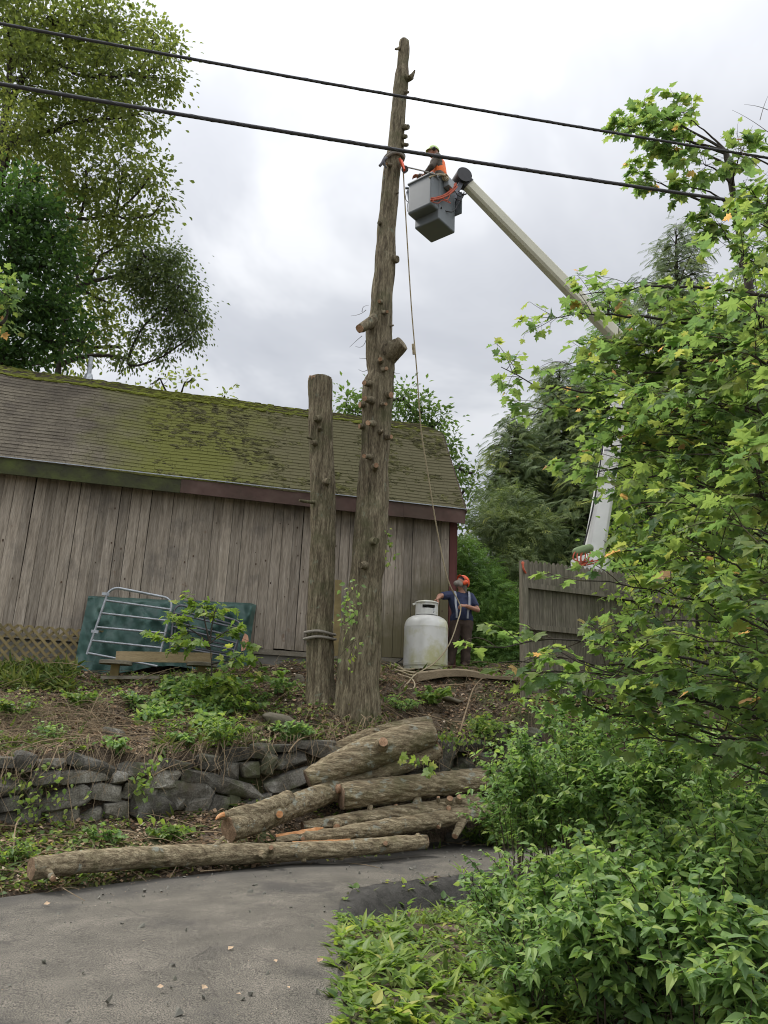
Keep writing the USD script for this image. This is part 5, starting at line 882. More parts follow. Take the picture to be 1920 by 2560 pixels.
LEAF['small'] = (np.array([(0, 0, 0), (-.28, .45, .10), (0, 1, -.10), (.28, .45, .10)]), np.array([[0, 2, 1], [0, 3, 2]]))
LEAF['oak'] = (np.array([(0, 0, 0), (-.20, .35, .08), (-.30, .7, .0), (0, 1, -.14), (.30, .7, .0), (.20, .35, .08)]), np.array([[0, 3, 1], [1, 3, 2], [0, 5, 3], [5, 4, 3]]))
LEAF['litter'] = (np.array([(-.3, 0, .1), (.3, .05, 0), (.25, .7, .15), (-.28, .8, -.02), (0, .4, .0)]), np.array([[4, 0, 1], [4, 1, 2], [4, 2, 3], [4, 3, 0]]))
def _spray(n=7):
    V, F = [], []
    for k in range(n):
        y = k / n; L_ = .34 * (1 - y * .75)
        for s in (-1, 1):
            b = len(V); V += [(0, y, 0), (s * L_, y + .22, -.06 - .1 * y), (s * L_ * .55, y + .06, 0.02)]; F.append([b, b + 1, b + 2] if s > 0 else [b, b + 2, b + 1])
    b = len(V); V += [(-.03, 0, 0), (.03, 0, 0), (0, 1.1, -.14)]; F.append([b, b + 1, b + 2]); V = np.array(V, float); V[:, 2] -= .25 * V[:, 1] ** 2
    return V, np.array(F)
LEAF['spray'] = _spray(); LEAF['spray4'] = _spray(4)
def place(kind, P, D, N, S):
    v, f = LEAF[kind]; D = unit(D); X = unit(np.cross(D, N)); N = np.cross(X, D); S = np.asarray(S)[:, None, None]
    V = P[:, None] + S * (v[None, :, :1] * X[:, None] + v[None, :, 1:2] * D[:, None] + v[None, :, 2:] * N[:, None])
    F = (f[None] + (np.arange(len(P)) * len(v))[:, None, None])
    return V, F, len(v)
def rnd(n, seed): return np.random.default_rng(seed).normal(size=(n, 3))
def foliage(parent, name, kind, P, D, N, S, T, mat, keep=0, leafname='leaf'):
    """Leaves as geometry. The keep leaves that show largest are parts of their own, the rest is joined as stuff."""
    V, F, n = place(kind, P, D, N, S); f0 = LEAF[kind][1]; rest = np.ones(len(P), bool)
    if keep:
        q = proj(P); vis = (q[:, 2] > .3) & (q[:, 0] > -10) & (q[:, 0] < 1930) & (q[:, 1] > -10) & (q[:, 1] < 2570); sc = np.where(vis, S / np.maximum(q[:, 2], .3), 0)
        pick = np.argsort(-sc)[:keep]; pick = pick[sc[pick] * F_PX > 12]; rest[pick] = False; root = '/'.join(parent.split('/')[:3])
        fv = Vt.IntArray.FromNumpy(f0.astype(np.int32).ravel()); fc = Vt.IntArray.FromNumpy(np.full(len(f0), 3, np.int32)); mt = MAT[mat]
        for i in pick:
            m = UsdGeom.Mesh.Define(stage, _path(leafname, parent)); m.CreatePointsAttr(Vt.Vec3fArray.FromNumpy((V[i] - _loc.get(root, 0)).astype(np.float32))); m.CreateFaceVertexCountsAttr(fc); m.CreateFaceVertexIndicesAttr(fv); m.CreateSubdivisionSchemeAttr('none')
            UsdGeom.PrimvarsAPI(m).CreatePrimvar('tone', Sdf.ValueTypeNames.FloatArray, 'vertex').Set(Vt.FloatArray.FromNumpy(np.full(n, T[i], np.float32))); UsdShade.MaterialBindingAPI.Apply(m.GetPrim()).Bind(mt)
    if rest.any():
        Fr = (f0[None] + (np.arange(rest.sum()) * n)[:, None, None]).reshape(-1, 3)
        return obj(name, (V[rest].reshape(-1, 3), Fr), mat, parent, tone=np.repeat(T[rest], n), kind='stuff')
def tubes(paths, seg=5):
    """Many thin tubes at once, as one mesh."""
    by, VV, FF, n0_ = {}, [], [], 0
    for p, r_ in paths: by.setdefault(len(p), []).append((p, r_))
    a = np.linspace(0, 2 * np.pi, seg, endpoint=False); ca, sa = np.cos(a)[None, None, :, None], np.sin(a)[None, None, :, None]
    for n, L_ in by.items():
        P = np.array([p for p, _ in L_]); R_ = np.array([r_ for _, r_ in L_]); T = unit(P[:, -1] - P[:, 0])[:, None] + 0 * P if n == 2 else unit(np.gradient(P, axis=1)); ref = np.where(np.abs(T[:, :1, 2:]) < .85, [[[0, 0, 1.]]], [[[1., 0, 0]]]); N = unit(np.cross(T, ref)); B_ = np.cross(T, N)
        V = P[:, :, None] + (ca * N[:, :, None] + sa * B_[:, :, None]) * R_[:, :, None, None]; m = len(P); i, j = np.meshgrid(np.arange(n - 1), np.arange(seg), indexing='ij'); i, j = i.ravel(), j.ravel(); k = (j + 1) % seg
        f = np.stack([i * seg + j, i * seg + k, (i + 1) * seg + k, (i + 1) * seg + j], 1); f = np.vstack([f[:, [0, 1, 2]], f[:, [0, 2, 3]]]); FF.append((f[None] + (np.arange(m) * n * seg)[:, None, None]).reshape(-1, 3) + n0_); VV.append(V.reshape(-1, 3)); n0_ += m * n * seg
    return np.vstack(VV), np.vstack(FF)
_ts = {n: np.linspace(0, 1, n)[:, None] for n in range(2, 40)}
def curve(a, b, bow, n=8): t = _ts[n]; return a * (1 - t) + b * t + np.asarray(bow) * (4 * t * (1 - t))
def inpix(P, poly): q = proj(P); return shapely.contains(poly, shapely.points(q[:, 0], q[:, 1]))

# maple on the right, reaching in over the fence
def maple(label, root, top, tips, seed, keep, ntw=11, lsize=(.085, .15), mat='maple_leaf', group=None, r0=.09, first=.3, name='maple_tree', bscale=1.):
    g = np.random.default_rng(seed); root = np.array(root, float); top = np.array(top, float)
    t = thing(name, label, 'tree', root, group); trunk = resample(np.array([[*root - [0, 0, .3], r0], [*(root * .6 + top * .4 + [.05, .03, 0]), r0 * .75], [*top, r0 * .35]]), 24)
    obj('trunk', tube(trunk[:, :3], trunk[:, 3], 12, disp=barkdisp(.015, seed=seed)), 'limb_bark', t, smooth=True)
    tw, P, D, N, S, T = [], [], [], [], [], []
    for tp in tips:
        e = at_y(*tp); hgt = np.clip(e[2] - np.linalg.norm(e[:2] - root[:2]) * g.uniform(.1, .35), root[2] + .25, top[2]); o = np.array([np.interp(hgt, trunk[:, 2], trunk[:, k]) for k in range(3)])
        Ln = np.linalg.norm(e - o); br = curve(o, e, g.normal(0, .05, 3) * Ln + [0, 0, .06 * Ln], 16); br += g.normal(0, .008 * Ln, br.shape) * np.linspace(0, 1, 16)[:, None]
        obj('branch', tube(br, np.linspace((.012 + .008 * Ln) * bscale, .004, 16), 6), 'limb_bark', t, smooth=True); bt = unit(np.gradient(br, axis=0))
        for k in range(int(ntw * (0.8 + .22 * Ln))):
            a = g.uniform(first, 1) ** .8; i = min(int(a * 15), 14); b = br[i] + (br[i + 1] - br[i]) * g.random(); L_ = g.uniform(.22, .62) * (1.25 - .55 * a)
            d = unit(bt[i] * g.uniform(.3, 1.1) + g.normal(0, .75, 3) * [1, 1, .55] + [0, 0, .12]); e2 = b + d * L_; tp_ = curve(b, e2, [0, 0, g.uniform(-.02, .06)], 6); tw.append((tp_, np.linspace(.004, .0018, 6)))
            for m in range(int(4 + L_ * 8)):
                s = g.uniform(.25, 1.05); p = b + (e2 - b) * min(s, 1); side = unit(np.cross(d, [0, 0, 1])) * (1 if m % 2 else -1); od = unit(d * g.uniform(.2, .9) + side * g.uniform(.4, 1.1) + [0, 0, g.uniform(-.65, .1)]); pet = g.uniform(.03, .08)
                P.append(p + od * pet); D.append(od + g.normal(0, .15, 3)); N.append(np.array([0, 0, 1.]) + g.normal(0, .38, 3)); sz = g.uniform(*lsize) * (.6 if s > .95 and g.random() < .5 else 1); S.append(sz); T.append(np.clip(g.normal(.5, .2) + (.35 if sz < lsize[0] else 0), 0, 1))
                tw.append((np.array([p, p + od * pet * 1.03]), np.array([.0013, .001])))
    obj('twigs', tubes(tw, 4), 'twig_bark', t, kind='stuff', tone=.4)
    P, D, N, S, T = map(np.array, (P, D, N, S, T)); i = np.arange(len(P)); h = i % 3 == 0
    foliage(t, 'foliage', 'maple', P[~h], D[~h], N[~h], S[~h], T[~h], mat, keep * 2 // 3); foliage(t, 'foliage', 'maple2', P[h], D[h], N[h], S[h], T[h], mat, keep // 3)
    return t, len(P)
gr = lambda x, y: np.array([x, y, gz(x, y)])
n_leaf = 0
UP_ = [(1560, 960, 5.6), (1700, 1000, 5.0), (1880, 480, 5.2), (1800, 850, 4.9), (1885, 1000, 4.5), (1250, 935, 6.9), (1375, 800, 6.4), (1450, 740, 6.6), (1340, 1030, 7.0), (1430, 1190, 6.8), (1520, 1120, 6.0), (1620, 820, 6.0), (1850, 620, 5.4), (1760, 1130, 4.8), (1640, 1080, 5.4), (1480, 960, 6.6), (1905, 780, 4.4), (1830, 1120, 4.4)]
maple('tall maple with bright lobed leaves filling the upper right', gr(3.95, 6.0), np.array([3.6, 6.0, 6.3]), UP_ + [(1530, 850, 6.2), (1500, 900, 6.3), (1585, 870, 6.0), (1540, 1050, 6.0), (1600, 1130, 5.7), (1540, 940, 6.1), (1570, 790, 6.3), (1500, 1180, 6.2), (1620, 960, 5.9), (1900, 560, 5.0), (1700, 900, 5.6), (1600, 900, 6.2), (1880, 880, 4.7), (1760, 1000, 5.2), (1560, 1200, 5.8), (1680, 1180, 5.2), (1860, 1200, 4.6), (1420, 900, 6.8), (1600, 1020, 5.8), (1780, 780, 5.4)], 31, 300, 11, (.07, .13), r0=.10, bscale=.75)
maple('dark backlit maple branches reaching up between the two cables', gr(5.5, 9.9), np.array([4.9, 9.7, 10.2]), [(1550, 310, 9.7), (1600, 265, 9.8), (1700, 280, 9.8), (1590, 430, 9.6), (1660, 380, 9.7), (1740, 410, 9.5), (1760, 540, 9.3), (1860, 370, 9.1), (1700, 470, 9.5), (1800, 560, 9.1), (1880, 480, 9.0), (1625, 330, 9.7)], 33, 300, 9, (.10, .18), r0=.12, first=.62)
maple('lower maple sapling with broad pale leaves hanging before the fence', gr(3.3, 5.3), np.array([3.0, 5.4, 2.7]), [(1200, 1615, 6.0), (1290, 1680, 6.0), (1480, 1450, 5.2), (1600, 1250, 5.0), (1560, 1370, 5.2), (1660, 1450, 4.8), (1750, 1600, 4.7), (1850, 1320, 4.4), (1590, 1560, 5.4), (1500, 1690, 5.6), (1720, 1350, 4.8), (1880, 1500, 4.3), (1660, 1680, 5.0), (1830, 1700, 4.6), (1400, 1640, 5.6), (1780, 1460, 4.5), (1320, 1740, 6.0), (1450, 1760, 5.8), (1580, 1760, 5.4), (1700, 1760, 5.0), (1840, 1780, 4.6), (1760, 1840, 5.0), (1620, 1830, 5.6), (1890, 1640, 4.3), (1250, 1650, 6.1), (1890, 1860, 4.6)], 35, 300, 7, (.07, .135), r0=.04, bscale=.45)
# young maple by the tarp
sb_ = at_y(520, 1700, 12.3); sb_[2] = gz(*sb_[:2])
maple('maple sapling growing in front of the tarp and gates', sb_, sb_ + [-.05, .1, .9], [(505, 1512, 12.4), (450, 1560, 12.3), (565, 1580, 12.4), (540, 1520, 12.5), (420, 1600, 12.2), (480, 1600, 12.1), (590, 1650, 12.2), (540, 1690, 12.0), (640, 1700, 12.1), (580, 1720, 11.9)], 37, 300, 7, (.09, .16), r0=.02, first=.4, name='maple_sapling', mat='weed_leaf')

# shrubs
def shrub(label, x, Y, h, spread, nst, ls, seed, mat='shrub_leaf', kind='lance', keep=300, lean=(0, 0), group='leafy shrubs on the near verge', name='shrub', base=None, gap=.04, bare=.25):
    g = np.random.default_rng(seed)
    if base is None: b = at_y(x, 2200, Y); base = np.array([b[0], Y, gz(b[0], Y)])
    t = thing(name, label, 'shrub', base, group); st, P, D, N, S, T = [], [], [], [], [], []
    for k in range(nst):
        a = g.uniform(0, 2 * np.pi); rr_ = spread * math.sqrt(g.random()); o = base + [math.cos(a) * rr_ * .35, math.sin(a) * rr_ * .35, -.05]; hh_ = h * g.uniform(.55, 1.0) * (1 - .25 * (rr_ / spread) ** 2)
        e = base + [math.cos(a) * rr_ + lean[0] * hh_, math.sin(a) * rr_ + lean[1] * hh_, hh_]; c = curve(o, e, [math.cos(a) * -.05, math.sin(a) * -.05, .06 * h], 10); st.append((c, np.linspace(.006, .0022, 10)))
        segs = [(c, bare)]
        for q in range(int(2 + h * 2.5)):
            i = g.integers(int(2 + 9 * bare), 9); d = unit(unit(c[min(i + 1, 9)] - c[i]) + g.normal(0, .7, 3) * [1, 1, .4]); L_ = g.uniform(.12, .34) * (.5 + h * .4); tc = curve(c[i], c[i] + d * L_, [0, 0, .02], 6); st.append((tc, np.linspace(.003, .0015, 6))); segs.append((tc, .1))
        for c_, s0_ in segs:
            Lc = np.linalg.norm(np.diff(c_, axis=0), axis=1).sum(); nn = int(Lc * (1 - s0_) / gap) + 2
            for m in range(nn):
                u_ = s0_ + (1 - s0_) * m / (nn - 1); i = min(int(u_ * (len(c_) - 1)), len(c_) - 2); p = c_[i] + (c_[i + 1] - c_[i]) * (u_ * (len(c_) - 1) - i); dd = unit(c_[i + 1] - c_[i]); az = g.uniform(0, 2 * np.pi) if m % 2 else az + np.pi / 2 if m else 0.
                for w_ in (0, np.pi):
                    if g.random() < .12: continue
                    o_ = np.array([math.cos(az + w_), math.sin(az + w_), 0]); od = o_ * g.uniform(.5, 1.1) + dd * g.uniform(.0, .6) + [0, 0, g.uniform(-.75, .15)]
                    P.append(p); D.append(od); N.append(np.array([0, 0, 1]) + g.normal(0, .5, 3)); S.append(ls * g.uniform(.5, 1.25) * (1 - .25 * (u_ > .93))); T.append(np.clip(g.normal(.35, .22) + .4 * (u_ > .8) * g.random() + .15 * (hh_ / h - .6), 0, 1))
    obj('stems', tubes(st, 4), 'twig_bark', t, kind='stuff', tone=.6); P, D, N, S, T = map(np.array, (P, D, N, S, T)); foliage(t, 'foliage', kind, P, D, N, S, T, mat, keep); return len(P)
SH_ = [('shrub left of the road gap whose stems show grey asphalt behind', 1300, 8.3, 1.72, .52, 28, .085), ('tall shrub before the stone wall corner in the middle of the green verge', 1430, 7.9, 2.0, .64, 36, .085), ('dense shrub under the low maple branches', 1600, 7.4, 1.95, .66, 44, .085), ('dark shrub at the right edge above the others', 1840, 6.8, 1.8, .75, 46, .085),
       ('low bush with hanging pointed leaves at the left end of the near thicket', 1270, 6.3, .75, .42, 30, .085), ('mid height bush behind the front row, nearest the weeds', 1420, 6.0, .85, .5, 36, .09), ('bushy plant with yellow green tips in the centre of the near thicket', 1600, 5.8, 1.15, .55, 42, .09), ('spreading bush near the right edge of the thicket', 1800, 5.5, 1.2, .6, 44, .09),
       ('front bush at the bottom of the picture, right beside the weeds', 1330, 5.1, .62, .38, 30, .085), ('front bush at the bottom of the picture, second from the weeds', 1500, 4.9, .85, .42, 36, .09), ('large leaved front bush at the bottom right', 1690, 4.6, .95, .45, 36, .095), ('corner bush in the bottom right of the picture', 1890, 4.2, .9, .42, 30, .095)]
for k, (lb, x, Y, h, s_, n_, l_) in enumerate(SH_): shrub(lb, x, Y, h, s_, n_, l_ * (1, .8, 1.05, 1, .75, 1.1, .9, 1.05, .85, 1.1, .9, 1.1)[k], 50 + k, kind=('lance', 'ovate', 'lance', 'lance', 'ovate', 'lance', 'ovate', 'lance', 'lance', 'lance', 'ovate', 'lance')[k], keep=300 if k > 3 else 220, bare=(.62, .58, .5)[k] if k < 3 else .2)
for k, (lb, x, y, Y, h, s_, n_) in enumerate([('small plant with drooping leaves on the dirt bank above the wall, right of the stick', 1215, 1800, 12.1, .42, .5, 20), ('leafy plant on the bank at the foot of the fence post', 1310, 1790, 12.0, .6, .6, 26), ('yellow green plant trailing over the top of the stone wall', 1230, 1850, 11.7, .32, .6, 20), ('leafy clump on the bank under the fence', 1420, 1790, 12.0, .7, .7, 28), ('wide leafy clump on the bank right of the fence post clump', 1560, 1800, 12.0, .8, .8, 28), ('leafy clump on the bank in the shade of the maple', 1700, 1810, 11.6, .7, .8, 26), ('leafy clump on the bank at the far right edge', 1850, 1820, 11.2, .8, .8, 26), ('low leafy growth hiding the stone wall behind the tall shrub', 1400, 1860, 11.5, .45, .7, 24), ('low leafy growth along the wall foot at the right', 1600, 1880, 11.2, .6, .8, 30), ('leafy growth before the right end of the stone wall', 1290, 1880, 11.4, .5, .6, 24), ('pale leafy growth spilling down the bank below the fence post', 1350, 1830, 11.8, .55, .7, 28), ('leafy growth between the fence and the tall shrub', 1490, 1830, 11.7, .6, .7, 28)]):
    b = at_y(x, y, Y); b[2] = gz(b[0], b[1]); shrub(lb, x, Y, h, s_, n_, .10, 80 + k, base=b, keep=120, mat='weed_leaf', group='leafy plants on the bank', name='bank_plant', gap=.05)

# weeds at the near corner of the verge
def scatter_in(poly, n, seed):
    g = np.random.default_rng(seed); x0, y0, x1, y1 = poly.bounds; q = np.stack([g.uniform(x0, x1, n * 3), g.uniform(y0, y1, n * 3)], 1); return q[shapely.contains(poly, shapely.points(q))][:n]
wp = WEED.intersection(sbox(-.6, 4.2, 3.2, 10.2)).buffer(.04); g = np.random.default_rng(91)
def weedset(n, seed, spots=None, dens=None):
    q = scatter_in(wp, n, seed)
    if dens is not None: q = q[fbm(np.c_[q * 1.3, 0 * q[:, 0] + seed], 3, seed) > dens]
    dl = shapely.distance(WEDGE, shapely.points(q[:, 0], q[:, 1])); q = q[~((q[:, 1] > 7.5) & (dl < .55) & (np.random.default_rng(seed).random(len(q)) < .9))]
    return np.c_[q, ground(q[:, 0], q[:, 1])]
for nm, lb, kind, n, sz, hgt, tilt, mat, seed, dens in (('broadleaf_weeds', 'bright green broadleaf weeds covering the near corner of the verge', 'broad', 1500, (.06, .14), .10, 1.0, 'weed_leaf', 92, .42), ('low_weeds', 'small low leaves between the taller weeds at the road corner', 'ovate', 5200, (.03, .07), .05, .5, 'weed_leaf', 93, .40), ('upright_weeds', 'upright pointed weed leaves along the asphalt lip', 'blade', 420, (.10, .22), .03, 2.4, 'weed_leaf', 94, .5), ('tall_grass', 'thin grass blades among the weeds of the near verge', 'blade', 500, (.08, .18), .0, 3., 'grass_blade', 95, .5)):
    O = weedset(n, seed, dens=dens); per = 5 if kind == 'broad' else 3; P = np.repeat(O, per, 0); m = len(P); a = g.uniform(0, 2 * np.pi, m); P = P + np.c_[np.cos(a) * .02, np.sin(a) * .02, g.random(m) * hgt]
    D = np.c_[np.cos(a), np.sin(a), g.normal(tilt, .35, m) * .7]; N = np.c_[-np.cos(a) * .4, -np.sin(a) * .4, np.ones(m)] + rnd(m, seed) * .25; S = g.uniform(*sz, m); T = np.clip(np.repeat(g.normal(.5, .18, len(O)), per) + g.normal(0, .12, m), 0, 1)
    V, F, n_ = place(kind, P, D, N, S); obj(nm, (V.reshape(-1, 3), F.reshape(-1, 3)), mat, tone=np.repeat(T, n_), label=lb, cat='weeds', kind='stuff')

# ground litter, dry stems, small green plants on the bank
bank = Polygon([at_y(x, y, Y)[:2] for x, y, Y in ((-250, 1900, 8.6), (-250, 1660, 13.0), (330, 1690, 13.2), (640, 1660, 14.3), (1000, 1690, 14.4), (1300, 1690, 14.6), (1900, 1700, 13.0), (1700, 2000, 11.6), (1200, 2085, 11.2), (600, 2165, 9.5), (-250, 2250, 7.5))])
def litter(nm, lb, n, seed, kind, sz, mat, lift, dens=None, poly=bank, tilt=.35):
    q = scatter_in(poly, n, seed); 
    if dens is not None: q = q[fbm(np.c_[q * .9, 0 * q[:, 0] + seed], 3, seed) > dens]
    m = len(q); g = np.random.default_rng(seed); P = np.c_[q, ground(q[:, 0], q[:, 1]) + g.uniform(0, lift, m)]; a = g.uniform(0, 2 * np.pi, m); D = np.c_[np.cos(a), np.sin(a), g.normal(0, tilt, m)]; N = np.c_[0 * a, 0 * a - .25, 0 * a + 1] + rnd(m, seed + 1) * tilt
    S = g.uniform(*sz, m); T = g.random(m); V, F, n_ = place(kind, P, D, N, S); obj(nm, (V.reshape(-1, 3), F.reshape(-1, 3)), mat, tone=np.repeat(T, n_), label=lb, cat='litter', kind='stuff')
ow = Polygon([at_y(x, y, Y)[:2] for x, y, Y in ((-250, 1900, 9.45), (300, 1870, 10.35), (800, 1850, 11.35), (1250, 1850, 11.85), (1250, 1830, 12.2), (800, 1820, 11.9), (300, 1830, 11.0), (-250, 1870, 10.1))])
litter('wall_top_growth', 'ragged weeds, moss and dead leaves along the top of the stone wall', 3200, 109, 'blade', (.06, .2), 'grass_blade', .05, .40, poly=ow, tilt=.8)
litter('leaf_litter', 'dead brown leaves strewn over the bank and verge', 30000, 101, 'litter', (.02, .075), 'litter', .02)
pt = at_y(830, 1800, 11.9); litter('sawdust_chips', 'pale wood chips below the sawn trunks', 2200, 102, 'litter', (.008, .03), 'chips', .015, poly=Point(pt[0], pt[1] - .1).buffer(.62))
pt2 = at_y(720, 2040, 10.6); litter('sawdust_chips', 'pale wood chips scattered round the felled logs', 2600, 103, 'litter', (.008, .035), 'chips', .015, poly=Polygon([at_y(x, y, Y)[:2] for x, y, Y in ((60, 2200, 8.0), (600, 2160, 9.3), (1100, 2100, 10.3), (1150, 2040, 11.2), (500, 2090, 9.8), (100, 2150, 8.6))]))
litter('verge_weeds', 'small green weeds and ivy patches on the bank', 12000, 104, 'ovate', (.03, .085), 'weed_leaf', .08, .50, tilt=.5)
litter('bank_grass', 'thin green grass tufts on the bank', 7000, 105, 'blade', (.08, .2), 'grass_blade', .03, .50, tilt=.7)
lf = Polygon([at_y(x, y, Y)[:2] for x, y, Y in ((-200, 1740, 12.0), (-200, 1660, 13.0), (190, 1680, 13.0), (170, 1745, 12.1))]); litter('fern_patch', 'soft green ferny growth below the lattice at the left edge', 2600, 106, 'blade', (.12, .26), 'grass_blade', .12, poly=lf, tilt=1.2)
md = Polygon([at_y(x, y, Y)[:2] for x, y, Y in ((330, 1800, 11.5), (420, 1700, 12.8), (640, 1690, 13.3), (640, 1850, 11.3))]); litter('bank_ivy', 'patch of darker green leafy growth below the tarp', 3400, 107, 'ovate', (.05, .12), 'shrub_leaf', .18, .36, poly=md, tilt=.6)
vg = Polygon([at_y(x, y, Y)[:2] for x, y, Y in ((-250, 2240, 7.6), (-250, 2060, 9.0), (300, 2060, 10.1), (560, 2030, 10.6), (560, 2110, 9.6), (60, 2200, 8.2))]); litter('verge_grass', 'flattened dull grass between the stone wall and the road', 3000, 108, 'blade', (.06, .16), 'grass_blade', .02, .45, poly=vg, tilt=.5)
def stems(nm, lb, n, seed, poly, L0, L1, mat='dry_stem', up=.25, rad=(.0018, .0045)):
    q = scatter_in(poly, n, seed); g = np.random.default_rng(seed); out = []; T = []
    for k, (x, y) in enumerate(q):
        z = gz(x, y) if False else 0; a = g.uniform(0, 2 * np.pi); L_ = g.uniform(L0, L1); out.append((x, y, a, L_))
    X = np.array([o[0] for o in out]); Y = np.array([o[1] for o in out]); A = np.array([o[2] for o in out]); Ls = np.array([o[3] for o in out]); paths = []
    X2, Y2 = X + np.cos(A) * Ls, Y + np.sin(A) * Ls * .7; Xm, Ym = (X + X2) / 2, (Y + Y2) / 2; z0, zm, z1 = ground(X, Y), ground(Xm, Ym), ground(X2, Y2)
    for k in range(len(X)):
        h = g.uniform(.0, up) * Ls[k]; p = resample(np.array([[X[k], Y[k], z0[k]], [Xm[k] + g.normal(0, .06) * Ls[k], Ym[k] + g.normal(0, .06) * Ls[k], max(zm[k], (z0[k] + z1[k]) / 2 - .03) + .012 + h * .6], [X2[k], Y2[k], z1[k] + .012 + h * g.random()]]), 6); r_ = g.uniform(*rad); paths.append((p, np.linspace(r_, r_ * .5, 6)))
    m = tubes(paths, 4); obj(nm, m, mat, tone=np.repeat(g.random(len(paths)), 24), label=lb, cat='dead stems', kind='stuff')
stems('dead_stems', 'tangle of thin dead stems and bramble canes over the bank', 1500, 111, bank, .15, .75, rad=(.002, .006))
ls_ = Polygon([at_y(x, y, Y)[:2] for x, y, Y in ((-250, 1880, 9.8), (-250, 1740, 11.8), (260, 1760, 11.7), (330, 1860, 10.7))]); stems('dry_grass', 'straw coloured dead grass hanging over the left end of the wall', 1500, 112, ls_, .2, .8, up=.4, rad=(.002, .005))
stems('brush_canes', 'thicker dead canes and brush lying over the bank', 330, 113, bank, .4, 1.1, up=.35, rad=(.004, .009))
def hanging(seed, n):
    g = np.random.default_rng(seed); x = g.uniform(-5, 1.9, n); out = []
    for q in x:
        y = float(wall_y(q)); z = float(ground(np.array([q]), np.array([y + .5]))[0]); L_ = g.uniform(.15, .5); out.append((np.array([[q, y + .3, z + .03], [q + g.normal(0, .05), y + .05, z - .02], [q + g.normal(0, .1), y - .12, z - .15 - L_ * .4], [q + g.normal(0, .12), y - .16 - .1 * g.random(), z - .1 - L_]]), np.array([.003, .003, .0025, .0015]) * g.uniform(.6, 1.8)))
    m = tubes(out, 4); obj('hanging_roots', m, 'dry_stem', tone=np.repeat(g.random(n), 16), label='thin roots and dead stems hanging over the face of the stone wall', cat='dead stems', kind='stuff')
hanging(114, 230)
gq = np.random.default_rng(140)
for k, (x, y, Y) in enumerate([(40, 1800, 11.2), (120, 1850, 10.6), (200, 1780, 11.6), (330, 1760, 11.9), (410, 1830, 11.2), (480, 1850, 11.0), (600, 1790, 11.8), (640, 1740, 12.4), (520, 1740, 12.3), (700, 1720, 12.6), (30, 2120, 8.7), (250, 2100, 9.4), (440, 2080, 9.9), (1000, 1760, 12.5), (1080, 1735, 12.8), (300, 1880, 10.45), (560, 1870, 11.0), (720, 1860, 11.4)]):
    b = at_y(x, y, Y); b[2] = gz(b[0], b[1]); shrub('scraggly low weed on the bank, ' + ['first from the left edge', 'second from the left edge', 'in the dry grass', 'below the pedestal', 'above the hanging sprig', 'above the middle of the wall', 'left of the broad tan stone', 'below the barn sill', 'under the maple sapling', 'left of the short trunk', 'beside the left end of the front log', 'in the verge below the hanging sprig', 'left of the curved log', 'in the dirt right of the tall trunk', 'below the bowed slab', 'on the wall top at left', 'on the wall top in the middle', 'on the wall top left of the logs'][k], x, Y, gq.uniform(.10, .2) if y > 2040 else gq.uniform(.16, .36), gq.uniform(.2, .4), int(gq.integers(6, 14)), gq.uniform(.06, .10), 300 + k, base=b, keep=30, mat=('weed_leaf', 'shrub_leaf')[k % 2], kind=('ovate', 'lance', 'maple')[k % 3], group='low weeds on the bank', name='bank_weed', gap=.06)
for k, (lb, pts) in enumerate([('pale curved stick sticking up on the dirt bank below the wood slab', [(1150, 1830, 12.0), (1172, 1755, 12.5), (1182, 1725, 12.7), (1206, 1696, 13.0)]), ('crooked twig leaning in the soil right of the tall trunk', [(944, 1818, 12.0), (930, 1775, 12.3), (935, 1760, 12.4)]), ('bare twig arching over the wall beside the vine', [(1180, 1895, 11.6), (1208, 1872, 11.65), (1212, 1855, 11.7), (1197, 1825, 11.9)]), ('long bent stick lying above the wall left of the topmost log', [(722, 1880, 11.0), (750, 1848, 11.2), (790, 1836, 11.5), (845, 1836, 11.8)]), ('thin stick crossing the bank stones left of the logs', [(690, 1846, 11.3), (665, 1785, 11.8), (655, 1770, 11.9)]), ('thin pale cane leaning over the middle of the stone wall', [(382, 1940, 10.3), (430, 1915, 10.5), (490, 1898, 10.7)]), ('brown bent stick in the dry grass at the left', [(160, 1762, 11.7), (185, 1775, 11.6), (215, 1782, 11.6)])]):
    P = np.array([at_y(*p) for p in pts]); P[:, 2] = np.maximum(P[:, 2], ground(P[:, 0], P[:, 1]) + .01); P = resample(P, 16); obj('fallen_stick', tube(P, np.linspace(.013, .006, 16) * (1.2 if k == 0 else .8), 7), 'dry_stem', smooth=True, tone=.6, label=lb, cat='stick')
# hanging plants on the wall and trunk
def sprig(label, pts, n, ls, seed, mat='weed_leaf', kind='ovate', name='hanging_vine', spread=.07):
    P0 = np.array([at_y(*p) for p in pts]); C_ = resample(P0, 20); g = np.random.default_rng(seed); t = thing(name, label, 'vine', C_[0]); obj('stem', tube(C_, .004, 5), 'twig_bark', t)
    i = g.integers(0, 20, n); P = C_[i] + g.normal(0, spread, (n, 3)) * [1, .4, 1] - [0, .02, 0]; foliage(t, 'foliage', kind, P, g.normal(0, 1, (n, 3)) - [0, .3, .4], g.normal(0, .5, (n, 3)) + [0, -.6, .6], g.uniform(.6, 1.2, n) * ls, g.uniform(.2, .95, n), mat, 60)
sprig('green sprig with oval leaves hanging down the face of the stone wall', [(378, 1890, 10.3), (375, 1930, 10.2), (352, 1965, 10.15), (365, 1995, 10.1)], 70, .075, 121)
sprig('small vine with yellow green leaves on the right side of the tall trunk', [(968, 1325, 12.0), (972, 1360, 11.95), (978, 1385, 11.9), (969, 1420, 11.85)], 26, .075, 122, spread=.05)
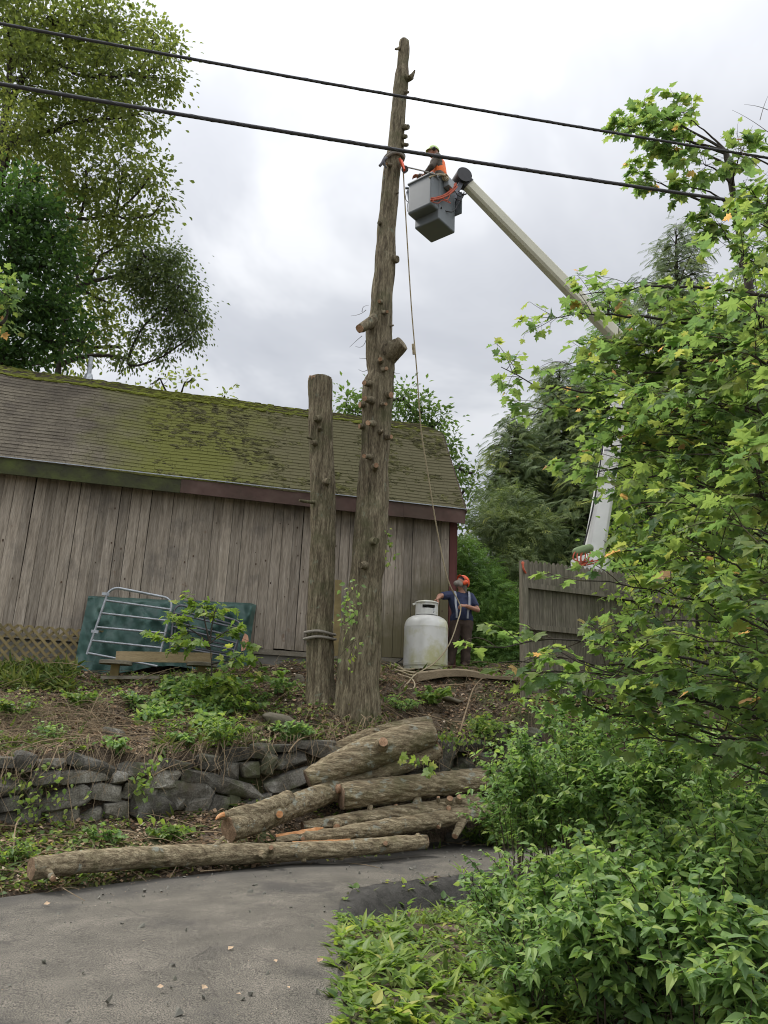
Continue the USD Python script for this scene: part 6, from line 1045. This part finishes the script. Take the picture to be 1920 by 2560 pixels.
sprig('leaf cluster growing on the left side of the tall trunk', [(885, 1470, 11.7), (868, 1500, 11.7), (860, 1560, 11.7), (905, 1520, 11.6)], 60, .085, 123, mat='shrub_leaf', spread=.09)
sprig('few leaves on the bark near the foot of the tall trunk', [(850, 1640, 11.6), (890, 1600, 11.6), (870, 1650, 11.5)], 16, .08, 124, spread=.08)
sprig('ivy strip on the left stones of the wall', [(20, 1950, 9.6), (110, 1945, 9.75), (60, 2010, 9.5), (180, 2000, 9.8)], 130, .07, 125, spread=.12)
sprig('yellow green vine lying along the right end of the stone wall', [(1100, 1845, 11.55), (1160, 1850, 11.6), (1210, 1845, 11.65), (1290, 1830, 11.7)], 150, .07, 126, spread=.06)
sprig('broken leafy twig lying on the felled logs', [(1000, 1915, 11.0), (1030, 1908, 10.9), (1070, 1915, 10.8), (1085, 1935, 10.7)], 16, .12, 127, kind='maple', spread=.09)
sprig('wilted pale leaves lying on the verge before the wall', [(355, 2065, 9.7), (375, 2050, 9.7), (392, 2075, 9.6)], 14, .09, 128, spread=.05)
sprig('leafy sprig at the base of the bank plants, left of the tall trunk', [(560, 1775, 11.9), (545, 1800, 11.7), (585, 1830, 11.4)], 60, .085, 129, mat='weed_leaf', spread=.14)
# leaves and pebbles on the asphalt
def onroadpts(n, seed):
    g = np.random.default_rng(seed); q = scatter_in(rp.intersection(sbox(-4.5, 4.3, 3, 13)), n, seed); return np.c_[q, zroad(q[:, 0], q[:, 1]) + .006]
P = onroadpts(700, 131); m = len(P); g = np.random.default_rng(5); e = np.minimum(1, .25 / np.maximum(.05, np.abs(road_edge(P[:, 0]) - P[:, 1]))); S = g.uniform(.006, .015, m) * (.6 + 1.1 * e); a = g.uniform(0, 2 * np.pi, m)
V, F, n_ = place('litter', P, np.c_[np.cos(a), np.sin(a), 0 * a], rnd(m, 3) * .3 + [0, 0, 1], S); obj('road_debris', (V.reshape(-1, 3), F.reshape(-1, 3)), 'litter', tone=np.repeat(g.uniform(.62, 1, m), n_), label='crumbs of leaves and bark scattered on the asphalt', cat='litter', kind='stuff')
P = onroadpts(260, 133); st = [trimesh.convex.convex_hull(p + rnd(9, k) * .006 * (1 + (k % 5) * .35)) for k, p in enumerate(P)]; obj('pebbles', cat_mesh(st), 'concrete', tone=.4, label='loose pebbles on the asphalt', cat='pebbles', kind='stuff')
for k, (x, y, s_, lb) in enumerate([(569, 2380, .05, 'pale leaf in the middle of the asphalt, nearest the log pile'), (686, 2414, .04, 'whitish leaf lying on the asphalt near the weeds'), (405, 2480, .045, 'tan leaf lying on the lower asphalt'), (516, 2478, .05, 'thin tan leaf fragment right of the tan leaf'), (593, 2495, .04, 'small pale sliver on the lower asphalt'), (792, 2411, .055, 'orange brown leaf beside the weeds'), (720, 2481, .03, 'small white scrap low on the asphalt by the weeds'), (122, 2268, .06, 'pale splinter of bark on the left of the road')]):
    p = on_road(x, y); p[2] += .025; V, F, n_ = place('litter', p[None], np.array([[math.cos(k * 1.3), math.sin(k * 1.3), .1]]), np.array([[.2, -.5, 1]]), [s_]); obj('fallen_leaf', (V.reshape(-1, 3), F.reshape(-1, 3)), 'litter', tone=np.full(n_, .86 if k != 5 else .72), label=lb, cat='leaf')
# ------------------------------------------------------------------ trees behind
def broadleaf(name, label, base, clumps, kind, mat, ls, per, seed, r0=.2, trunk_top=None, group=None, dens=14, twr=.30, droop=.3, limbs=True, shell=.55):
    """clumps: (pixel x, pixel y, depth Y, pixel radius). Limbs run from the trunk to every clump; leaves sit in small twig sprays through it."""
    g = np.random.default_rng(seed); base = np.asarray(base, float); t = thing(name, label, 'tree', base, group); C_ = []
    for x, y, Y, r_ in clumps: c = at_y(x, y, Y); C_.append((c, r_ * proj(c)[2] / F_PX))
    zt = max(c[2] for c, _ in C_); top = np.array(trunk_top) if trunk_top is not None else np.array([base[0], base[1], zt]); tr = resample(np.array([[*base - [0, 0, .3], r0], [*(base * .55 + top * .45), r0 * .7], [*top, r0 * .15]]), 30)
    obj('trunk', tube(tr[:, :3], tr[:, 3], 14, disp=barkdisp(.03, (6, 6, 2), seed)), 'limb_bark', t, smooth=True); lb, P, D, N, S, T = [], [], [], [], [], []
    C_.sort(key=lambda q: np.min(np.linalg.norm(tr[:, :3] - q[0], axis=1))); nodes = [(tr[k, :3], 0.0) for k in range(6, 30, 2)]
    for c, R_ in C_:
        dist = [np.linalg.norm((c - q) * [1, 1, 1.35 if q[2] > c[2] - .2 else .9]) + .55 * w for q, w in nodes]; k = int(np.argmin(dist)); o, w = nodes[k]; Lc = np.linalg.norm(c - o); nodes.append((c, w + Lc))
        if limbs:
            cv = curve(o, c, g.normal(0, .09, 3) * Lc - [0, 0, .05 * Lc], 12); ra_ = max(.02, r0 * .42 * .62 ** (w / 1.6)); lb.append((cv, np.linspace(ra_, max(.014, ra_ * .55), 12)))
        nt = max(4, int(per * R_ ** 2)); q = unit(g.normal(size=(nt, 3))) * (R_ * g.uniform(shell, 1, nt) ** .6)[:, None] * [1, 1, .85]; q *= (.75 + .6 * fbm(q * 1.2 / R_ + c, 3, seed))[:, None]; tp = c + q
        if limbs:
            for k in range(0, nt, 3): lb.append((curve(cv[8 + k % 4], tp[k], g.normal(0, .12, 3) * R_, 5), np.linspace(.011, .003, 5)))
        pp = np.repeat(tp, dens, 0); dd = g.normal(0, 1, pp.shape); P.append(pp + dd * twr * g.uniform(.1, .75, (len(pp), 1))); D.append(unit(dd) + unit(np.repeat(q, dens, 0)) * .5 - [0, 0, droop]); N.append(g.normal(0, .55, pp.shape) + [0, 0, 1]); S.append(ls * g.uniform(.6, 1.2, len(pp)))
        T.append(np.clip(np.repeat(g.normal(.5, .22, nt), dens) + g.normal(0, .1, len(pp)), 0, 1))
    if lb: obj('limbs', tubes(lb, 5), 'limb_bark', t, kind='stuff', tone=.3)
    P, D, N, S, T = map(np.concatenate, (P, D, N, S, T)); V, F, n_ = place(kind, P, D, N, S); obj('crown', (V.reshape(-1, 3), F.reshape(-1, 3)), mat, t, tone=np.repeat(T, n_), kind='stuff'); return len(P)
def gb_(x, Y): b = at_y(x, 1700, Y); return np.array([b[0], b[1], gz(b[0], b[1])])
OAK = [(20, 50, 19, 95), (120, 45, 19.5, 95), (215, 60, 20, 80), (300, 80, 20, 75), (385, 95, 19.5, 48), (425, 130, 19.5, 30), (60, 190, 19, 100), (180, 175, 20, 95), (290, 190, 19.5, 85), (385, 195, 19, 58), (425, 200, 19, 25), (30, 320, 18.5, 80), (150, 320, 20, 85), (255, 300, 19.5, 75), (350, 285, 19, 55), (100, 440, 20.5, 75), (215, 425, 19.5, 75), (310, 410, 19, 65), (375, 440, 18.5, 42), (410, 490, 18.5, 24), (190, 545, 20, 70), (290, 530, 19.5, 60), (360, 540, 19, 42), (250, 640, 20, 60), (320, 600, 19.5, 42), (200, 720, 20.5, 55), (230, 820, 20.5, 48), (300, 870, 20.5, 38), (175, 880, 21, 45), (280, 760, 20.5, 38)]
broadleaf('oak_tree', 'tall spreading tree with yellow green leaves behind the left end of the barn', gb_(-150, 20.5), OAK, 'oak', 'oak_leaf', .155, 92, 201, .32, at_y(40, 40, 20.5), dens=15, twr=.45)
DK = [(20, 520, 16.5, 75), (90, 560, 17, 65), (30, 640, 16.5, 80), (120, 660, 17, 70), (40, 760, 16.5, 75), (130, 770, 17, 65), (60, 870, 17, 65), (140, 860, 17.5, 50), (5, 900, 17, 60), (180, 800, 18, 40), (150, 590, 17.5, 40), (195, 700, 18, 24), (60, 455, 17, 34), (170, 640, 17.8, 22), (205, 850, 18, 22), (120, 500, 17.3, 30)]
broadleaf('dark_maple_tree', 'dense tree at the left edge above the barn roof, shade put into its dark green leaf colour', gb_(-80, 18.2), DK, 'oak', 'shade_tinted_leaf', .155, 125, 203, .25, at_y(40, 500, 17.2), dens=14, twr=.42, shell=.2)
broadleaf('near_maple_tree', 'brighter green leaf tips at the left edge before the dark tree', gb_(-260, 15.2), [(-10, 720, 15, 45), (15, 760, 15, 36), (0, 810, 15, 34), (30, 745, 15, 22)], 'maple', 'maple_leaf', .16, 45, 205, .15, at_y(-140, 600, 15.2), dens=9, twr=.3)
BI = [(360, 640, 18.5, 45), (430, 650, 18.5, 40), (390, 700, 18.5, 50), (450, 715, 18.3, 45), (470, 780, 18.3, 42), (420, 770, 18.5, 45), (355, 745, 18.8, 40), (485, 840, 18.2, 26), (440, 840, 18.4, 35), (410, 890, 18.4, 22), (350, 830, 18.8, 32), (330, 690, 18.8, 36), (300, 690, 19, 26), (500, 800, 18.1, 18), (320, 900, 19, 28), (420, 640, 18.5, 25)]
broadleaf('birch_tree', 'drooping fine leaved branch mass lower right of the tall left tree', gb_(60, 19.2), BI, 'small', 'birch_leaf', .11, 230, 207, .18, at_y(170, 700, 19.2), dens=18, twr=.35, droop=.9)
broadleaf('treetop_sprigs', 'thin leafy tops showing just above the barn ridge', gb_(440, 22.5), [(462, 955, 22, 18), (480, 945, 22, 14), (400, 945, 22, 18), (375, 960, 22, 14), (562, 990, 22, 6)], 'oak', 'oak_leaf', .17, 26, 209, .1, at_y(440, 1000, 22.3), dens=8, twr=.3)
CE = [(865, 1010, 26, 32), (905, 1030, 26, 34), (950, 1000, 26.5, 36), (1010, 995, 26.5, 34), (1055, 1025, 26, 38), (1095, 1055, 26, 34), (1010, 1060, 26.5, 42), (940, 1075, 26.5, 42), (1110, 1110, 25.5, 36), (1140, 1165, 25.5, 30), (1160, 1225, 25, 28), (1120, 1200, 26, 40), (1170, 1290, 25, 26), (1150, 1350, 25, 36), (1060, 1120, 26.5, 50), (1100, 1290, 26, 40), (1185, 1180, 25, 14)]
broadleaf('roundtop_tree', 'pale green round topped tree rising behind the right end of the barn', gb_(1060, 26.5), CE, 'small', 'far_leaf', .20, 85, 211, .25, at_y(1040, 1010, 26.5), dens=12, twr=.45)
def conifer(name, label, apex, basepx, width, seed, mat='hemlock_needle', n=850, ls=(.22, .42), group=None, dens=5, low=.0, kind='spray'):
    """A hemlock: level drooping boughs carrying flat sprays."""
    g = np.random.default_rng(seed); a = at_y(*apex); x, Y = basepx; b = at_y(x, 1700, Y); b[2] = gz(b[0], b[1]); t = thing(name, label, 'conifer', b, group); H_ = a[2] - b[2]; tr = resample(np.array([[*b - [0, 0, .3], .05 + .018 * H_], [*(b + a) / 2, .03 + .01 * H_], [*a, .015]]), 20)
    obj('trunk', tube(tr[:, :3], tr[:, 3], 10), 'limb_bark', t, smooth=True); lb, P, D, N, S, T = [], [], [], [], [], []
    lob = g.random((14, 8))
    for k in range(n):
        f = g.random() ** .75 * (1 - low) ; o = a + (b - a) * f; az = g.uniform(0, 2 * np.pi); w = width * (f ** .55) * g.uniform(.35, 1.05) * (.72 + .7 * float(lob[int(az * 2.2) % 14, int(f * 7)])) + .15; d = np.array([math.cos(az), math.sin(az), 0]); e = o + d * w + [0, 0, w * g.uniform(-.35, .30)]
        cv = curve(o, e, [0, 0, .10 * w], 6); 
        if k % 2 == 0: lb.append((cv, np.linspace(.012 + .01 * w, .004, 6)))
        tn = np.clip(g.normal(.42, .2), 0, 1)
        for m in range(int(dens * (.6 + w * .8))):
            u_ = g.uniform(.25, 1.0); i = min(int(u_ * 5), 4); p = cv[i] + (cv[i + 1] - cv[i]) * (u_ * 5 - i); sd_ = np.array([-d[1], d[0], 0]) * g.normal(0, 1.0); dd = d * g.uniform(.4, 1) + sd_ + [0, 0, g.uniform(-.6, .1)]
            P.append(p + g.normal(0, .12, 3)); D.append(dd); N.append(np.array([0, 0, 1]) + g.normal(0, .3, 3)); S.append(g.uniform(*ls) * (.65 + .35 * min(w, 1))); T.append(np.clip(tn + .25 * (u_ - .6) + g.normal(0, .06), 0, 1))
    obj('boughs', tubes(lb, 4), 'limb_bark', t, kind='stuff', tone=.3); P, D, N, S, T = map(np.array, (P, D, N, S, T)); V, F, n_ = place(kind, P, D, N, S); obj('needles', (V.reshape(-1, 3), F.reshape(-1, 3)), mat, t, tone=np.repeat(T, n_), kind='stuff'); return len(P)
G_ = 'hemlocks behind the barn and fence'
conifer('hemlock_tree', 'broad dark hemlock with feathery boughs behind the boom, left of the lift', (1400, 905, 21.5), (1370, 21.5), 2.5, 221, n=1150, group=G_, dens=6)
conifer('hemlock_tree', 'lower hemlock leaning out to the left over the gap beside the barn', (1285, 1030, 20.5), (1300, 20.5), 1.6, 222, n=800, group=G_, dens=6)
conifer('hemlock_tree', 'lighter green hemlock right behind the elbow of the boom', (1520, 715, 22), (1540, 22), 2.7, 223, n=1100, group=G_, dens=6, mat='bright_needle')
conifer('hemlock_tree', 'tallest hemlock with a ragged top in the right background', (1690, 560, 23.5), (1700, 23.5), 3.4, 224, n=1300, group=G_, dens=6)
conifer('hemlock_tree', 'hemlock filling the right edge behind the maple', (1880, 640, 21), (1890, 21), 2.4, 225, n=650, group=G_, dens=5)
conifer('hemlock_tree', 'dark hemlock standing low behind the fence', (1460, 1150, 19.5), (1470, 19.5), 1.9, 226, n=600, group=G_, dens=6)
def bush(name, label, clumps, seed, mat, n, ls, kind='spray4', base=None, group=None):
    g = np.random.default_rng(seed); C_ = [(at_y(x, y, Y), r_) for x, y, Y, r_ in clumps]; b = np.mean([c for c, _ in C_], 0); b[2] = gz(b[0], b[1]); t = thing(name, label, 'bush', b, group); lb, P, D, N, S, T = [], [], [], [], [], []
    for c, rp_ in C_:
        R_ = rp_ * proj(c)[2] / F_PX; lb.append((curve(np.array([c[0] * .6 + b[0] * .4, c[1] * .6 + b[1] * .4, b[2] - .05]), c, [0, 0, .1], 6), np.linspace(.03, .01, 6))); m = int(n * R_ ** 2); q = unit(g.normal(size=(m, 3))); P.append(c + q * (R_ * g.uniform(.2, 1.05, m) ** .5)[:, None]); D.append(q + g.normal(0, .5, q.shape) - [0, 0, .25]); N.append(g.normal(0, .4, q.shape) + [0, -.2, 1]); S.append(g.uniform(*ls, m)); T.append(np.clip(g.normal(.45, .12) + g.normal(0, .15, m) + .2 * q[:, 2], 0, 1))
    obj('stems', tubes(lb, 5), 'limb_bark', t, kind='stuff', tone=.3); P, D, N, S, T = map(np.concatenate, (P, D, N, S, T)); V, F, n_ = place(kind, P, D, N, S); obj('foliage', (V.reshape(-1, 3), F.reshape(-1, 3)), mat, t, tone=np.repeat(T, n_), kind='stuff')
bush('evergreen_bush', 'feathery light green bush directly behind the man in suspenders', [(1165, 1390, 17.5, 45), (1200, 1440, 17.3, 55), (1230, 1500, 17, 60), (1200, 1560, 17, 55), (1250, 1590, 16.8, 60), (1215, 1640, 16.8, 55), (1270, 1650, 16.5, 50), (1170, 1500, 17.5, 40), (1170, 1620, 17.2, 45), (1285, 1530, 16.8, 45), (1150, 1650, 16.6, 32), (1185, 1672, 16.4, 30), (1125, 1665, 16.5, 26), (1235, 1690, 16.2, 36), (1150, 1600, 17, 36), (1145, 1550, 17.2, 32), (1150, 1500, 17.4, 34), (1148, 1440, 17.6, 34), (1150, 1385, 17.8, 34)], 231, 'bright_needle', 2200, (.14, .30))
bush('evergreen_bush', 'darker feathery bush between the man and the fence post', [(1255, 1330, 18.5, 60), (1300, 1420, 18, 60), (1290, 1270, 19, 60), (1340, 1340, 18.5, 65), (1300, 1500, 17.5, 50), (1220, 1290, 19, 45)], 232, 'hemlock_needle', 1500, (.16, .34))
RB = [(1560, 1150, 17, 100), (1650, 1050, 17, 110), (1760, 980, 16.5, 120), (1880, 900, 16, 120), (1620, 1280, 16.5, 110), (1740, 1180, 16, 120), (1870, 1120, 15.5, 120), (1700, 1350, 15.5, 110), (1850, 1320, 15, 120), (1920, 1000, 15.5, 110), (1900, 760, 16.5, 110), (1780, 820, 17, 90), (1600, 1400, 16, 80), (1800, 1500, 14.8, 100), (1930, 1450, 14.5, 100)]
broadleaf('understory_tree', 'leafy tree massed behind the fence at the right', gb_(1780, 16.2), RB, 'ovate', 'weed_leaf', .15, 60, 241, .16, at_y(1780, 850, 16.2), dens=14, twr=.35)
broadleaf('understory_tree', 'low leafy growth climbing over the right part of the fence', gb_(1700, 12.6), [(1600, 1480, 12.6, 70), (1700, 1450, 12.2, 85), (1800, 1480, 11.8, 95), (1900, 1500, 11.5, 100), (1650, 1600, 12, 80), (1760, 1620, 11.6, 90), (1880, 1650, 11.2, 100), (1560, 1560, 12.3, 45), (1600, 1680, 11.9, 60), (1720, 1740, 11.4, 80), (1850, 1780, 11, 90)], 'ovate', 'weed_leaf', .10, 130, 242, .08, at_y(1750, 1400, 12.3), dens=12, twr=.25)
tq = []
for a, b in (((1920, 330), (1830, 275)), ((1900, 420), (1800, 340)), ((1880, 430), (1815, 420)), ((1860, 400), (1840, 330)), ((1900, 300), (1920, 240)), ((1850, 415), (1790, 390)), ((1920, 275), (1860, 262))): tq.append((curve(at_y(*a, 7.), at_y(*b, 7.1), [0, 0, .02], 6), np.linspace(.004, .0015, 6)))
td_ = thing('dead_branch', 'bare thin dead twigs against the sky at the upper right', 'branch', at_y(1920, 400, 7.0)); obj('stem', tube(curve(at_y(2060, 520, 7.0), at_y(1850, 380, 7.05), [0, 0, .1], 10), np.linspace(.02, .004, 10), 6), 'limb_bark', td_); obj('twigs', tubes(tq, 4), 'twig_bark', td_, kind='stuff')
